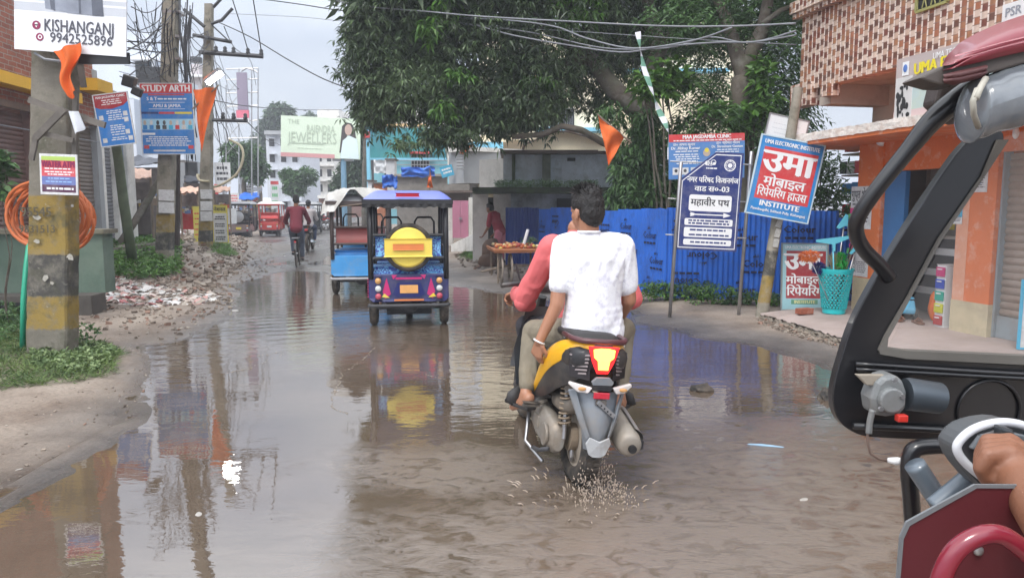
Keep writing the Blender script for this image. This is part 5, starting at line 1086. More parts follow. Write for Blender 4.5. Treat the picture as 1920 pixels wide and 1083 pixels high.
b.rect(.05,.06,.95,.16,mat('lime_print',(.4,.55,.12),.6,0,b=0),1).rect(.05,.16,.95,.55,ink('pink_red_print',(.6,.08,.1)),1).rect(.05,.55,.95,.76,ink('slate_print',(.12,.16,.4)),1).rect(.05,.76,.95,.94,ink('maroon_print',(.07,.01,.05)),1)
b.txt('WATER ATM',.5,.255,.085,MR,bold=.05,maxw=.3,lv=5).lines(.12,.9,[.36,.44,.5],.03,LW,2,1,word=.1).lines(.12,.9,[.6,.68],.025,ink('sky_print',(.3,.5,.8)),2,2,word=.1).lines(.15,.9,[.85],.05,LW,2,4,word=.12).done()
# coil, pipe
o=thing('pipe_coil','orange corrugated pipe coil hung round the square pole','pipe coil',P(89,398,7.6)); mb=MB(); OC=mat('orange_conduit',(.55,.14,.04),.5,.12,4,0)
pts=[]
for k in range(7*28+1):
    a_=2*PI*k/28; n=k/28; pts.append(((.40+.035*math.sin(n*2.1))*math.cos(a_),-.05+.03*n*.9+.12*math.sin(a_*.5+n),(.335+.03*math.cos(n*1.7))*math.sin(a_)-.01*n))
mb.tube(pts,.017,7).build('coil',OC,o,smooth=True)
o=thing('green_pipe','green plastic pipe standing beside the square pole','pipe',G(43,668)); o.location.z=zg(o.location.x,o.location.y)
MB().tube([(0,0,0),P(44,560,o.location.y)-o.location,P(49,500,o.location.y+.1)-o.location,P(54,462,o.location.y+.2)-o.location,P(70,440,o.location.y+.3)-o.location],.026,10).build('pipe_body',mat('green_pvc',(.02,.33,.2),.4,.1),o,smooth=True)
# grass bed round the pole
def bed(name,label,poly,n,m,size,wd,h,per=5,grp=None,seed=0,z=0.):
    pg=ip(poly,z); xs=[p[0] for p in pg]; ys=[p[1] for p in pg]; cx,cy=sum(xs)/len(xs),sum(ys)/len(ys)
    Xr=RN.uniform(min(xs),max(xs),n*3); Yr=RN.uniform(min(ys),max(ys),n*3); k=sdf(pg,Xr,Yr)+vnoise(Xr,Yr,3,seed)*.15<0; Xr,Yr=Xr[k][:n],Yr[k][:n]
    Z=gheight(Xr,Yr); hz=np.random.RandomState(2).uniform(0,h,len(Xr)); c=np.stack([Xr-cx,Yr-cy,Z+hz],1); pos,d=whorls(c,per,.005,-.5)
    o=leaves(name,m,pos,d,RN.uniform(size*.6,size*1.3,len(pos)),wd,None,droop=.1); o.location=(cx,cy,0); return tag(o,label,'grass' if 'grass' in name else 'weeds',kind='stuff')
GRS_=leafmat('grass_blade',(.05,.1,.025),(.17,.24,.07),.6,3)
bed('grass_bed','green grass round the foot of the square pole',[(-60,620),(40,600),(60,660),(150,655),(200,650),(232,680),(225,705),(150,735),(0,745),(-60,740)],2600,GRS_,.09,.007,.02,6)
bed('pale_weeds','pale green round leaved weeds in front of the square pole',[(55,672),(150,655),(215,662),(222,690),(170,712),(80,705)],420,PALEG,.045,.032,.07,6)
bed('dark_weeds','dark leafy weeds behind and left of the square pole',[(-40,600),(45,590),(60,640),(150,640),(190,655),(150,672),(0,668)],420,MIDG,.06,.03,.2,6)
bed('verge_weeds','bright green weed patch on the rubble behind the square pole',[(165,505),(215,480),(290,468),(345,480),(340,502),(260,518),(190,515)],1500,LGREEN,.11,.04,.22,6,z=.2)
bed('verge_grass','small grass patch at the foot of the third pole',[(395,485),(430,480),(445,490),(400,494)],260,LGREEN,.14,.012,.08,6)
bed('right_verge_grass','grass patch beside the sloped plinth right of the road',[(866,485),(900,468),(912,485),(880,496)],200,LGREEN,.15,.02,.12,6)
shrub('leafy_plant','leafy plant poking in at the left edge before the brown shutter',2,420,8.5,[(2,340,(.1,.15,.25),18),(5,300,(.07,.1,.1),8)],MIDG,.13,.07,cat='plant',sr=.008)
# ---------- rubble and litter
def isl_mat(name,cols,r=.85):
    m=mat(name,(.3,.3,.3),r,0,b=0); nt=m.node_tree; N=nt.nodes; L=nt.links; g=N.new('ShaderNodeNewGeometry'); rp=N.new('ShaderNodeValToRGB'); rp.color_ramp.interpolation='CONSTANT'; e=rp.color_ramp.elements
    while len(e)<len(cols): e.new(.5)
    for i,c in enumerate(cols): e[i].position=i/len(cols); e[i].color=tuple(c)+(1,)
    L.new(g.outputs['Random Per Island'],rp.inputs[0]); L.new(rp.outputs[0],N['Principled BSDF'].inputs['Base Color']); return m
RUB=isl_mat('rubble_mix',[(.22,.175,.14),(.28,.23,.185),(.14,.11,.085),(.33,.29,.245),(.24,.15,.11),(.19,.155,.125),(.17,.135,.105)]); LIT=isl_mat('litter_mix',[(.62,.6,.58),(.55,.42,.38),(.5,.5,.5),(.45,.14,.14),(.68,.65,.63),(.6,.6,.58),(.55,.52,.5),(.45,.36,.32),(.42,.36,.3),(.3,.25,.2),(.48,.28,.25),(.6,.5,.45),(.35,.3,.25),(.5,.48,.45)],.5)
def scatter(name,label,poly,n,m,s0,s1,flat=.6,pile=0.,seed=1,cat='rubble'):
    pg=ip(poly); xs=[p[0] for p in pg]; ys=[p[1] for p in pg]; rs=np.random.RandomState(seed); Xr=rs.uniform(min(xs),max(xs),n*3); Yr=rs.uniform(min(ys),max(ys),n*3); d_=sdf(pg,Xr,Yr); k=d_<0; Xr,Yr,d_=Xr[k][:n],Yr[k][:n],d_[k][:n]; Z=gheight(Xr,Yr); cx,cy=Xr.mean(),Yr.mean(); mb=MB()
    for x,y,z,d in zip(Xr,Yr,Z,d_):
        s=rs.uniform(s0,s1)*rs.uniform(.5,1); hz=z+min(-d,1.)*pile*rs.uniform(0,1); r_=rs.uniform(.6,1.3,(8,3)); M=Matrix.Translation((x-cx,y-cy,hz+s*flat*.3))@Euler(tuple(rs.uniform(-.5,.5,2))+(rs.uniform(0,6),)).to_matrix().to_4x4()
        vs=[(sx*s*r_[i][0]/2,sy*s*.7*r_[i][1]/2,sz*s*flat*r_[i][2]/2) for i,(sx,sy,sz) in enumerate(((-1,-1,-1),(1,-1,-1),(1,1,-1),(-1,1,-1),(-1,-1,1),(1,-1,1),(1,1,1),(-1,1,1)))]
        mb.add(vs,[(0,3,2,1),(4,5,6,7),(0,1,5,4),(1,2,6,5),(2,3,7,6),(3,0,4,7)],M)
    o=mb.build(name,m); o.location=(cx,cy,0); return tag(o,label,cat,kind='stuff')
scatter('rubble','broken brick and stone rubble along the left verge',[(150,470),(250,455),(440,452),(475,480),(440,520),(380,560),(250,540),(160,520)],2200,RUB,.03,.15,.5,.05,2)
scatter('rubble','scattered small stones on the muddy left bank',[(150,520),(400,520),(440,560),(330,640),(160,640)],900,RUB,.02,.08,.5,0,3)
scatter('litter','pale plastic and paper litter heaped on the left verge',[(150,535),(230,528),(330,548),(420,555),(380,575),(280,585),(160,572)],700,LIT,.04,.19,.12,.05,4,'litter')
scatter('rubble','fine gravel and mud clods along the left edge of the wet road',[(400,470),(470,455),(510,470),(520,500),(470,530),(440,580),(380,600),(330,640),(300,640),(400,560)],1500,RUB,.015,.07,.4,0,9)
scatter('litter','litter at the foot of the stalls behind the poles',[(215,440),(340,425),(440,440),(400,465),(250,470)],380,LIT,.06,.25,.3,.25,5,'litter')
scatter('rubble','pebbles and leaves dotted on the sandy left foreground',[(-60,740),(300,690),(300,720),(60,900),(-60,950)],130,RUB,.008,.03,.4,0,6)
scatter('rubble','crumbled concrete along the foot of the pavement kerb',[(1420,600),(1500,618),(1600,655),(1700,690),(1690,705),(1590,668),(1500,640),(1420,615)],420,RUB,.015,.07,.6,0,7)
scatter('rubble','stones on the muddy verge beyond the mossy building',[(850,470),(960,480),(1000,520),(930,520),(860,505)],200,RUB,.04,.16,.5,0,8)
# a few separate pieces lying in the water
for k,(x,y,s,m,lb,c) in enumerate(((1316,732,.1,RUBBER,'dark stone sticking out of the puddle before the blue reflection','stone'),(1550,745,.12,RUBBER,'black rag lying in the puddle beside the vehicle frame','rag'),(440,582,.10,PAPER,'white and yellow packet at the left waterline','packet'),(97,610+250,.02,RUBBER,'dark leaf on the sandy left bank','leaf'),(35,885,.02,PAPER,'white scrap on the sandy left bank','scrap'),(372,963,.03,PAPER,'white scrap floating in the near puddle','scrap'),(1435,835,.11,mat('pale_blue_strip',(.25,.4,.55),.5),'pale blue strip lying in the shallow puddle','strip'),(1508,936,.03,PAPER,'small white scrap in the puddle by the orange reflection','scrap'))):
    q=G(x,y); q.z=max(0,zg(q.x,q.y)); o=thing(c if c!='leaf' else 'fallen_leaf',lb,c,q,k); m=mat('wet_scrap',(.36,.34,.31),.4,.2,20) if m is PAPER else m; rd=random.Random(k); fl=.5 if c in('stone','rag') else .06
    M=Matrix.Scale(1,4); mb=MB(); mb.ell((0,0,s*fl*.2),(s,s*(.5 if c!='strip' else .12),s*fl),10); mb.v=[tuple(V(v)*(1+.45*MN.noise(V(v)*30+V((k,0,0))))) for v in mb.v]; mb.build('piece',m,o)
# ---------- round poles, signs, cables
P2a=G(308,512); P2a.z=zg(P2a.x,P2a.y); P2b=P(328,-260,16.7); p2=thing('square_pole','slim concrete pole with banded foot carrying the STUDY board','pole',P2a)
f=lambda y:P(308,y,16.5).z-P2a.z
banded(p2,P2a-V((0,0,.2)),P2b,.165,.14,[(f(468),f(435),PKC),(f(435),f(402),PYC)],sq=.8,dk=1.3)
for k,(y0,y1) in enumerate(((356,376),(380,398))): q=P(312,(y0+y1)/2,P2a.y-.16)-P2a; MB().box((q.x,q.y,q.z),(.34,.006,.24),ry=.03).build('paper_notice',PAPER,p2)
MB().tube([P(336,-100,16.6)-P2a,P(337,60,16.5)-P2a,P(350,130,16.5)-P2a,P(352,250,16.5)-P2a],.028,8).build('cable_bundle',WIRE,p2,smooth=True)
for y in (22,68,110): q=P(322,y,16.5)-P2a; MB().box((q.x,q.y+.15,q.z),(.37,.34,.05)).build('steel_band',STEEL,p2)
P3a=G(386,488); P3a.z=zg(P3a.x,P3a.y); P3b=P(392,8,20.4); p3=thing('square_pole','second slim concrete pole with crossarms, topped by steel horns','pole',P3a)
f=lambda y:P(386,y,20.2).z-P3a.z
banded(p3,P3a-V((0,0,.2)),P3b,.165,.10,[(f(478),f(453),PYC),(f(453),f(432),PKC),(f(432),f(415),PYC)],sq=.8,dk=1.2)
for y0,y1 in ((356,372),(378,394),(397,414)): q=P(387,(y0+y1)/2,P3a.y-.16)-P3a; MB().box((q.x,q.y,q.z),(.32,.006,.25)).build('paper_notice',PAPER,p3)
IRON=mat('dark_iron',(.05,.05,.055),.6,.2)
def bar(root,x0,y0,x1,y1,Y,r,name='crossarm',m=IRON,Y1=None): return MB().tube([P(x0,y0,Y)-root.location,P(x1,y1,Y1 or Y)-root.location],r,6).build(name,m,root)
bar(p3,374,98,493,106,20.2,.06); bar(p3,362,66,434,79,20.2,.05); bar(p3,398,225,464,227,20.2,.05); bar(p3,345,18,383,50,20.1,.05,'horn'); bar(p3,396,45,416,38,20.1,.04,'horn'); bar(p3,414,40,436,16,20.1,.04,'horn'); bar(p3,400,14,420,-8,20.1,.04,'horn'); bar(p3,398,48,430,78,20.1,.02,'brace')
for x,y in ((405,98),(422,99),(438,100),(465,102),(490,104),(418,222),(438,223),(460,224)): q=P(x,y-4,20.2)-P3a; MB().lathe([(0,-.08),(.05,-.08),(.06,0),(.04,.02),(.055,.06),(.03,.1),(0,.11)],Matrix.Translation(q),10).build('insulator',IRON,p3,smooth=True)
# street lamp
o=thing('street_lamp','lit white street lamp head leaning out from the second slim pole','street lamp',P(401,145,14.6))
M=Euler((0,R(-35),0)).to_matrix().to_4x4(); MB().rbox((0,0,.04),(.39,.18,.06),.025,M).build('housing',STEEL,o,smooth=True)
MB().rbox((0,0,-.02),(.35,.15,.05),.02,M).build('lens',mat('lamp_light',(1,1,1),.5,0,b=0,emit=(1,.97,.92,40)),o,smooth=True); MB().tube([M@V((-.15,0,.05)),P(388,170,20.1)-o.location],.03,8).build('arm',STEEL,o)
flag('pennant_flag','large orange pennant tied to the second slim pole beside the STUDY board',((362,168),(405,164),(378,284)),14.4,OFL,((360,205),(410,160)))
b=Board('study_board','blue STUDY board with row of small portraits hung on the first slim pole','sign',P(314,223,16.2),1.11,1.47,0,R(0),ink('board_blue',(.03,.2,.55)),frame=PAPER)
b.rect(0,0,1,.135,RED,1).txt('STUDY ARTH',.5,.07,.2,LW,bold=.04,maxw=1.02,lv=5).rect(.15,.145,.85,.165,RED,2).txt('S & T',.22,.215,.10,LW,bold=.05).lines(.32,.95,[.215],.02,LW,2,1,word=.08).txt('AMU & JAMIA',.5,.315,.10,LW,bold=.03,maxw=.75).rect(.15,.262,.85,.268,LW,2).rect(.15,.355,.85,.361,LW,2)
b.rect(0,.40,.33,.43,DBLU,2).rect(.34,.40,.64,.43,RED,2).rect(.65,.40,.98,.43,YEL,2).rect(0,.5,1,.655,ink('pale_sky_print',(.35,.6,.75)),2)
for k in range(8): b.disc(.06+.125*k,.555,.032,[SKIN_I,PAPER,KEY,KEY,SKIN_I,PAPER,SKIN_I,SKIN_I][k],4,ry=.05).rect(.02+.125*k,.59,.1+.125*k,.65,[BLU,BLU,KEY,KEY,CYAN,RED,PAPER,CYAN][k],3)
b.rect(0,.70,.25,.73,LW,2).lines(.05,.95,[.76,.79,.82,.85,.88],.013,LW,2,5,word=.06).rect(.02,.88,.12,.93,RED,3).rect(.88,.88,.98,.93,RED,3).rect(.2,.945,.82,.97,PAPER,3).done()
b=Board('clinic_board','small tilted blue clinic board with red curved heading on the leaning green post','sign',P(214,224,12.9),.57,.85,0,R(7),ink('board_blue',(.03,.2,.55)),frame=PAPER)
b.poly([(0,0),(1,0),(1,.17),(.85,.24),(.5,.29),(.15,.27),(0,.23)],ink('dark_red_print',(.35,.02,.03)),1).txt('MAA JAGDAMBA CLINIC',.5,.05,.055,LW,bold=.04,maxw=.5).lines(.2,.85,[.11,.15,.19],.016,LW,2,1,word=.12).lines(.3,.8,[.33,.37,.42,.46,.5,.62,.66,.70,.75,.8,.86,.9],.018,LW,2,3,word=.1)
for x,y in ((.06,.4),(.06,.85),(.8,.36),(.8,.48),(.78,.72),(.84,.85)): b.rect(x,y,x+.13,y+.09,PAPER,3)
b.done()
o=thing('leaning_post','green weathered round post leaning left of the STUDY board','post',P(247,466,15)); MB().tube([(0,0,-.2),P(232,380,14.6)-o.location,P(222,300,14)-o.location,P(216,262,13.2)-o.location],[.10,.095,.085,.08],12).build('shaft',mat('green_bamboo',(.15,.19,.12),.8,.25,4,.4),o,smooth=True)
o=thing('leaning_timber','dark timber prop leaning behind the first slim pole','timber',P(206,474,16.5)); MB().tube([(0,0,-.1),P(250,420,17)-o.location,P(300,338,17.6)-o.location,P(330,285,18)-o.location],[.08,.08,.085,.08],9).build('shaft',BARK,o,smooth=True)
o=thing('iron_post','dark iron post standing just right of the first slim pole','post',P(331,465,18)); MB().tube([(0,0,-.1),P(333,200,18)-o.location],.075,8).build('shaft',mat('dark_rust',(.06,.045,.04),.8,.3),o)
o=thing('flood_light','black flood light box hung in the cables above the small clinic board','lamp',P(243,153,13)); MB().box((0,0,0),(.2,.16,.2),ry=.3).build('housing',BLACK,o,bevel=.02); MB().box((.12,-.0,-.17),(.17,.1,.15),ry=.45).build('lamp_box',BLACK,o,bevel=.02); MB().tube([(0,0,.1),(.1,.05,.2),(.25,.1,.1)],.012,6).build('bracket',IRON,o)
b=Board('stall_notice','tall yellow topped notice board with black pictures right of the second slim pole','sign',P(413,420,20.9),.38,1.02,0,0,PAPER,frame=YEL); b.rect(0,0,1,.2,ink('notice_yellow',(.62,.55,.1)),1).txt('नेशनल',.5,.1,.14,KEY,bold=.03,maxw=.32).lines(.1,.9,[.3,.36,.5,.56,.68,.74,.86,.92],.035,KEY,2,5,word=.12).done()
for k,(x,w_) in enumerate(((369,14),(420,0))):
    if w_: b=Board('stall_notice','yellow notice strip left of the second slim pole','sign',P(370,420,21.2),.22,1.0,0,0,ink('notice_yellow',(.62,.55,.1))); b.lines(.1,.9,[.2,.35,.5,.65,.8],.04,RED,2,5,word=.2).done()
# pale buildings behind the poles
b=ob('pale_house','pale blue white house with barred window behind the left cables','building',240,27); W(b,'wall',mat('pale_blue_wall',(.58,.62,.68),.8,.06,.6,.05),(188,185,262,300,27,1.5),(262.3,148,350,300,27.4,1.5)); wi=W(b,'window',DARK,(270,118+8,322,155+5,27.2,.1))
W(b,'wall',mat('pale_blue_wall',(.58,.62,.68)),(180,60,300,184,29,1.2),(300.5,100,345,147,29,1.2)); wn=W(b,'window',GLASS,(268,116,298,152,28.9,.08)); W(wn,'frame',WHITE,(298.5,113,302,155,28.8,.15),(264,152.5,298,155,28.8,.15)); W(b,'cornice',WHITE,(255,108,305,112,28.6,.5))
b=ob('grey_market_block','grey plastered block with tin eave behind the first slim pole','building',350,33); W(b,'wall',GREYP,(300,190,372,420,33,1.5)); W(b,'roof',RUST,(296,185,376,190,32.5,2)); 
for k,(x0,y0,x1,y1) in enumerate(((310,190,330,230),(345,190,365,230),(310,290,335,340),(350,300,372,350))): W(b,'window',DARK,(x0,y0,x1,y1,32.95,.1))
b=ob('terrace_house','pink grey terrace house with roof tanks seen above the STUDY board','building',350,45); W(b,'wall',mat('pink_grey_wall',(.5,.45,.45),.8,.08),(335,120,385,300,45,1)); W(b,'cornice',WHITE,(330,140,390,144,44.6,.6)); MB().tube([P(368,118,46)-b.location,P(368,108,46)-b.location],.35,12).build('water_tank',BLACK,b)
# advertising tower
tw=thing('hoarding_tower','lattice hoarding tower with tall mauve and red hanging panels on the skyline','tower',P(470,385,42)); tw.location.z=0
for x in (424,448,472,484): bar(tw,x,128 if x>440 else 160,x,400,42,.035,'upright',STEEL,42)
for y in (130,150,175,200,228,260): bar(tw,424,y,484,y-2,42,.03,'cross_bar',STEEL)
for k in range(5): bar(tw,424,150+28*k,448,178+28*k,42,.02,'diagonal_brace',STEEL); bar(tw,448,150+28*k,424,178+28*k,42,.02,'diagonal_brace',STEEL)
MB().tube([P(452,134,42)-tw.location,P(462,128,42)-tw.location,P(474,131,42)-tw.location,P(484,137,42)-tw.location],.05,6).build('arched_top',STEEL,tw)
W(tw,'panel',mat('mauve_panel',(.23,.19,.25),.5,.06,1,0),(453,136,472,206,41.8,.1)); W(tw,'panel',ink('pink_panel',(.6,.12,.18)),(450,206.5,473,221,41.8,.1)); W(tw,'panel',PAPER,(450,222,473,232,41.7,.1))
# market stalls
rd=random.Random(5)
def stall(label,x0,x1,yt,yb,Y,tarp,body,tilt=8,goods=None):
    o=ob('market_stall',label,'stall',(x0+x1)/2,Y); zz=P(960,yb,Y).z
    A=P(x0,yt+tilt,Y-.8)-o.location; B_=P(x1,yt+tilt*.7,Y-.8)-o.location; C_=P(x1,yt,Y+1)-o.location; D_=P(x0,yt,Y+1)-o.location
    MB().grid(lambda u,v:A.lerp(B_,u).lerp(D_.lerp(C_,u),v)+V((0,0,.12*MN.noise(V((u*4,v*3,Y+x0))))),16,8,(0,0,.02)).build('canopy',tarp,o,smooth=True)
    for x in (x0+2,x1-2):
        for dy in (-.6,.8): q=P(x,yt+tilt*.5,Y+dy)-o.location; MB().tube([(q.x,q.y,zz-.4),q],.03,6).build('post',WOOD,o)
    W(o,'counter',body,(x0+3,(yt+yb)/2+6,x1-3,yb,Y,.8)); W(o,'back_sheet',mat('dim_sheet',(.16,.14,.13),.8,.3),(x0,yt+tilt+2,x1,yb,Y+1,.1))
    if goods: tag(W(o,'goods',goods,*[(x:=rd.uniform(x0+3,x1-9),y:=(yt+yb)/2+rd.uniform(-6,5),x+rd.uniform(3,7),y+rd.uniform(3,7),Y-.05-.02*k,.05) for k in range(14)]),kind='stuff')
    return o
STP=mat('salmon_tarp',(.58,.36,.26),.6,.15,3,.5,6); BTP=mat('dark_tarp',(.05,.055,.07),.5,.2,3,.5,6); WTP=mat('white_tarp',(.62,.62,.62),.5,.15,3,.5,6); BLT=mat('blue_tarp',(.03,.14,.55))
GD=isl_mat('goods_mix',[(.5,.08,.06),(.55,.5,.42),(.12,.2,.4),(.5,.35,.08),(.1,.1,.1),(.6,.6,.6)],.6)
stall('stall with salmon tarpaulin eave left of the first slim pole',232,284,318,440,19,STP,mat('dark_counter',(.12,.1,.09),.8,.2),22,GD)
stall('stall with black and white sheets above the leaning timber',236,300,296,430,23,BTP,WOOD,16,GD)
stall('stall with salmon sheet and red counter between the two slim poles',336,372,352,430,24,STP,RED,12,GD)
stall('dark stall behind the second slim pole',345,400,330,425,28,BTP,WOOD,12,GD)
stall('white sheeted stall behind the tall notice board',400,432,350,420,30,STP,PAPER,12,GD)
stall('blue tarpaulin stall behind the grey three wheeler',445,486,362,410,42,BLT,WOOD,14,GD)
stall('black tarpaulin stall at the far left bend of the street',455,492,352,400,48,BTP,PAPER,8,GD)
stall('pale awning stall at the farthest left of the street',488,512,372,400,55,WTP,WOOD,8,GD)
for k,(x0,y0,x1,y1,Y,mm,lb) in enumerate(((402,305,432,345,34,PAPER,'white shop board with dark letters hung below the street trees'),(430,362,448,382,38,PAPER,'small white board above the blue tarpaulin stall'),(508,340,523,392,44,PAPER,'narrow white board with red top on the far pole'),(436,282,462,296,44,mat('mint_board',(.3,.55,.48),.6),'mint green board half hidden in the street tree'),(448,345,475,366,46,GREYP,'grey blank board above the black tarpaulin stall'))):
    q=P((x0+x1)/2,(y0+y1)/2,Y); w=(x1-x0)*Y/F; hh=(y1-y0)*Y/F; b=Board('far_signboard',lb,'sign',q,w,hh,0,0,mm); b.lines(.08,.92,[.25,.5,.75],.12,[KEY,RED,GRNI,LW,KEY][k],2,k,word=.15)
    if k==2: b.rect(0,0,1,.12,RED,3)
    b.done(); MB().b2((-.05,.03,-q.z),(.05,.1,-hh/2)).build('post',STEEL,b.o)
for k,(x,y0,Y,r,lb) in enumerate(((407,345,38,.1,'red post beside the street tree'),(489,270,52,.13,'slender grey pole at the far left of the street'),(610,385,50,.06,'thin white pole near the far brown shops'),(700,300,30,.05,'thin dark post by the roadside junk'))):
    q=P(x,385,Y); q.z=0; o=thing('thin_post',lb,'post',q); MB().tube([(0,0,0),(0,0,P(x,y0,Y).z)],r,8).build('shaft',[RED,CONC,WHITE,IRON][k],o)
# ---------- cables
def cable(px,rs,Ys,r,m=WIRE,label=None,grp=None,name='cable'):
    n=len(px); out=[]
    pts=[P(x,y,Ys[0]+(Ys[1]-Ys[0])*i/(n-1)) for i,(x,y) in enumerate(px)]
    for i in range(n-1):               # Catmull-Rom
        p0,p1,p2_,p3_=pts[max(i-1,0)],pts[i],pts[i+1],pts[min(i+2,n-1)]
        for k in range(6):
            t=k/6; out.append(.5*((2*p1)+(p2_-p0)*t+(2*p0-5*p1+4*p2_-p3_)*t*t+(3*p1-p0-3*p2_+p3_)*t**3))
    out.append(pts[-1]); o0=out[0]; ob_=MB().tube([p-o0 for p in out],r,6).build(name,m,smooth=True); ob_.location=o0
    return tag(ob_,label,'cable',grp)
CB='overhead cables crossing above the road'
for k,(px,r,lb) in enumerate((([(600,-8),(640,4),(700,14),(800,22),(900,31),(1060,40),(1240,49),(1380,49),(1492,44)],.014,'topmost grey cable running almost straight to the tiled building'),([(610,-12),(720,32),(790,44),(880,46),(960,66),(1060,84),(1165,98),(1240,88),(1340,80),(1420,78),(1492,58)],.014,'grey cable dipping lowest above the orange pennant'),([(640,-4),(760,22),(850,33),(950,38),(1040,50),(1100,72),(1190,91),(1300,76),(1372,52)],.014,'grey cable swinging up past the forked trunk'),([(650,2),(740,26),(870,44),(1000,62),(1130,90),(1250,90),(1330,70),(1400,80),(1492,66)],.012,'grey cable crossing its neighbours under the mango boughs'),([(430,26),(560,32),(650,40),(850,47),(1060,58),(1300,74),(1492,84)],.006,'thin cable running from the second slim pole to the tiled building'),([(470,-4),(560,8),(640,20),(760,30)],.012,'black cable entering the mango crown high on the left'))):
    cable(px,None,(15.5,10.6) if k<4 else (19,10.8) if k==4 else (18,15),r,WIREG if k<5 else WIRE,lb,CB)
for px,Ys,lb in (([(410,42),(470,70),(540,112),(600,145),(650,165)],(20,16),'single cable slanting down across the sky into the mango crown'),([(400,188),(470,200),(560,206),(640,206)],(20,34),'level cable passing behind the billboard top'),([(436,0),(452,50),(465,95)],(19,20.2),'cable dropping onto the long crossarm near its middle'),([(474,-5),(482,45),(490,97)],(19,20.2),'cable dropping onto the outer end of the long crossarm'),([(420,50),(440,90),(470,115),(480,160)],(20,42),'slack cable from the horns to the hoarding tower'),([(465,230),(500,262),(530,275),(560,300)],(20,60),'cable running down to the far white building'),([(240,90),(300,98),(330,90)],(13,16.5),'horizontal black cable left of the first slim pole'),([(60,60),(110,68),(160,78),(235,78),(320,82)],(9,16.5),'cable passing under the KISHANGANJ banner to the first slim pole')):
    cable(px,None,Ys,.014,WIRE,lb,None)
rd=random.Random(21); TG='black cable tangle between the left poles'
for k in range(64):
    kind=k%4
    if kind==0: x0,y0,x1,y1,Y0,Y1=rd.uniform(225,250),rd.uniform(-20,170),rd.uniform(318,332),rd.uniform(-20,170),rd.uniform(12,14),16.5
    elif kind==1: x0,y0,x1,y1,Y0,Y1=330,rd.uniform(-20,200),390,rd.uniform(20,250),16.5,20.2
    elif kind==2: x0,y0,x1,y1,Y0,Y1=392,rd.uniform(30,230),rd.uniform(420,470),rd.uniform(130,330),20.2,rd.uniform(22,40)
    else: x0,y0,x1,y1,Y0,Y1=rd.uniform(240,330),rd.uniform(-10,60),rd.uniform(240,330),rd.uniform(90,180),14,17
    sg=rd.uniform(5,60); n=5; px=[(x0+(x1-x0)*i/n+rd.uniform(-3,3),y0+(y1-y0)*i/n+sg*4*(i/n)*(1-i/n)*.5) for i in range(n+1)]
    cable(px,None,(Y0,Y1),rd.choice([.005,.007,.009,.013]),WIRE,'one of the black cables tangled among the left concrete poles',TG)
for k in range(10):
    x=rd.uniform(345,365)+k%3*4; cable([(x,rd.uniform(-20,40)),(x-8+rd.uniform(-6,6),100),(x+rd.uniform(-10,10),170),(x+rd.uniform(-5,12),rd.uniform(240,330))],None,(16.4,16.6),rd.choice([.007,.010,.015]),WIRE,'one of the black cables hanging down beside the STUDY board','black cables hanging down by the first slim pole')
cable([(392,340),(375,338),(372,328),(400,350),(440,330),(455,300),(452,275),(430,262)],None,(20.1,21),.035,mat('pale_hose',(.5,.44,.3),.6),'thick pale hose looped round the second slim pole',None,'hose')
# ================= figures =================
SK=mat('brown_skin',(.27,.125,.07),.5,.1,5,.08,60); SK2=mat('warm_brown_skin',(.36,.17,.1),.45,.08,5,.08,60)
HAIR=mat('black_hair',(.012,.010,.010),.55,.3,40,.8,120); 
def hand(mb,w,d,n,s,curl=(.5,.6,.5),size=1.,spread=.0,thumb=.5):
    """w wrist, d finger direction, n palm normal (curl side), s thumb side"""
    w=V(w); d=V(d).normalized(); s=V(s); s=(s-d*s.dot(d)).normalized(); n=V(n); n=(n-d*n.dot(d)-s*n.dot(s)).normalized(); z=size
    for k,o in enumerate((.030,.010,-.010,-.028)):
        kn=w+(d*(.088-.006*abs(k-1))+s*o)*z; caps(mb,w+d*.01*z+s*o*.55*z,kn,.013*z,.0115*z,8); p=kn; dd=d+s*spread*o*12; a=0
        for L_,c,r in zip(((.042,.046,.043,.034)[k],(.027,.030,.028,.021)[k],(.02,.022,.021,.018)[k]),curl,(.0095,.0088,.008)):
            a+=c*(1+.1*k); v=(dd.normalized()*math.cos(a)+n*math.sin(a)); q=p+v*L_*z; caps(mb,p,q,r*z,r*.93*z,8); p=q
    b=w+(d*.022+s*.030)*z; t1=b+(d*.028+s*.022+n*.02*thumb)*z; t2=t1+(d*.026+s*.004+n*.022*thumb)*z; caps(mb,w+s*.012*z+d*.01*z,b,.015*z,.014*z,8); caps(mb,b,t1,.012*z,.0105*z,8); caps(mb,t1,t2,.0105*z,.009*z,8)
def head(mb,hm,M,s=1.):
    """head in frame M: origin at head centre, +y face forward, +z up"""
    E=lambda c,r:mb.ell(tuple(x*s for x in c),tuple(x*s for x in r),16,M)
    E((0,-.008,.025),(.074,.092,.085)); E((0,.02,-.035),(.058,.068,.062)); E((0,.035,-.075),(.036,.042,.03)); E((0,.03,-.02),(.062,.058,.05))
    E((0,.092,-.018),(.012,.016,.02)); E((0,.083,.0),(.009,.012,.026)); E((0,.078,-.058),(.024,.010,.007)); E((0,.076,-.068),(.022,.010,.006)); E((-.028,.078,.008),(.014,.010,.008)); E((.028,.078,.008),(.014,.010,.008)); E((0,.078,.026),(.045,.014,.008))
    for x in (-1,1): E((.077*x,-.002,-.012),(.009,.019,.031))
    if hm is not None:
        H=lambda c,r:hm.ell(tuple(x*s for x in c),tuple(x*s for x in r),16,M)
        H((0,-.012,.045),(.081,.098,.083)); H((0,-.045,.0),(.076,.066,.075)); H((0,-.02,.10),(.066,.08,.045)); H((0,.045,.085),(.06,.045,.035)); H((0,-.062,-.035),(.060,.038,.045))
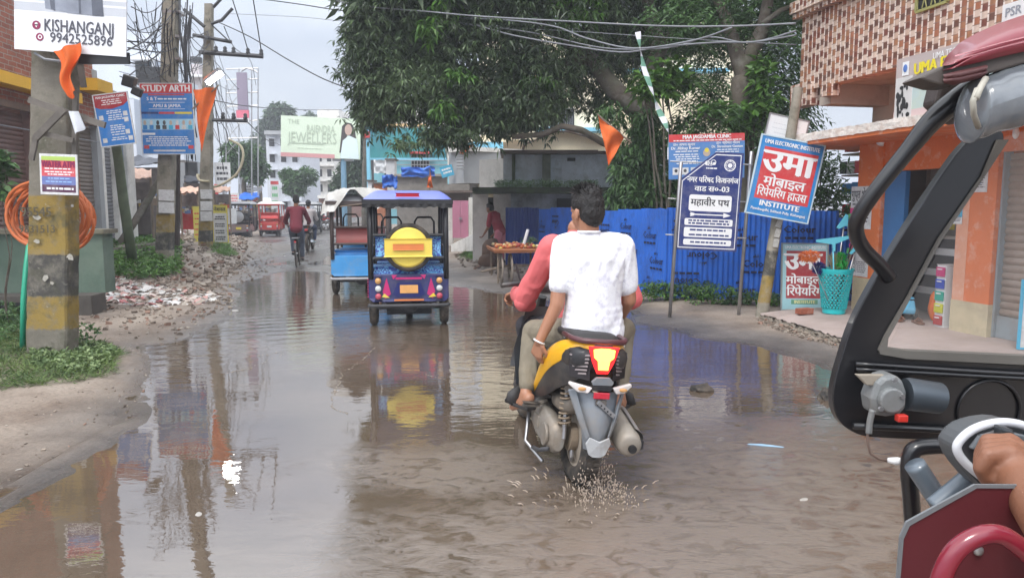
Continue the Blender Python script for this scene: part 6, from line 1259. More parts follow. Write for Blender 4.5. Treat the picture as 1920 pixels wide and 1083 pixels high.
def figure(name,label,loc,rz,J,top,bot,skin=SK,group=None,sleeve=.5,leg=.95,hairm=HAIR,cap=None,detail=.006,shoe=None,face=0,scale=1.,hands=True,hpose=None,tilt=0,open_head=True,fold=.006,belly=1.,hem=0,armr=1.):
    o=thing(name,label,'person',loc,rz,group); J={k:V(v) for k,v in J.items()}
    b=MB(); hm=MB(); M=Matrix.Translation(J['head'])@Euler((tilt,0,face)).to_matrix().to_4x4(); head(b,hm,M)
    nk=J['neck']; ch=J['chest']; pv=J['pelvis']; caps(b,J['head']-V((0,.02,.04)),nk,.052,.058); 
    def arm(mb,sd,f0,f1,r,ex):
        a,e,w=J['sh'+sd],J['el'+sd],J['wr'+sd]; R_=(.050,.040,.026); seg=[(a,e,R_[0],R_[1]),(e,w,R_[1]*.98,R_[2])]; L1=(e-a).length; L2=(w-e).length; T=L1+L2
        for (p,q,r0,r1),s0,s1 in ((seg[0],0,L1/T),(seg[1],L1/T,1)):
            lo,hi=max(f0,s0),min(f1,s1)
            if hi>lo: t0,t1=(lo-s0)/(s1-s0),(hi-s0)/(s1-s0); caps(mb,p.lerp(q,t0),p.lerp(q,t1),(r0+(r1-r0)*t0)*r+ex,(r0+(r1-r0)*t1)*r+ex)
    def legp(mb,sd,f1,r,ex):
        a,k,n=J['hip'+sd],J['kn'+sd],J['an'+sd]; caps(mb,a,k,.083*r+ex,.056*r+ex)
        if f1>.5: caps(mb,k,k.lerp(n,(f1-.5)*2),.054*r+ex,(.054-.02*(f1-.5)*2)*r+ex)
    def torso(mb,r,ex):
        sl,sr=J['shL'],J['shR']; caps(mb,sl.lerp(sr,.12),sr.lerp(sl,.12),.062*r+ex,.062*r+ex)
        for t,w,dp in [(t_/10,.150+.006*math.cos(t_*.6)-.010*math.sin(t_*.31416),.105+.012*t_/10) for t_ in range(11)]:
            c=ch.lerp(pv,t); x=(sr-sl).normalized().lerp((J['hipR']-J['hipL']).normalized(),t).normalized(); zz=(ch-pv).normalized(); y=zz.cross(x); RM=Matrix((x,y,zz)).transposed()
            mb.ell(tuple(c),(w*r*belly+ex,dp*r*belly+ex,.10+ex),16,None,RM.to_quaternion().to_euler())
        caps(mb,nk+V((0,0,-.03)),ch+V((0,0,.06)),.06*r,.09*r)
    torso(b,.93,0)
    for sd in 'LR':
        arm(b,sd,0,1,1,0); legp(b,sd,1,1,0)
        if hands:
            hp=(hpose or {}).get(sd); w=J['wr'+sd]; d=(w-J['el'+sd]).normalized()
            if hp: hand(b,w,hp[0],hp[1],hp[2],hp[3])
            else: hand(b,w,d,(0,1,0) if abs(d.y)<.8 else (0,0,-1),(1 if sd=='L' else -1,0,0.2),(.5,.5,.4))
        a=J['an'+sd]; t=J['to'+sd]; caps(b,a,a+(t-a)*.15+V((0,0,-.035)),.036,.038); caps(b,a+V((0,0,-.045))-(t-a)*.25,t+V((0,0,.0)),.034,.024); 
    blob('body',b,skin,o,detail,3)
    blob('hair',hm,hairm,o,.006,3,fold=(.004,(60,60,40)))
    if cap:
        m_=MB(); m_.ell((0,-.01,.055),(.092,.108,.075),16,M); m_.box((0,.12,.05),(.13,.10,.012),M=M) if False else m_.ell((0,.11,.045),(.07,.07,.012),12,M); blob('cap',m_,cap,o,.008,2)
    s_=MB(); torso(s_,1.0,.018)
    if hem: s_.ell(tuple(pv+V((0,-.01,-hem))),(.178,.14,.10),16)
    for sd in 'LR': arm(s_,sd,0,sleeve,1.12*armr,.014)
    blob('shirt',s_,top,o,detail*1.3,3,fold=(fold,(8,8,6)))
    t_=MB()
    for sd in 'LR': legp(t_,sd,leg,1.06,.014)
    c=pv; t_.ell(tuple(c),(.165,.125,.10),14); caps(t_,J['hipL'],J['hipR'],.09,.09)
    blob('trousers',t_,bot,o,detail*1.4,3,fold=(fold,(9,9,5)))
    if shoe:
        for sd in 'LR':
            a=J['an'+sd]; t=J['to'+sd]; m_=MB(); caps(m_,a+V((0,0,-.055))-(t-a)*.28,t+V((0,0,-.012)),.038,.032); caps(m_,a+V((0,0,-.045)),t,.04,.030); blob('shoe',m_,shoe,o,.008,2)
    return o
def sitting(fwd=.25,lean=.08,h=.8,kn=.35,arms=(.25,.35),spread=.17,feet=(.3,.3)):
    J=dict(pelvis=(0,0,h),chest=(0,lean,h+.42),neck=(0,lean+.01,h+.56),head=(0,lean+.04,h+.70),shL=(-.17,lean,h+.47),shR=(.17,lean,h+.47))
    for s,x in (('L',-1),('R',1)):
        J['hip'+s]=(.09*x,.02,h-.01); J['kn'+s]=(spread*x,kn,h-.06); J['an'+s]=(spread*x*.9,feet[0],feet[1]); J['to'+s]=(spread*x*.95,feet[0]+.17,feet[1]-.05)
        J['el'+s]=(.25*x,lean+arms[0]*.5,h+.2); J['wr'+s]=(.22*x,lean+arms[0]+.2,h+.2)
    return J
def standing(h=.9,bend=0,step=.0):
    J=dict(pelvis=(0,0,h),chest=(0,bend*.4,h+.42-bend*.15),neck=(0,bend*.55,h+.56-bend*.25),head=(0,bend*.7+.02,h+.70-bend*.35),shL=(-.18,bend*.45,h+.48-bend*.2),shR=(.18,bend*.45,h+.48-bend*.2))
    for s,x in (('L',-1),('R',1)):
        J['hip'+s]=(.09*x,0,h-.02); J['kn'+s]=(.1*x,.03+step*x*.5,h*.52); J['an'+s]=(.1*x,step*x,.09); J['to'+s]=(.11*x,step*x+.16,.03); J['el'+s]=(.23*x,bend*.5,h+.2-bend*.2); J['wr'+s]=(.24*x,bend*.6+.08,h-.02-bend*.1)
    return J
def cloth(n,c,v=.12,s=5,d=None,b=.3,r=.85): return mat(n,c,r,v,s,b,60,dirt=d)
# ================= three wheelers =================
CHR=mat('chrome',(.6,.6,.6),.15,.05,3,0,metal=1)
def torus(mb,c,R0,r,axis='x',n=28,m=8,M=None):
    vs=[];fs=[]
    for i in range(n):
        a=2*PI*i/n
        for j in range(m):
            b=2*PI*j/m; q=R0+r*math.cos(b); p={'x':(r*math.sin(b),q*math.cos(a),q*math.sin(a)),'y':(q*math.cos(a),r*math.sin(b),q*math.sin(a)),'z':(q*math.cos(a),q*math.sin(a),r*math.sin(b))}[axis]
            vs.append((p[0]+c[0],p[1]+c[1],p[2]+c[2]))
    for i in range(n):
        for j in range(m): fs.append((i*m+j,((i+1)%n)*m+j,((i+1)%n)*m+(j+1)%m,i*m+(j+1)%m))
    mb.add(vs,fs,M)
SBL=mat('faded_sky_body',(.05,.30,.66),.4,.15,2,.05,dirt=((.25,.25,.25),.5,4,.58)); RSV=mat('red_brown_vinyl',(.25,.05,.045),.5,.2,3)
def rickshaw(label,loc,rz,C,group=None,detail=True,rx=0):
    o=thing('electric_rickshaw',label,'rickshaw',loc,rz,group); c=lambda k,d=None:C.get(k,d)
    w=.49; top=1.56
    # wheels
    for x,y in ((-w+.05,.22),(w-.05,.22),(0,2.2)):
        wl=MB(); torus(wl,(x,y,.22),.17,.055,'x',28,10); wh=wl.build('wheel',RUBBER,o,smooth=True); MB().tube([(x-.03,y,.22),(x+.03,y,.22)],.12,16).build('rim',STEEL,wh,angle=40)
    MB().tube([(-w+.08,.22,.22),(w-.08,.22,.22)],.025,8).build('axle',IRON,o); MB().ell((0,.22,.24),(.12,.1,.1),12).build('differential',IRON,o,smooth=True)
    MB().b2((-.34,.0,.27),(-.28,2.2,.31)).build('chassis_rail',IRON,o); MB().b2((.28,.0,.27),(.34,2.2,.31)).build('chassis_rail',IRON,o)
    for x in (-.3,.3): MB().prism([(x-.02,-.1,.27),(x-.02,.1,.22),(x-.02,.4,.27),(x-.02,.4,.29),(x-.02,.1,.25),(x-.02,-.1,.29)],(.04,0,0)).build('leaf_spring',IRON,o)
    # tub
    B=c('body'); mb=MB(); mb.prism([(-w,-.05,.36),(-w+.05,-.07,.32),(w-.05,-.07,.32),(w,-.05,.36),(w,-.03,.66),(-w,-.03,.66)],(0,.08,0)); mb.build('rear_panel',B,o,bevel=.01)
    for x in (-w,w-.03): MB().prism([(x,.053,.33),(x,.95,.33),(x,.95,.5),(x,.6,.66),(x,.053,.66)],(.03,0,0)).build('side_panel',c('side',B),o,bevel=.008)
    MB().b2((-w+.031,.06,.33),(w-.031,2.0,.36)).build('floor',IRON,o)
    MB().rbox((0,.25,.70),(.90,.46,.10),.03).build('seat',c('seat'),o,smooth=True); MB().b2((-.42,.45,.36),(.42,.49,.645)).build('seat_box',B,o)
    MB().rbox((0,.03,1.0),(.86,.07,.27),.03).build('seat_back',c('seatback',c('seat')),o,smooth=True)
    MB().rbox((0,1.15,.68),(.86,.34,.09),.03).build('front_seat',c('seat'),o,smooth=True); bk=MB().rbox((0,.98,.95),(.82,.06,.3),.025).build('front_seat_back',c('inner',BLACK),o,smooth=True)
    MB().b2((-.42,.95,.36),(.42,.99,.63)).build('seat_box',B,o)
    # frame
    F_=c('frame',BLACK); 
    for x in (-w+.03,w-.03):
        MB().tube([(x,-.03,.6),(x,-.04,1.1),(x,-.02,top)],.033 if detail else .035,8).build('roof_post',F_,o,smooth=True)
        MB().tube([(x,.95,.36),(x,.95,top)],.022,8).build('roof_post',F_,o,smooth=True); MB().tube([(x,1.75,.4),(x,1.85,.9),(x,1.62,top)],.025,8).build('roof_post',F_,o,smooth=True)
        MB().tube([(x,.0,.98),(x,.95,.98)],.014,6).build('grab_rail',CHR,o)
    MB().tube([(-w+.03,-.03,top-.05),(w-.03,-.03,top-.05)],.026,8).build('roof_bar',F_,o); MB().tube([(-w+.03,-.03,.86),(w-.03,-.03,.86)],.02,8).build('cross_rail',F_,o); MB().tube([(-w+.03,-.03,1.14),(w-.03,-.03,1.14)],.018,8).build('cross_rail',F_,o)
    for x in (-.22,.22): MB().tube([(x-.13,.96,1.1),(x-.13,.97,1.28),(x-.09,.97,1.34),(x+.09,.97,1.34),(x+.13,.97,1.28),(x+.13,.96,1.1)],.014,8).build('headrest_hoop',BLACK,o,smooth=True)
    # front
    MB().prism([(-w+.02,1.8,.35),(w-.02,1.8,.35),(w-.06,1.8,.95),(-w+.06,1.8,.95)],(0,.05,0)).build('front_panel',B,o,bevel=.01)
    ws=MB().tube([(-w+.04,1.8,.95),(-w+.04,1.66,top-.04),(w-.04,1.66,top-.04),(w-.04,1.8,.95),(-w+.04,1.8,.95)],.022,6).build('windscreen_frame',F_,o); MB().add([(-w+.06,1.79,.96),(w-.06,1.79,.96),(w-.06,1.67,top-.06),(-w+.06,1.67,top-.06)],[(0,1,2,3)]).build('glass',mat('clear_glass',(.8,.85,.85),.05,0,b=0,alpha=.15),ws)
    MB().tube([(0,1.62,.5),(0,1.5,1.0)],.02,8).build('steering_column',IRON,o); MB().tube([(-.28,1.4,1.02),(-.1,1.5,1.0),(.1,1.5,1.0),(.28,1.4,1.02)],.014,8).build('handlebar',IRON,o)
    # roof
    rm=MB(); 
    def rf(u,v):
        x=(u-.5)*2; y=-.14+v*2.0; e=(1-abs(x)**3.2); return (x*(w+.055),y,top+.0+.125*min(1,max(0,e)*1.5)**.8*(1-abs(v*2-1)**8)**.5 if True else 0)
    rm.grid(rf,22,16,(0,0,-.015)); rt=rm.build('roof',c('roof'),o,smooth=True)
    if c('band'): MB().grid(lambda u,v:((u-.5)*1.08,-.145+.01*math.sin(u*60),top-.03-v*(.055+.035*MN.noise(V((u*14,3,0))))),80,3,(0,.004,0)).build('roof_fringe',mat('black_fringe',(.03,.03,.032),.8,.3,8,.3),o,smooth=True)
    MB().b2((-w-.055,-.15,top-.045),(w+.055,-.135,top+.012)).build('roof_trim',F_,o)
    if c('lamp'): MB().rbox((0,-.155,top+.085-.02),(.3,.02,.045),.015).build('brake_lamp',mat('brake_lamp_red',(.45,.02,.04),.3),rt); 
    # rear dressing
    if c('body') is not SBL: MB().b2((-.29,.5,.085),(.29,1.1,.30)).build('battery_tray',IRON,o)
    for x in ((-.40,.40) if c('body') is not SBL else ()):
        hs=MB().rbox((x*.93,-.085,.49),(.10,.03,.29),.03).build('tail_light',mat('lamp_bezel',(.05,.05,.12),.3),o,smooth=True)
        for z,m in ((.585,mat('amber_lens',(.62,.33,.12),.25)),(.49,mat('clear_lens',(.6,.62,.62),.2)),(.395,mat('red_lens',(.5,.08,.12),.25))):
            MB().lathe([(.001,.022),(.025,.018),(.036,.008),(.038,0)],Matrix.Translation((x*.93,-.1,z))@Euler((PI/2,0,0)).to_matrix().to_4x4(),16).build('lens',m,hs,smooth=True)
    MB().tube([(-w,-.13,.295),(-w+.03,-.15,.285),(w-.03,-.15,.285),(w,-.13,.295)],.022,8).build('bumper',c('bumper',IRON),o,smooth=True)
    for x in (-.3,.3): MB().b2((x-.02,-.14,.285),(x+.02,.1,.31)).build('bumper_bracket',IRON,o)
    if c('plate'):
        p_=MB().b2((-.11,-.085,.43),(.11,-.078,.53)).build('number_plate',c('plate'),o); 
    if c('disc'):
        d_=MB().lathe([(.001,-.135),(.13,-.135),(.15,-.128),(.225,-.12),(.245,-.10),(.25,-.06),(.25,-.035)],Matrix.Translation((0,0,.99))@Euler((-PI/2,0,0)).to_matrix().to_4x4(),40).build('spare_wheel_cover',c('disc'),o,angle=35); torus(r_:=MB(),(0,-.07,.99),.262,.035,'y',32,8); r_.build('tyre',RUBBER,d_,smooth=True)
        if c('band'): MB().rbox((0,-.15,.99),(.60,.035,.22),.014).build('cover_band',c('disc'),d_,bevel=.006); MB().rbox((.0,-.172,1.0),(.38,.012,.075),.005).build('orange_strip',mat('orange_strip',(.72,.22,.06),.4),d_)
    if c('graphics'):
        for s in (-1,1):
            MB().prism([(s*.27,-.074,.62),(s*.22,-.074,.42),(s*.29,-.074,.36),(s*.32,-.074,.45)],(0,-.006,0)).build('magenta_decal',mat('magenta_decal',(.5,.02,.15),.4),o)
            MB().prism([(s*.3,-.0765,.43),(s*.235,-.0765,.375),(s*.33,-.0765,.385)],(0,-.007,0)).build('yellow_decal',YEL,o)
            MB().prism([(s*.19,-.074,.60),(s*.14,-.074,.655),(s*.21,-.074,.655)],(0,-.006,0)).build('magenta_decal',mat('magenta_decal',(.5,.02,.15)),o)
        MB().b2((-.16,-.084,.60),(.16,-.076,.625)).build('red_bar',mat('magenta_decal',(.5,.02,.15)),o); MB().b2((-.18,-.084,.335),(.18,-.074,.355)).build('orange_bar',mat('orange_strip',(.72,.22,.06)),o)
        MB().prism([(-.14,-.073,.56),(-.2,-.073,.42),(-.14,-.073,.38),(.14,-.073,.38),(.2,-.073,.42),(.14,-.073,.56)],(0,-.003,0)).build('recess',mat('deep_blue_gloss',(.01,.015,.12),.3),o)
        for z in (.4,.46,.52,.58): MB().rbox((-w-.006,-.0,z),(.02,.09,.035),.009).build('side_lamp',mat('magenta_decal',(.5,.02,.15)),o)
    return o
def pattern_mat(name,c1,c2,s=22):
    m=mat(name,c1,.5,0,b=0); nt=m.node_tree; N=nt.nodes; L=nt.links; tc=N.new('ShaderNodeTexCoord'); vo=N.new('ShaderNodeTexVoronoi'); vo.feature='SMOOTH_F1'; vo.inputs['Scale'].default_value=s; L.new(tc.outputs['Object'],vo.inputs[0])
    rp=N.new('ShaderNodeValToRGB'); rp.color_ramp.interpolation='CONSTANT'; e=rp.color_ramp.elements; e[0].color=tuple(c1)+(1,); e[1].position=.33; e[1].color=tuple(c2)+(1,); a=e.new(.45); a.color=tuple(c1)+(1,); a=e.new(.56); a.color=tuple(c2)+(1,); L.new(vo.outputs['Distance'],rp.inputs[0]); L.new(rp.outputs[0],N['Principled BSDF'].inputs['Base Color']); return m
PAT=pattern_mat('blue_leaf_fabric',(.03,.07,.35),(.16,.42,.68)); 
NAVY=mat('navy_gloss',(.02,.022,.13),.28,.1,3,.03,coat=.4,dirt=((.15,.12,.1),.5,6,.6)); VIO=mat('violet_blue_roof',(.19,.23,.6),.4,.08,2,.05); YCV=mat('yellow_cover',(.80,.62,.10),.4,.05,3,.05)
g=G(768,612); RZ=R(8)
rickshaw('blue electric rickshaw with round yellow spare wheel cover driving through the puddle',g,RZ,dict(body=NAVY,seat=PAT,roof=VIO,disc=YCV,band=1,plate=mat('orange_plate',(.75,.38,.12),.5),graphics=1,lamp=1,inner=mat('dark_vinyl',(.03,.03,.035),.5)))
g2=G(678,552); r2=rickshaw('sky blue and red electric rickshaw under a crumpled grey sheet',g2,RZ,dict(body=SBL,seat=mat('blue_vinyl',(.03,.2,.5),.4),seatback=RSV,inner=RSV,roof=mat('grey_roof',(.3,.3,.31),.5),frame=mat('rusty_frame',(.07,.05,.045),.6),bumper=mat('pale_bumper',(.4,.4,.42),.5)))
sh=thing('roof_sheet','crumpled grey plastic sheet draped over the sky blue rickshaw roof','sheet',V(g2)+V((0,0,1.6)),RZ)
MB().grid(lambda u,v:((u-.5)*1.22,-.2+v*2.1,.16*(1-abs(2*u-1)**3)+.03-.22*max(0,abs(2*u-1)-.82)*3-(.30*(1-v*12)*(.6+.5*math.sin(u*11)) if v<.083 else 0)+.03*MN.noise(V((u*9,v*9,0)))+.02*MN.noise(V((u*25,v*20,0)))),44,40).build('sheet',mat('grey_plastic_sheet',(.5,.49,.46),.4,.2,5,.6,12),sh,smooth=True)
MB().tube([(-.3,-.23,-.12),(.5,-.22,-.02)],.012,6).build('tie_rope',WOOD,sh)
GRB=mat('mauve_grey_body',(.2,.14,.13),.35,.2,3,.03,coat=.3); DRB=mat('red_body',(.5,.05,.04),.4,.12,3,.03)
rickshaw('distant grey and maroon electric rickshaw with a round silver spare wheel cover',G(449,448),R(9),dict(body=GRB,seat=BLACK,roof=mat('grey_roof',(.3,.3,.31)),disc=mat('silver_cover',(.45,.45,.46),.3,metal=.6),plate=YEL))
rickshaw('distant red electric rickshaw with a white roof sheet',G(506,443),R(9),dict(body=DRB,seat=DRB,seatback=mat('bright_red_vinyl',(.65,.04,.04),.4),roof=WHITE,frame=DRB,plate=PAPER))
rickshaw('distant black framed electric rickshaw coming round the bend beyond the cyclist',G(588,436),R(188),dict(body=BLACK,seat=BLACK,roof=mat('grey_roof',(.3,.3,.31)),frame=BLACK))
# ================= bicycle, motorcycles =================
def bicycle(label,loc,rz):
    o=thing('bicycle',label,'bicycle',loc,rz)
    for y in (0,1.05):
        t=MB(); torus(t,(0,y,.33),.31,.018,'x',36,6); w=t.build('wheel',RUBBER,o,smooth=True); s=MB()
        for k in range(14): a=2*PI*k/14; s.tube([(0,y,.33),(0,y+.3*math.cos(a),.33+.3*math.sin(a))],.0025,3)
        s.tube([(-.04,y,.33),(.04,y,.33)],.02,8); s.build('spokes',STEEL,w)
        MB().grid(lambda u,v:((v-.5)*.05,y+.355*math.cos(R(30)+u*2.3),.33+.355*math.sin(R(30)+u*2.3)),14,2).build('mudguard',BLACK,o,smooth=True)
    f=MB(); A,Bc,Hd,S=(0,0,.33),(0,.45,.30),(0,.88,.83),(0,.32,.80)
    for p,q in ((A,Bc),(Bc,Hd),(Hd,S),(S,Bc),(S,A),(Hd,(0,1.05,.33))): f.tube([p,q],.016,8)
    f.build('frame',BLACK,o); MB().tube([(-.27,.78,1.0),(-.2,.9,1.0),(0,.93,.97),(.2,.9,1.0),(.27,.78,1.0)],.013,8).build('handlebar',STEEL,o,smooth=True); MB().ell((0,.28,.87),(.09,.13,.04),12).build('saddle',BLACK,o,smooth=True)
    MB().b2((-.08,-.2,.70),(.08,.2,.72)).build('carrier',STEEL,o); MB().box((0,-.22,.62),(.05,.015,.05)).build('reflector',RED,o); return o
cyc=G(556,500); bicycle('black bicycle ridden by the man in the maroon shirt',cyc,R(12))
J=sitting(h=.95,lean=.22,kn=.22,feet=(.2,.42),spread=.11,arms=(.2,.3)); J['knL']=(-.11,.3,.72); J['anL']=(-.11,.28,.36); J['toL']=(-.11,.42,.3); J['knR']=(.11,.24,.6); J['anR']=(.12,.2,.22); J['toR']=(.12,.34,.16)
for s,x in (('L',-1),('R',1)): J['wr'+s]=(.26*x,.68,1.04); J['el'+s]=(.29*x,.45,1.12)
figure('person','cyclist in maroon long sleeved shirt and grey jeans seen from behind',Matrix.Translation(cyc)@Euler((0,0,R(12))).to_matrix().to_4x4()@V((0,.26,-.02)),R(12),J,cloth('maroon_shirt',(.16,.02,.035)),cloth('grey_jeans',(.09,.11,.15)),sleeve=.9,shoe=BLACK,detail=.012)
def motorcycle(label,loc,rz,c,group=None):
    o=thing('motorcycle',label,'motorcycle',loc,rz,group)
    for y in (0,1.25):
        t=MB(); torus(t,(0,y,.3),.25,.05,'x',26,8); w=t.build('wheel',RUBBER,o,smooth=True); MB().tube([(-.03,y,.3),(.03,y,.3)],.09,12).build('hub',STEEL,w)
    MB().ell((0,.75,.80),(.13,.26,.12),14).build('tank',c,o,smooth=True); MB().rbox((0,.25,.80),(.24,.75,.09),.03).build('seat',BLACK,o,smooth=True); MB().rbox((0,.6,.45),(.22,.4,.3),.05).build('engine',IRON,o,smooth=True)
    MB().prism([(-.06,-.2,.75),(-.06,.1,.9),(-.06,.3,.75),(-.06,.1,.6)],(.12,0,0)).build('tail',c,o,bevel=.02); MB().box((0,-.23,.72),(.1,.03,.06)).build('tail_light',RED,o)
    f=MB().tube([(0,1.25,.3),(0,1.05,.95)],.03,8).build('fork',STEEL,o); MB().tube([(-.33,.88,1.05),(-.1,1.02,1.02),(.1,1.02,1.02),(.33,.88,1.05)],.014,8).build('handlebar',IRON,o,smooth=True); MB().ell((0,1.15,.9),(.09,.07,.09),12).build('headlight',CHR,o,smooth=True)
    MB().tube([(.16,.5,.3),(.16,-.15,.36)],.045,10).build('exhaust',CHR,o); return o
m_=G(577,472); motorcycle('dark motorcycle just beyond the cyclist',m_,R(8),BLACK)
figure('person','motorcyclist in dark cap and pale shirt half hidden beyond the cyclist',m_+V((-.03,.28,0)),R(8),sitting(h=.84,lean=.1,kn=.35,feet=(.3,.35)),cloth('pale_grey_shirt',(.4,.36,.36)),cloth('blue_jeans',(.05,.07,.13)),sleeve=.5,cap=cloth('dark_cap',(.03,.03,.04)),shoe=BLACK,detail=.014)
GP='motorcycles parked at the far bend'
for k,(x,y,rz,c,lb) in enumerate(((603,431,100,BLACK,'leftmost parked motorcycle at the far bend'),(611,433,80,DRB,'parked red motorcycle in the middle of the far row'),(620,431,95,BLACK,'rightmost parked motorcycle at the far bend, nearest the sheeted rickshaw'))): motorcycle(lb,G(x,y),R(rz),c,GP)
m_=G(482,432); motorcycle('distant red motorcycle between the grey and red rickshaws',m_,R(8),DRB); figure('person','distant rider in white shirt between the grey and red rickshaws',m_+V((-.03,.28,0)),R(8),sitting(h=.84,feet=(.3,.35)),cloth('white_shirt',(.6,.6,.6)),cloth('blue_jeans',(.05,.07,.13)),sleeve=.5,shoe=BLACK,detail=.02)
figure('person','distant person in white shirt standing at the far parked motorcycles',G(597,430),R(180),standing(),cloth('white_shirt',(.6,.6,.6)),cloth('grey_jeans',(.09,.11,.15)),detail=.02,shoe=BLACK)
figure('person','distant passer by in red shirt walking at the far left stalls',G(478,425)+V((0,8,0)),R(200),standing(step=.15),cloth('red_shirt',(.45,.04,.04)),cloth('blue_jeans',(.05,.07,.13)),detail=.02,shoe=BLACK)
# person bending by the doorway and sacks, cart
pz=P(938,385,18.2); pz.z=zg(pz.x,pz.y); figure('person','person in red top and pink trousers stooping by the white doorway beyond the fruit cart',pz,R(60),standing(bend=.4,h=.78),cloth('dark_red_top',(.32,.03,.05)),cloth('pink_trousers',(.6,.2,.25)),detail=.012,shoe=BLACK)
for k,(x,y,h_) in enumerate(((921,478,.65),(914,482,.3))):
    q=P(x,385,17.6-k*.3); q.z=zg(q.x,q.y); o=thing('sack',['tall brown sack standing before the stooping person','squat brown sack at the foot of the tall one'][k],'sack',q,0); mb=MB(); mb.lathe([(.0,0),(.2,.02),(.23,h_*.3),(.2,h_*.7),(.13,h_*.92),(.0,h_)],n=16); mb.v=[tuple(V(v)*(1+.15*MN.noise(V(v)*5))) for v in mb.v]; mb.build('sack_body',mat('brown_sack',(.14,.085,.06),.9,.2,5,.6),o,smooth=True)
q=G(972,534); ct=thing('fruit_cart','wooden hand cart with fruit standing half behind the riders','cart',q,R(8)); CW=mat('cart_board',(.4,.15,.06),.7,.2,3,.3)
MB().b2((-.48,-.2,.62),(.45,1.1,.66)).build('cart_top',CW,ct,bevel=.008); MB().b2((-.5,-.22,.662),(.47,-.19,.70)).build('rim_board',CW,ct); MB().b2((-.5,-.18,.662),(-.47,1.1,.70)).build('rim_board',CW,ct)
for x in (-.32,-.14,.38):
    t=MB(); torus(t,(x,.1,.30),.28,.022,'x',30,6)
    for k in range(8): a=2*PI*k/8; t.tube([(x,.1,.3),(x,.1+.28*math.cos(a),.3+.28*math.sin(a))],.012,5)
    t.build('wheel',mat('muddy_wheel',(.25,.21,.17),.9,.2),ct,smooth=True)
for x,y in ((-.4,-.1),(.4,-.1),(-.4,1.0),(.4,1.0)): MB().tube([(x,y,.0 if y<0 else .1),(x,y,.62)],.022,6).build('leg',WOOD,ct)
MB().tube([(-.7,.1,.25),(-.1,.1,.38),(.6,.1,.35)],.02,6).build('shaft',WOOD,ct)
fm=MB(); rd=random.Random(8); fr_=[]
for k in range(90): x,y=rd.uniform(-.4,.40),rd.uniform(-.1,.95); fm.ell((x,y,.675+.05*rd.random()+.04*(1-abs(x)/.7)),(.035,.035,.032),8)
o=fm.build('fruit_heap',isl_mat('fruit_mix',[(.45,.12,.04),(.55,.4,.08),(.35,.06,.04),(.5,.25,.1),(.6,.5,.3)],.5),smooth=True); o.location=q; o.rotation_euler.z=R(8); tag(o,'heap of red and yellow fruit on the hand cart','fruit',kind='stuff')
o=thing('umbrella_tube','white tube standing slanted on the fruit cart','tube',P(980,465,14.3)); MB().tube([(0,0,0),P(990,430,14.3)-o.location],.03,8).build('tube_body',WHITE,o)
o=thing('leafy_twigs','green twigs lying on the fruit cart behind the rider','twigs',P(992,465,14.6)); c=np.stack([RN.uniform(-.15,.15,40),RN.uniform(-.1,.1,40),RN.uniform(0,.2,40)],1); pos,d=whorls(c,5,.01,-.4); leaves('foliage',MIDG,pos,d,.08,.02,o); MB().tube([(0,0,0),(.05,0,.2)],.006,5).build('stem',MIDG,o)
# ================= scooter =================
SO=G(1079,899); SO.z=-.01; SR=R(12); SL=R(5)
sc=thing('scooter','muddy grey, black and yellow scooter with lit tail light carrying two riders','scooter',SO,SR,ry=SL)
SM=pmat(sc)
YP=mat('scooter_yellow',(.78,.40,.015),.28,.05,3,.02,coat=.5,dirt=((.3,.22,.14),.25,7,.62)); BP=mat('scooter_black_plastic',(.022,.022,.025),.38,.2,5,.05,dirt=((.16,.13,.1),.45,6,.56)); GP_=mat('scooter_grey',(.17,.19,.215),.38,.12,4,.05,coat=.2,dirt=((.26,.215,.17),.5,5,.55)); ALU=mat('muddy_aluminium',(.3,.285,.26),.5,.2,6,.2,metal=.4,dirt=((.24,.19,.14),.75,5,.47)); MUD=mat('mud_caked',(.22,.17,.12),.85,.2,8,.5)
def loft(secs,n=20,p=2.6,cap=True):
    mb=MB(); vs=[]
    for (y,cx,cz,hw,hh) in secs:
        for k in range(n):
            a=2*PI*k/n; c_,s_=math.cos(a),math.sin(a); vs.append((cx+hw*math.copysign(abs(c_)**(2/p),c_),y,cz+hh*math.copysign(abs(s_)**(2/p),s_)))
    m=len(secs); fs=[(i*n+k,i*n+(k+1)%n,(i+1)*n+(k+1)%n,(i+1)*n+k) for i in range(m-1) for k in range(n)]
    if cap: fs+=[tuple(range(n-1,-1,-1)),tuple((m-1)*n+k for k in range(n))]
    mb.add(vs,fs); return mb
def strip(U,L_,bulge=.012,nu=24,nv=6,th=.006,sx=1):
    """curved shell between two polylines"""
    def at(P_,t):
        t=t*(len(P_)-1); i=min(int(t),len(P_)-2); f=t-i; p=[V(q) for q in P_]; p0,p1,p2,p3=p[max(i-1,0)],p[i],p[i+1],p[min(i+2,len(p)-1)]
        return .5*((2*p1)+(p2-p0)*f+(2*p0-5*p1+4*p2-p3)*f*f+(3*p1-p0-3*p2+p3)*f**3)
    def fn(u,v):
        a,b=at(U,u),at(L_,u); q=a.lerp(b,v); q+=V((-1,-.25,.25)).normalized()*bulge*math.sin(PI*v); return (q.x*sx,q.y,q.z)
    mb=MB(); mb.grid(fn,nu,nv,(th*sx,0,-.002)); return mb
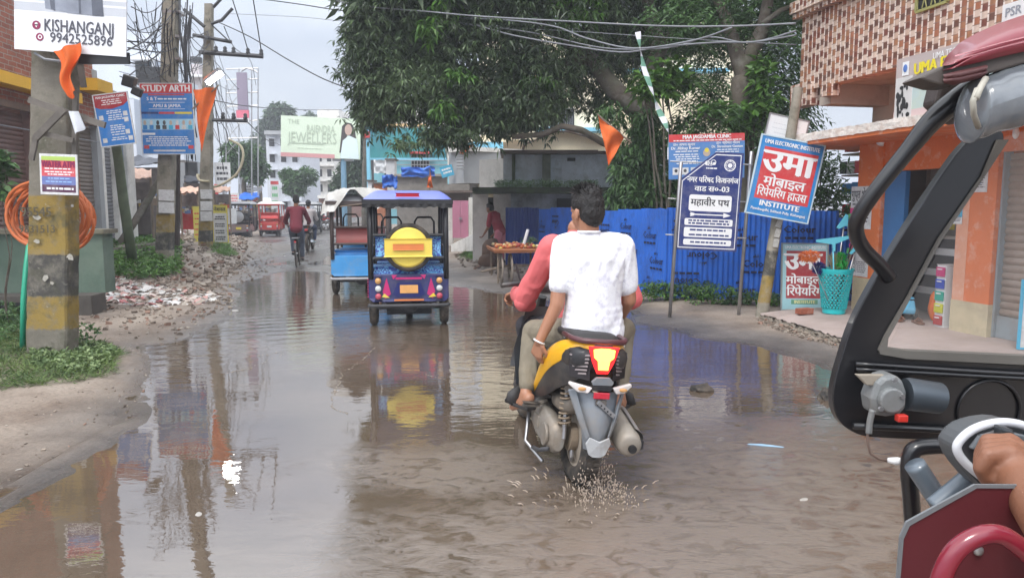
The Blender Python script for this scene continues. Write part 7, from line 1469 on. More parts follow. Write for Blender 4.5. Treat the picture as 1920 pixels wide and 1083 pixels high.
# rear wheel
WZ=.255
t=MB(); torus(t,(0,0,WZ),.20,.054,'x',44,12); wh=t.build('rear_wheel',RUBBER,sc,smooth=True)
MB().lathe([(.0,.03),(.06,.03),(.14,.012),(.15,.03),(.168,.034),(.168,-.034),(.15,-.03),(.14,-.012),(.0,-.02)],Matrix.Translation((0,0,WZ))@Euler((0,-PI/2,0)).to_matrix().to_4x4(),36).build('rim',mat('muddy_rim',(.34,.29,.235),.7,.15,6,.3),wh,angle=35)
tr=MB()
for k in range(44):
    a=2*PI*k/44
    for s in (-1,1): tr.box((s*.024,.2545*math.cos(a),WZ+.2545*math.sin(a)),(.034,.02,.009),rx=a+PI/2,rz=0)
tr.build('tread',RUBBER,wh)
# front wheel, fork, apron, floor, handlebar
t=MB(); torus(t,(0,1.27,WZ),.20,.05,'x',32,10); fw=t.build('front_wheel',RUBBER,sc,smooth=True); MB().tube([(-.03,1.27,WZ),(.03,1.27,WZ)],.15,20).build('rim',ALU,fw)
MB().tube([(0,1.27,.3),(0,1.05,.9)],.03,8).build('fork',BP,sc); MB().grid(lambda u,v:((v-.5)*.14,1.27+.29*math.cos(.2+u*2.6),WZ+.29*math.sin(.2+u*2.6)),14,4,(0,0,.006)).build('front_mudguard',GP_,sc,smooth=True)
MB().grid(lambda u,v:((v-.5)*(.42-.10*abs(u-.5)*2),1.0-.10*u+.10*(abs(v-.5)*2)**2*-1,.30+.55*u),12,14,(0,.02,0)).build('leg_shield',GP_,sc,smooth=True)
loft([(.45,0,.30,.16,.05),(.7,0,.28,.17,.035),(.98,0,.31,.17,.05)]).build('floorboard',BP,sc,smooth=True)
MB().tube([(-.34,.80,.98),(-.16,.90,1.0),(0,.93,.98),(.16,.90,1.0),(.34,.80,.98)],.016,8).build('handlebar',BP,sc,smooth=True); loft([(.82,0,1.0,.12,.05),(.93,0,1.0,.15,.06),(1.02,0,.97,.08,.05)]).build('headlight_cowl',GP_,sc,smooth=True)
for s in (-1,1): MB().tube([(s*.2,.88,1.0),(s*.24,.9,1.12)],.007,6).build('mirror_stalk',BP,sc)
# body core and seat
loft([(-.235,0,.735,.115,.05),(-.2,0,.73,.15,.075),(-.1,0,.72,.172,.095),(.05,0,.69,.185,.115),(.22,0,.62,.185,.15),(.36,0,.56,.165,.15),(.46,0,.5,.12,.14)],28).build('body_core',BP,sc,angle=50)
loft([(-.16,0,.805,.10,.022),(-.1,0,.81,.135,.035),(.1,0,.82,.145,.04),(.3,0,.80,.13,.045),(.5,0,.79,.10,.04),(.58,0,.78,.06,.03)],22).build('seat',mat('seat_vinyl',(.022,.02,.02),.5,.2,6,.15),sc,smooth=True)
MB().tube([(-.15,-.02,.822),(-.145,-.16,.822),(-.11,-.225,.822),(0,-.245,.822),(.11,-.225,.822),(.145,-.16,.822),(.15,-.02,.822)],.015,10).build('grab_rail',mat('dark_rail',(.09,.03,.035),.35),sc,smooth=True)
U=[(-.045,-.235,.812),(-.11,-.175,.815),(-.168,-.05,.79),(-.198,.10,.71),(-.202,.24,.58),(-.195,.33,.43)]
L2=[(-.05,-.242,.775),(-.115,-.19,.745),(-.172,-.08,.69),(-.198,.06,.61),(-.2,.2,.51),(-.193,.325,.415)]
strip(U,L2,.014).build('left_side_fairing',YP,sc,smooth=True); strip(U,L2,.014,sx=-1).build('right_side_fairing',YP,sc,smooth=True)
L3=[(-.05,-.235,.70),(-.12,-.17,.60),(-.165,-.06,.54),(-.185,.07,.47),(-.19,.2,.42),(-.19,.32,.40)]
L2b=[(x,y+.004,z-.006) for x,y,z in L2]
strip(L2b,L3,.010).build('lower_side_panel',BP,sc,smooth=True); strip(L2b,L3,.010,sx=-1).build('lower_side_panel',BP,sc,smooth=True)
# tail light (shield shape), housing, slats
MB().prism([(-.085,-.243,.80),(.085,-.243,.80),(.06,-.25,.72),(.03,-.252,.66),(-.03,-.252,.66),(-.06,-.25,.72)],(0,-.008,0)).build('tail_housing',mat('red_lens_glow',(.45,.01,.015),.25,0,b=0,emit=(1,.02,.02,.8)),sc,bevel=.004)
MB().prism([(-.058,-.254,.785),(-.02,-.256,.792),(.02,-.256,.792),(.058,-.254,.785),(.053,-.258,.745),(.032,-.26,.728),(.026,-.262,.682),(-.026,-.262,.682),(-.032,-.26,.728),(-.053,-.258,.745)],(0,-.008,0)).build('tail_light',mat('brake_light_glow',(1,.4,.05),.3,0,b=0,emit=(1,.22,.03,5.5)),sc,bevel=.003)
for s in (-1,1):
    for k in range(6): MB().prism([(s*(.072+.002*k),-.237+.001*k,.755-.019*k),(s*(.158-.006*k),-.176,.745-.019*k),(s*(.158-.006*k),-.178,.738-.019*k),(s*(.072+.002*k),-.239+.001*k,.747-.019*k)],(0,-.012,0)).build('vent_slat',mat('slat_grey',(.24,.2,.2),.4),sc)
    MB().prism([(s*.065,-.24,.775),(s*.16,-.165,.76),(s*.15,-.185,.63),(s*.06,-.245,.62)],(0,.004,0)).build('vent_panel',mat('vent_dark',(.012,.008,.01),.5),sc)
    # indicators
    ind=MB().prism([(s*.055,-.262,.595),(s*.165,-.225,.615),(s*.17,-.225,.60),(s*.125,-.24,.565),(s*.075,-.26,.565)],(0,-.03,0)).build('indicator',mat('indicator_lens',(.62,.58,.56),.2,.1,8,0,coat=.5),sc,bevel=.006)
    MB().ell((s*.11,-.288,.588),(.022,.006,.010),10).build('amber_bulb',mat('amber_lens',(.7,.25,.04)),ind)
    MB().tube([(s*.03,-.24,.585),(s*.06,-.25,.582)],.014,8).build('indicator_stem',BP,sc)
MB().prism([(-.06,-.262,.622),(-.035,-.262,.648),(.035,-.262,.648),(.06,-.262,.622),(.05,-.262,.605),(-.05,-.262,.605)],(0,-.02,0)).build('plate_lamp_bracket',GP_,sc,bevel=.004)
MB().box((0,-.255,.587),(.10,.03,.028)).build('plate_recess',BP,sc,bevel=.004); MB().box((0,-.277,.553),(.085,.012,.032)).build('red_reflector',mat('reflector_red',(.5,.03,.05),.2),sc,bevel=.003)
MB().box((-.0,-.276,.518),(.06,.008,.025)).build('plate_clip',CHR,sc); st=MB().box((.03,-.286,.485),(.115,.006,.022),ry=R(38)).build('metal_strip',STEEL,sc)
for k in range(4): st2=MB().ell((-.0+.018*k,-.291,.505-.0145*k),(.005,.003,.005),8).build('bolt_hole',BLACK,st)
# rear mudguard: two curved grey blades and pale flap
def fender(u,v):
    w=[.115,.125,.10,.062,.048][0]; z=.56-.30*u; hw=.118-.066*u**1.1; x=(v-.5)*2; y=-.25-.045*math.sin(u*2.4)+.055*x*x+.0*u; return (x*hw,y,z)
MB().grid(fender,16,12,(0,.008,0)).build('rear_mudguard',GP_,sc,smooth=True)
for s in (-1,1): MB().prism([(s*.125,-.215,.575),(s*.155,-.18,.56),(s*.105,-.235,.42),(s*.062,-.262,.315),(s*.048,-.285,.345),(s*.088,-.265,.44)],(0,-.02,0)).build('mudguard_rib',GP_,sc,bevel=.007)
MB().prism([(-.052,-.30,.345),(0,-.306,.325),(.052,-.30,.345),(.068,-.29,.31),(.045,-.285,.25),(.02,-.285,.235),(-.02,-.285,.235),(-.045,-.285,.25),(-.068,-.29,.31)],(0,-.012,0)).build('mud_flap',mat('pale_flap',(.42,.43,.44),.4,.15,6,.05,dirt=((.25,.2,.15),.6,9,.55)),sc,bevel=.005)
# transmission, shock, stand, footpegs, silencer
loft([(-.06,-.135,.25,.03,.06),(-.03,-.14,.255,.05,.085),(.08,-.145,.27,.055,.095),(.25,-.145,.28,.055,.10),(.36,-.14,.29,.05,.09),(.42,-.13,.29,.03,.06)],24,2.4).build('transmission_case',ALU,sc,angle=50)
MB().tube([(-.205,.02,.26),(-.188,.02,.26)],.062,24).build('case_cover',ALU,sc,angle=40,bevel=.004); MB().box((-.198,.19,.29),(.02,.10,.07)).build('case_rib',ALU,sc,bevel=.006)
loft([(-.10,-.07,.44,.05,.03),(-.05,-.075,.44,.07,.05),(.1,-.075,.44,.075,.055),(.22,-.075,.45,.05,.04)],18).build('air_filter_box',mat('filter_box',(.06,.055,.05),.7,.2,5,.2,dirt=((.24,.19,.14),.6,5,.5)),sc,smooth=True)
MB().tube([(-.11,-.06,.26),(-.105,-.02,.60)],.013,8).build('shock_absorber',STEEL,sc)
sp=MB(); pts=[]
for k in range(12*9+1): a=2*PI*k/12; z=.33+.24*k/108; pts.append((-.11+.032*math.cos(a),-.05+.032*math.sin(a)+.04*(z-.3),z))
sp.tube(pts,.006,6); sp.build('spring',MUD,sc,smooth=True)
MB().b2((-.135,-.09,.53),(-.085,-.02,.565)).build('shock_mount',ALU,sc)
MB().tube([(-.2,.22,.12),(-.21,.05,.16),(-.19,-.05,.2)],.012,8).build('centre_stand',IRON,sc,smooth=True); MB().tube([(-.21,.34,.30),(-.215,.34,.12),(-.17,.1,.08)],.011,8).build('side_stand',STEEL,sc,smooth=True)
MB().tube([(-.045,-.0,WZ),(-.05,-.04,.16),(-.04,-.02,.13)],.012,8).build('brake_arm',STEEL,sc,smooth=True); MB().tube([(-.07,0,WZ),(-.03,0,WZ)],.075,20).build('brake_drum',MUD,sc,angle=40)
for s in (-1,1):
    MB().rbox((s*.245,.17,.385),(.10,.05,.02),.008).build('footpeg',RUBBER,sc,smooth=True); MB().tube([(s*.15,.2,.40),(s*.2,.18,.385)],.012,6).build('peg_arm',ALU,sc)
M=Matrix.Translation((.195,-.02,.345))@Euler((R(11),0,R(-3))).to_matrix().to_4x4()
ex=MB(); ex.tube([M@V((0,-.27,0)),M@V((0,-.26,0)),M@V((0,-.2,0)),M@V((0,.1,0)),M@V((0,.2,-.02)),M@V((-.02,.3,-.04))],[.045,.062,.072,.07,.05,.02],22); ex.build('silencer',mat('muddy_silencer',(.33,.30,.26),.55,.15,4,.2,metal=.2,dirt=((.22,.17,.125),.7,4,.5)),sc,angle=50)
hs=MB(); hs.grid(lambda u,v:tuple(M@V((.079*math.cos(-1.0+v*2.2),-.22+.28*u,.082*math.sin(-1.0+v*2.2)))),12,12,(0.006,0,0)); hs.build('heat_shield',mat('dull_silver',(.4,.385,.36),.4,.1,4,.05,metal=.3,dirt=((.25,.2,.15),.5,4,.55)),sc,smooth=True)
MB().tube([M@V((.01,-.285,-.01)),M@V((.01,-.262,-.01))],.022,14).build('tail_pipe',BLACK,sc); MB().box(tuple(M@V((.066,-.24,.0))),(.02,.03,.05)).build('silencer_clip',BLACK,sc,bevel=.004)
# ================= riders (world frame, roots on the scooter) =================
def WP(px,py,Y,o): return P(px,py,Y)-o
o=V((SM@V((0,.2,0))).to_3d()); o.z=0
SHW=mat('white_print_shirt',(.80,.80,.83),.75,.03,4,.08,40,dirt=((.30,.27,.42),.6,30,.59))
KH=cloth('khaki_trousers',(.21,.18,.13),.12,6,((.14,.12,.09),.5,5,.55)); PKS=cloth('coral_shirt',(.66,.14,.145),.08,3)
Y0=4.02
J=dict(head=WP(1099,398,4.03,o),neck=WP(1104,430,4.02,o),chest=WP(1112,492,4.02,o),pelvis=WP(1112,618,4.03,o),
 shL=WP(1058,462,4.04,o),elL=WP(1044,572,3.98,o),wrL=WP(1011,640,3.97,o),
 shR=WP(1166,463,4.05,o),elR=WP(1180,562,4.08,o),wrR=WP(1160,600,4.30,o),
 hipL=WP(1082,628,4.05,o),knL=WP(1001,622,4.42,o),anL=WP(986,738,4.18,o),toL=WP(962,762,4.30,o),
 hipR=WP(1138,628,4.05,o),knR=WP(1168,616,4.36,o),anR=WP(1161,742,4.1,o),toR=WP(1172,752,4.24,o))
hp={'L':(V((-.18,.25,-1)),V((.6,.8,0)),V((.35,-.3,.1)),(.55,.6,.5)),'R':(V((-.3,.8,-.4)),V((0,0,-1)),V((-1,0,0)),(.4,.4,.4))}
pil=figure('person','pillion rider in white patterned short sleeved shirt and khaki trousers, head turned left',o,0,J,SHW,KH,skin=SK2,sleeve=.39,leg=.93,face=R(38),detail=.005,hpose=hp,fold=.007,belly=1.03,hem=.07)
# spiky top hair
b=J['head']; n=900; c0=RN.normal(size=(n,3)); c0/=np.linalg.norm(c0,axis=1,keepdims=True); c0=c0[c0[:,2]>.55]; p0=np.array(b)+np.array([0,-.005,.06])+c0*np.array([.07,.08,.06]); leaves('hair_strands',HAIR,p0,c0+RN.normal(0,.35,c0.shape)+[-.2,.1,.3],.055,.008,pil,droop=.0)
# shirt collar, hem
torus(cl:=MB(),tuple(J['neck']+V((0,-.008,-.012))),.058,.007,'z',24,8); cl.build('collar',SHW,pil,smooth=True)
torus(br:=MB(),(0,0,0),.031,.005,'z',18,6,Matrix.Translation(J['wrL'])@((J['wrL']-J['elL']).to_track_quat('Z','Y').to_matrix().to_4x4())); br.build('bracelet',WHITE,pil,smooth=True)
SLP=mat('black_sandal',(.03,.028,.028),.6,.2,6,.1)
for sd in 'LR':
    a,t=J['an'+sd],J['to'+sd]; d=(t-a); d.z=0; d.normalize(); h=a+V((0,0,-.085))-d*.06; e=h+d*.25; s_=V((d.y,-d.x,0))
    so_=MB().prism([h-s_*.032,h+s_*.032,h+d*.14+s_*.045,e+s_*.035,e+d*.02,e-s_*.03,h+d*.14-s_*.045],(0,0,.02)).build('sandal',SLP,pil,bevel=.005); q=h+d*.15; MB().tube([q-s_*.046+V((0,0,.012)),q-s_*.03+V((0,0,.062)),q+V((0,0,.076)),q+s_*.03+V((0,0,.062)),q+s_*.046+V((0,0,.012))],.017,8,flat=2.2).build('strap',SLP,so_,smooth=True)
J2=dict(head=WP(1100,402,4.50,o),neck=WP(1082,428,4.46,o),chest=WP(1080,490,4.42,o),pelvis=WP(1098,612,4.42,o),
 shL=WP(1036,464,4.46,o),elL=WP(984,558,4.62,o),wrL=WP(967,548,4.86,o),shR=WP(1140,474,4.46,o),elR=WP(1184,560,4.5,o),wrR=WP(1172,560,4.76,o),
 hipL=WP(1072,622,4.42,o),knL=WP(985,612,4.82,o),anL=WP(1008,700,4.75,o),toL=WP(1000,712,4.9,o),hipR=WP(1120,622,4.42,o),knR=WP(1140,612,4.8,o),anR=WP(1110,700,4.75,o),toR=WP(1105,712,4.9,o))
hp={'L':(V((-.35,.6,-.25)),V((0,.3,-1)),V((1,.2,0)),(.5,1.0,.9)),'R':(V((.2,.7,-.2)),V((0,.3,-1)),V((-1,.2,0)),(.5,1.0,.9))}
rd1=figure('person','scooter driver in coral long sleeved shirt and black trousers hidden behind the pillion rider',o,0,J2,PKS,cloth('black_trousers',(.03,.028,.035)),skin=SK2,sleeve=.9,leg=.93,face=R(0),detail=.006,hpose=hp,shoe=SLP,fold=.008,armr=1.22)
cf=MB(); d=(J2['wrL']-J2['elL']).normalized(); caps(cf,J2['elL']+V((-.012,-.01,-.03)),J2['elL']+V((.03,.03,-.05)),.055,.04); blob('loose_sleeve',cf,PKS,rd1,.008,3,fold=(.008,(9,9,9)))
# splash thrown up by the rear tyre
sp=MB(); rd=random.Random(12)
for k in range(800):
    t=rd.random(); a=rd.uniform(-1,1); x=.05+a*(.05+.13*t); y=-.10-.30*t*rd.random()-.05; z=.25*(1-t)**1.2*rd.random()*1.4+.0; r=rd.uniform(.001,.004)
    sp.ell((x,y,z),(r,r,r*rd.uniform(1,3)),5)
for k in range(60):
    a=rd.uniform(0,2*PI); d=rd.uniform(.08,.4); h=rd.uniform(.008,.03)*(1-d*1.5); 
    if h>0: sp.tube([(d*math.cos(a),d*math.sin(a)-.15,-.005),(d*math.cos(a)*1.05,d*math.sin(a)*1.05-.15,h),(d*1.1*math.cos(a),d*1.1*math.sin(a)-.15,h*1.3)],[.005,.003,.0012],5)
s_=sp.build('splash',mat('splash_water',(.44,.36,.29),.15,.1,9,0,ior=1.4),smooth=True); s_.location=SO+V((0,0,.01)); s_.rotation_euler.z=SR; tag(s_,'muddy water droplets thrown up behind the scooter tyre','water',kind='stuff')
# foam lines left on the water
fl=MB(); rd=random.Random(30)
def foam(px,r=.0038):
    pts=[G(x,y,.002) for x,y in px]; out=[]
    for i in range(len(pts)-1):
        for k in range(14): q=pts[i].lerp(pts[i+1],k/14); out.append(q+V((.03*MN.noise(q*6),.05*MN.noise(q*6+V((9,0,0))),0)))
    for q in out[::1]:
        if MN.noise(q*9)>-.35: s=r*(.6+abs(MN.noise(q*23))*2.2); fl.ell(tuple(q+V((rd.uniform(-.01,.01),rd.uniform(-.01,.01),0))),(s*1.8,s*1.6,s*.35),6)
for px in ([(690,632),(702,652),(684,672),(640,700),(632,730),(620,755),(650,780)],[(800,700),(836,712),(860,730)],[(620,640),(540,660),(470,690),(420,700)],[(625,628),(570,650),(480,668)]): foam(px)
o_=fl.build('foam',mat('muddy_foam',(.3,.25,.2),.4,.1,9,0),smooth=True); tag(o_,'thin lines of muddy foam drifting on the puddle','foam',kind='stuff')
# ================= our own vehicle at the right edge =================
ov=thing('passenger_rickshaw','maroon rickshaw with black windscreen frame and roof cutting into the right edge','rickshaw',(1.15,1.1,0))
oo=ov.location.copy(); BF=mat('black_frame_gloss',(.012,.012,.014),.28,.2,4,.04,14,coat=.3); MAR=mat('maroon_gloss',(.20,.022,.035),.35,.1,2,.03,coat=.3); MARM=mat('maroon_panel',(.085,.008,.013),.6,.1,2,.1)
Yf=1.28
def chai(p,n=2):
    for _ in range(n): p=[q for i in range(len(p)) for q in ((p[i][0]*.75+p[(i+1)%len(p)][0]*.25,p[i][1]*.75+p[(i+1)%len(p)][1]*.25),(p[i][0]*.25+p[(i+1)%len(p)][0]*.75,p[i][1]*.25+p[(i+1)%len(p)][1]*.75))]
    return p
def poly3(px,Y,dep,name,m,bev=.004,par=ov,Ys=None):
    q=[P(x,y,(Y if Ys is None else Ys[i]))-oo for i,(x,y) in enumerate(px)]
    return MB().prism(q,(0,dep,0)).build(name,m,par,bevel=bev)
def tubepx(px,Y,r,name,m,par=ov,n=12,flat=None,Y1=None,sub=5):
    k=len(px); p=[P(x,y,Y+((Y1 or Y)-Y)*i/(k-1))-oo for i,(x,y) in enumerate(px)]; out=[]
    for i in range(k-1):
        p0,p1,p2_,p3_=p[max(i-1,0)],p[i],p[i+1],p[min(i+2,k-1)]
        for j in range(sub): t=j/sub; out.append(.5*((2*p1)+(p2_-p0)*t+(2*p0-5*p1+4*p2_-p3_)*t*t+(3*p1-p0-3*p2_+p3_)*t**3))
    out.append(p[-1]); rr=r
    if isinstance(r,(list,tuple)): rr=[r[min(k-1,int(i/sub))]+(r[min(k-1,int(i/sub)+1)]-r[min(k-1,int(i/sub))])*((i/sub)%1) for i in range(len(out))]
    return MB().tube(out,rr,n,flat=flat).build(name,m,par,smooth=True)
fr_=poly3(chai([(1812,262),(1868,232),(1890,262),(1842,330),(1760,448),(1700,560),(1660,628),(1648,656),(1650,664),(1700,672),(2250,700),(2250,842),(1640,822),(1600,812),(1572,790),(1560,755),(1564,715),(1580,660),(1600,600),(1640,525),(1700,425),(1760,335)]),Yf,.022,'windscreen_frame',BF,.010)
poly3([(1872,262),(1892,262),(1846,332),(1766,450),(1706,562),(1666,634),(1664,652),(1700,657),(2250,682),(2250,701),(1700,672.5),(1651,664),(1648,656),(1661,628),(1701,560),(1761,448),(1843,330)],Yf-.006,.02,'window_seal',mat('seal_grey',(.13,.12,.105),.7,.15,4,.1),.0,fr_)
q=[P(x,y,Yf+.02)-oo for x,y in ((1868,262),(2250,140),(2250,700),(1656,664))]; MB().add(q,[(0,1,2,3)]).build('glass',mat('hazy_glass',(.5,.48,.45),.15,0,b=0,alpha=.13),fr_)
for y0,y1,n in ((682,700,'ridge'),(692,708,'ridge')): tubepx([(1605,y0),(1900,y1),(2240,y1+16)],Yf-.012,.004,'ridge',BF,fr_)
tubepx([(1600,798),(1900,812),(2240,828)],Yf-.012,.006,'ridge',BF,fr_)
torus(t:=MB(),tuple(P(1855,770,Yf-.004)-oo),.055,.003,'y',30,6); t.build('moulded_ring',BF,fr_,smooth=True)
# roof visor
def shell(up,lo,Ya,Yb,bulge,name,m,par=ov,nu=26,nv=10,th=.006):
    def at(L_,t,Y):
        t=t*(len(L_)-1); i=min(int(t),len(L_)-2); f=t-i; return P(L_[i][0]+(L_[i+1][0]-L_[i][0])*f,L_[i][1]+(L_[i+1][1]-L_[i][1])*f,Y)-oo
    def fn(u,v):
        q=at(up,u,Ya).lerp(at(lo,u,Yb),v); q.y-=bulge*math.sin(PI*v)*min(1,u*5+.1); return tuple(q)
    return MB().grid(fn,nu,nv,(0,.0,-th)).build(name,m,par,smooth=True)
rf_=shell([(1766,122),(1775,105),(1800,80),(1832,62),(1870,45),(1920,28),(2000,8),(2250,-30)],[(1768,124),(1785,121),(1810,115),(1840,108),(1875,99),(1920,89),(2000,72),(2250,22)],1.16,1.08,.035,'roof_visor',MAR)
shell([(1790,104),(1830,93),(1875,80),(1920,69),(2000,52),(2250,5)],[(1790,106.5),(1830,96),(1875,83.5),(1920,73),(2000,56),(2250,9)],1.055,1.05,.004,'roof_ridge_highlight',mat('maroon_highlight',(.36,.11,.13),.25,.1,2,0,coat=.5),rf_,nv=4)
poly3([(1722,147),(1730,142),(1766,124.5),(1920,90.5),(2250,24),(2250,60),(1925,118),(1850,140),(1792,160),(1765,160),(1740,153)],1.085,.05,'roof_lining',mat('lining_brown',(.085,.07,.062),.6,.2,3,.1),.004)
shell([(1768,140),(1800,132),(1850,122)],[(1770,148),(1790,152),(1840,138)],1.08,1.08,.008,'lining_patch',mat('lining_maroon',(.10,.035,.035),.5),nv=4)
# tubes
tubepx([(1850,150),(1760,215),(1700,285),(1640,360),(1609,408),(1606,440),(1622,470),(1648,496),(1668,520)],1.16,[.02,.017,.0135,.0125,.0125,.0125,.0125,.0125,.0125],'mirror_bracket',BF,Y1=1.26)
poly3([(1762,155),(1800,150),(1845,215),(1800,232),(1752,195)],1.2,.04,'pillar_bracket',mat('bracket_brown',(.05,.038,.035),.5),.006)
# rolled rain curtain
rc=thing('rolled_curtain','grey rolled plastic rain curtain tied under the maroon roof at the right edge','curtain',P(1870,190,1.1)); ro=rc.location.copy()
pts=[(1812,212),(1830,200),(1870,186),(1920,172),(1990,150),(2200,110)]; p=[P(x,y,1.1)-ro for x,y in pts]
rm=MB(); N_=60; 
def rc_f(u,v):
    t=u*(len(p)-1); i=min(int(t),len(p)-2); c=p[i].lerp(p[i+1],t-i); a=2*PI*v; r=.043*min(1,(u*9))**.35*(1+.05*MN.noise(V((u*8,math.cos(a)*1.3,math.sin(a)*1.3)))); return (c.x,c.y-r*math.cos(a),c.z+r*1.05*math.sin(a)-.004)
rm.grid(rc_f,N_,24); rm.build('curtain_roll',mat('grey_plastic_film',(.16,.175,.19),.25,.15,6,.3,10,coat=.5),rc,smooth=True)
MB().tube([P(1832,168,1.04)-ro,P(1824,190,1.03)-ro,P(1826,215,1.04)-ro,P(1834,238,1.07)-ro],.0042,8).build('tie_strap',mat('pale_strap',(.4,.38,.32),.6),rc,smooth=True); MB().tube([P(1848,148,1.06)-ro,P(1838,165,1.04)-ro,P(1830,185,1.03)-ro],.0045,8).build('tie_strap',mat('pale_strap',(.4,.38,.32)),rc,smooth=True)
# wiper motor
wm=thing('wiper_motor','grey wiper motor with dark cylinder and red plug bolted below the windscreen','motor',P(1668,745,1.2)); wo=wm.location.copy(); WG=mat('motor_casting',(.23,.24,.24),.45,.15,5,.1,metal=.3,dirt=((.14,.11,.09),.5,9,.56))
q=[P(x,y,1.2)-wo for x,y in ((1638,778),(1634,748),(1645,718),(1658,706),(1678,702),(1694,712),(1702,735),(1700,765),(1690,778),(1665,782))]; MB().prism(q,(0,.045,0)).build('gear_housing',WG,wm,bevel=.008)
MB().tube([P(1668,748,1.2)-wo+V((0,-.012,0)),P(1668,748,1.2)-wo+V((0,.004,0))],.021,20).build('gear_cover',WG,wm,bevel=.003)
MB().tube([P(1698,738,1.215)-wo,P(1702,738,1.215)-wo,P(1760,746,1.22)-wo,P(1766,747,1.22)-wo],[.026,.0275,.0265,.020],22).build('motor_body',mat('motor_grey',(.07,.085,.1),.4,.1,4,.05,metal=.4),wm,angle=40)
MB().box(tuple(P(1690,783,1.19)-wo),(.017,.014,.012)).build('red_plug',mat('red_plug',(.5,.03,.02),.4),wm,bevel=.002)
q=[P(x,y,1.21)-wo for x,y in ((1605,702),(1660,702),(1650,724),(1625,722))]; MB().prism(q,(0,.01,0)).build('mount_plate',mat('tan_bracket',(.3,.26,.21),.6,.2),wm,bevel=.002)
for x,y in ((1650,765),(1690,742),(1676,712)): MB().tube([P(x,y,1.19)-wo,P(x,y,1.19)-wo+V((0,-.006,0))],.004,6).build('bolt',STEEL,wm)
def wirepx(px,Y,r,m,name,lab):
    o0=P(*px[0],Y); ob_=MB().tube([P(x,y,Y)-o0 for x,y in px],r,8).build(name,m,smooth=True); ob_.location=o0; return tag(ob_,lab,'cable')
wirepx([(1634,775),(1628,800),(1626,830),(1632,850),(1648,860),(1668,864)],1.18,.0022,mat('brown_wire',(.16,.11,.09),.5),'motor_wire','thin brown wire hanging from the wiper motor'); tubepx([(1636,768),(1631,790),(1629,812)],1.18,.005,'wire_sleeve',WG,ov)
cn=thing('wire_connector','white plastic plug joining the two thin motor wires','connector',P(1688,864,1.17)); MB().tube([(-.02,0,.002),(-.006,0,0),(.0,0,0),(.02,0,-.002)],[.004,.007,.006,.005],8).build('plug',WHITE,cn,smooth=True)
wirepx([(1706,868),(1735,872),(1752,890),(1758,905)],1.17,.0018,mat('pinkish_wire',(.5,.3,.24),.5),'motor_wire','thin pinkish wire running from the white plug to the dashboard')
# dashboard and steering
db=MB(); cq=[(1790,845),(1792,832),(1812,808),(1845,795),(1885,790),(1920,800),(1960,830),(2010,880),(2010,930),(1860,925),(1838,915),(1800,870)]
poly3(chai(cq,1),1.0,.05,'dashboard',mat('dash_grey',(.075,.08,.085),.45,.1,4,.05),.01)
tubepx([(1860,908),(1815,872),(1795,845),(1800,825),(1830,802),(1880,791),(1930,802),(1975,840),(2010,890)],.992,.0062,'dash_rim',mat('silver_plastic',(.62,.63,.66),.25,.04,3,0,coat=.4),n=10)
poly3([(1822,842),(1840,818),(1880,806),(1925,816),(1960,850),(1900,858)],.985,.01,'gauge_face',mat('gauge_face',(.12,.13,.14),.2,.1,3,0,coat=.5),.002)
poly3([(1878,800),(1903,806),(1908,838),(1880,836)],.965,.02,'switch_pod',mat('switch_black',(.04,.045,.05),.4),.004)
hb=P(1862,893,.90); MB().tube([hb-oo,hb-oo+V((.02,.03,.005)),hb-oo+V((.30,.16,.0))],.0165,16).build('grip',mat('grip_rubber',(.03,.032,.036),.6,.15,9,.3,90),ov,smooth=True)
MB().tube([hb-oo+V((-.004,-.006,-.001)),hb-oo],.014,16).build('grip_end',mat('grip_rubber',(.03,.032,.036)),ov)
# front tubes and red bodywork
tubepx([(1712,985),(1708,930),(1704,880),(1708,852),(1725,838),(1790,836),(1900,846)],1.15,.013,'front_hoop',BF)
tubepx([(1715,870),(1745,915),(1775,960)],1.1,.016,'brace_tube',mat('blue_grey_tube',(.13,.16,.19),.35,.1,3,0,coat=.3)); tubepx([(1750,950),(1790,918),(1835,880)],1.05,.014,'brace_tube',mat('blue_grey_tube',(.13,.16,.19)))
pan=[(1690,1600),(1688,1083),(1694,1010),(1706,984),(1832,914),(2300,918),(2300,1600)]
poly3(pan,.80,.003,'front_bulkhead',MARM,.004)
poly3([(1686,1600),(1682,1083),(1688,1006),(1700,978),(1828,908),(2300,911),(2300,918),(1832,914.5),(1706,985),(1694.5,1010),(1688.5,1083),(1690.5,1600)],.798,.003,'bulkhead_trim',mat('grey_trim',(.15,.16,.17),.5,.1),.0)
tubepx([(1740,1300),(1752,1150),(1766,1080),(1790,1034),(1825,1008),(1865,1000),(1900,1015),(1950,1062),(2000,1140)],.70,.0098,'grab_hoop',mat('red_gloss_tube',(.20,.012,.028),.25,.08,3,0,coat=.5),n=14)
MB().ell(tuple(P(1835,1032,.797)-oo),(.006,.003,.006),10).build('rivet',STEEL,ov,smooth=True)
MB().b2((-.05,-1.0,.30),(1.2,.1,.34)).build('floor',IRON,ov); 
for y in (-.4,): t=MB(); torus(t,(1.0,y,.22),.17,.055,'x',24,8); t.build('wheel',RUBBER,ov,smooth=True)
t=MB(); torus(t,(.55,.25,.22),.17,.055,'x',24,8); t.build('wheel',RUBBER,ov,smooth=True); MB().tube([(.55,.25,.22),(.55,.1,.85)],.03,8).build('fork',IRON,ov)
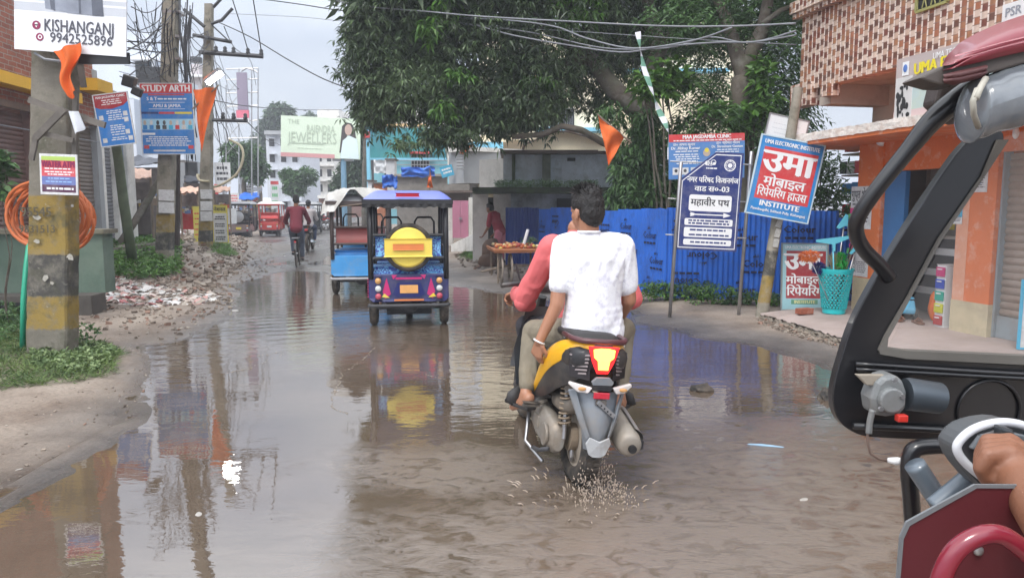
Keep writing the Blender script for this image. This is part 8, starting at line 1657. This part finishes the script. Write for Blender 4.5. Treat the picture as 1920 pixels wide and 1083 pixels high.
# driver: hand on the grip, arm, and the body beyond the frame
do=V((1.15,.35,0)); W2=lambda px,py,Y:P(px,py,Y)-do
b=MB(); wr=W2(1915,905,.84); el=W2(2090,1120,.62); shd=el+V((.12,-.18,.26)); caps(b,wr,el,.025,.040,18); caps(b,el,shd,.042,.055,18)
caps(b,wr,W2(1900,872,.862),.026,.024,14); caps(b,wr,W2(1916,858,.90),.027,.022,14)
for k_ in range(4):
    Yk=.858+.0235*k_; q0=W2(1926,872-5*k_,Yk-.004); q1=W2(1893,849-7*k_,Yk); q2=W2(1853,853-9*k_,Yk); q3=W2(1839,877-8*k_,Yk+.002); q4=W2(1849,899-8*k_,Yk+.004)
    for u_,v_,ra,rb in ((q0,q1,.014,.0125),(q1,q2,.0115,.0102),(q2,q3,.0102,.0095),(q3,q4,.0094,.0082)): caps(b,u_,v_,ra,rb,12)
th0=W2(1893,892,.855); th1=W2(1870,905,.872); caps(b,W2(1912,890,.85),th0,.017,.014,12); caps(b,th0,th1,.0135,.0105,12)
b.ell(tuple(shd+V((.22,-.02,-.12))),(.19,.12,.24),16); b.ell(tuple(shd+V((.22,-.02,-.40))),(.17,.12,.16),16); Mh=Matrix.Translation(shd+V((.2,0,.30))); head(b,hm_:=MB(),Mh); caps(b,shd+V((.2,0,.0)),shd+V((.2,0,.24)),.06,.055); caps(b,shd,shd+V((.42,0,0)),.06,.06)
for s in (.12,.32): caps(b,shd+V((s,0,-.45)),shd+V((s,.38,-.42)),.08,.06); caps(b,shd+V((s,.38,-.42)),shd+V((s,.38,-.75)),.055,.04); caps(b,shd+V((s,.38,-.78)),shd+V((s,.52,-.80)),.035,.03)
drv=thing('person','driver of the maroon rickshaw, brown hand closed round the handlebar grip','person',do); blob('body',b,mat('driver_skin',(.24,.105,.06),.5,.1,6,.15,70),drv,.0035,2)
blob('hair',hm_,HAIR,drv,.009,2)
s2=MB(); s2.ell(tuple(shd+V((.22,-.02,-.12))),(.205,.135,.25),16); s2.ell(tuple(shd+V((.22,-.02,-.38))),(.185,.135,.18),16); caps(s2,shd,shd+V((.42,0,0)),.072,.072); caps(s2,shd,shd.lerp(el,.5),.068,.06); blob('shirt',s2,cloth('grey_shirt',(.2,.2,.22)),drv,.01,3,fold=(.006,(8,8,6)))
# ================= thin haze volume, added to lift dark tones and soften contrast =================
hz=MB().b2((-4700,-60,-1.2),(4700,1560,24)).build('haze',None); tag(hz,kind='stuff'); hz.data.materials.clear()
hm=bpy.data.materials.new('thin_haze'); hm.use_nodes=True; N=hm.node_tree.nodes; N.remove(N['Principled BSDF']); pv_=N.new('ShaderNodeVolumePrincipled'); pv_.inputs['Color'].default_value=(.9,.93,1,1); pv_.inputs['Density'].default_value=.0028
hm.node_tree.links.new(pv_.outputs[0],N['Material Output'].inputs['Volume']); hz.data.materials.append(hm)
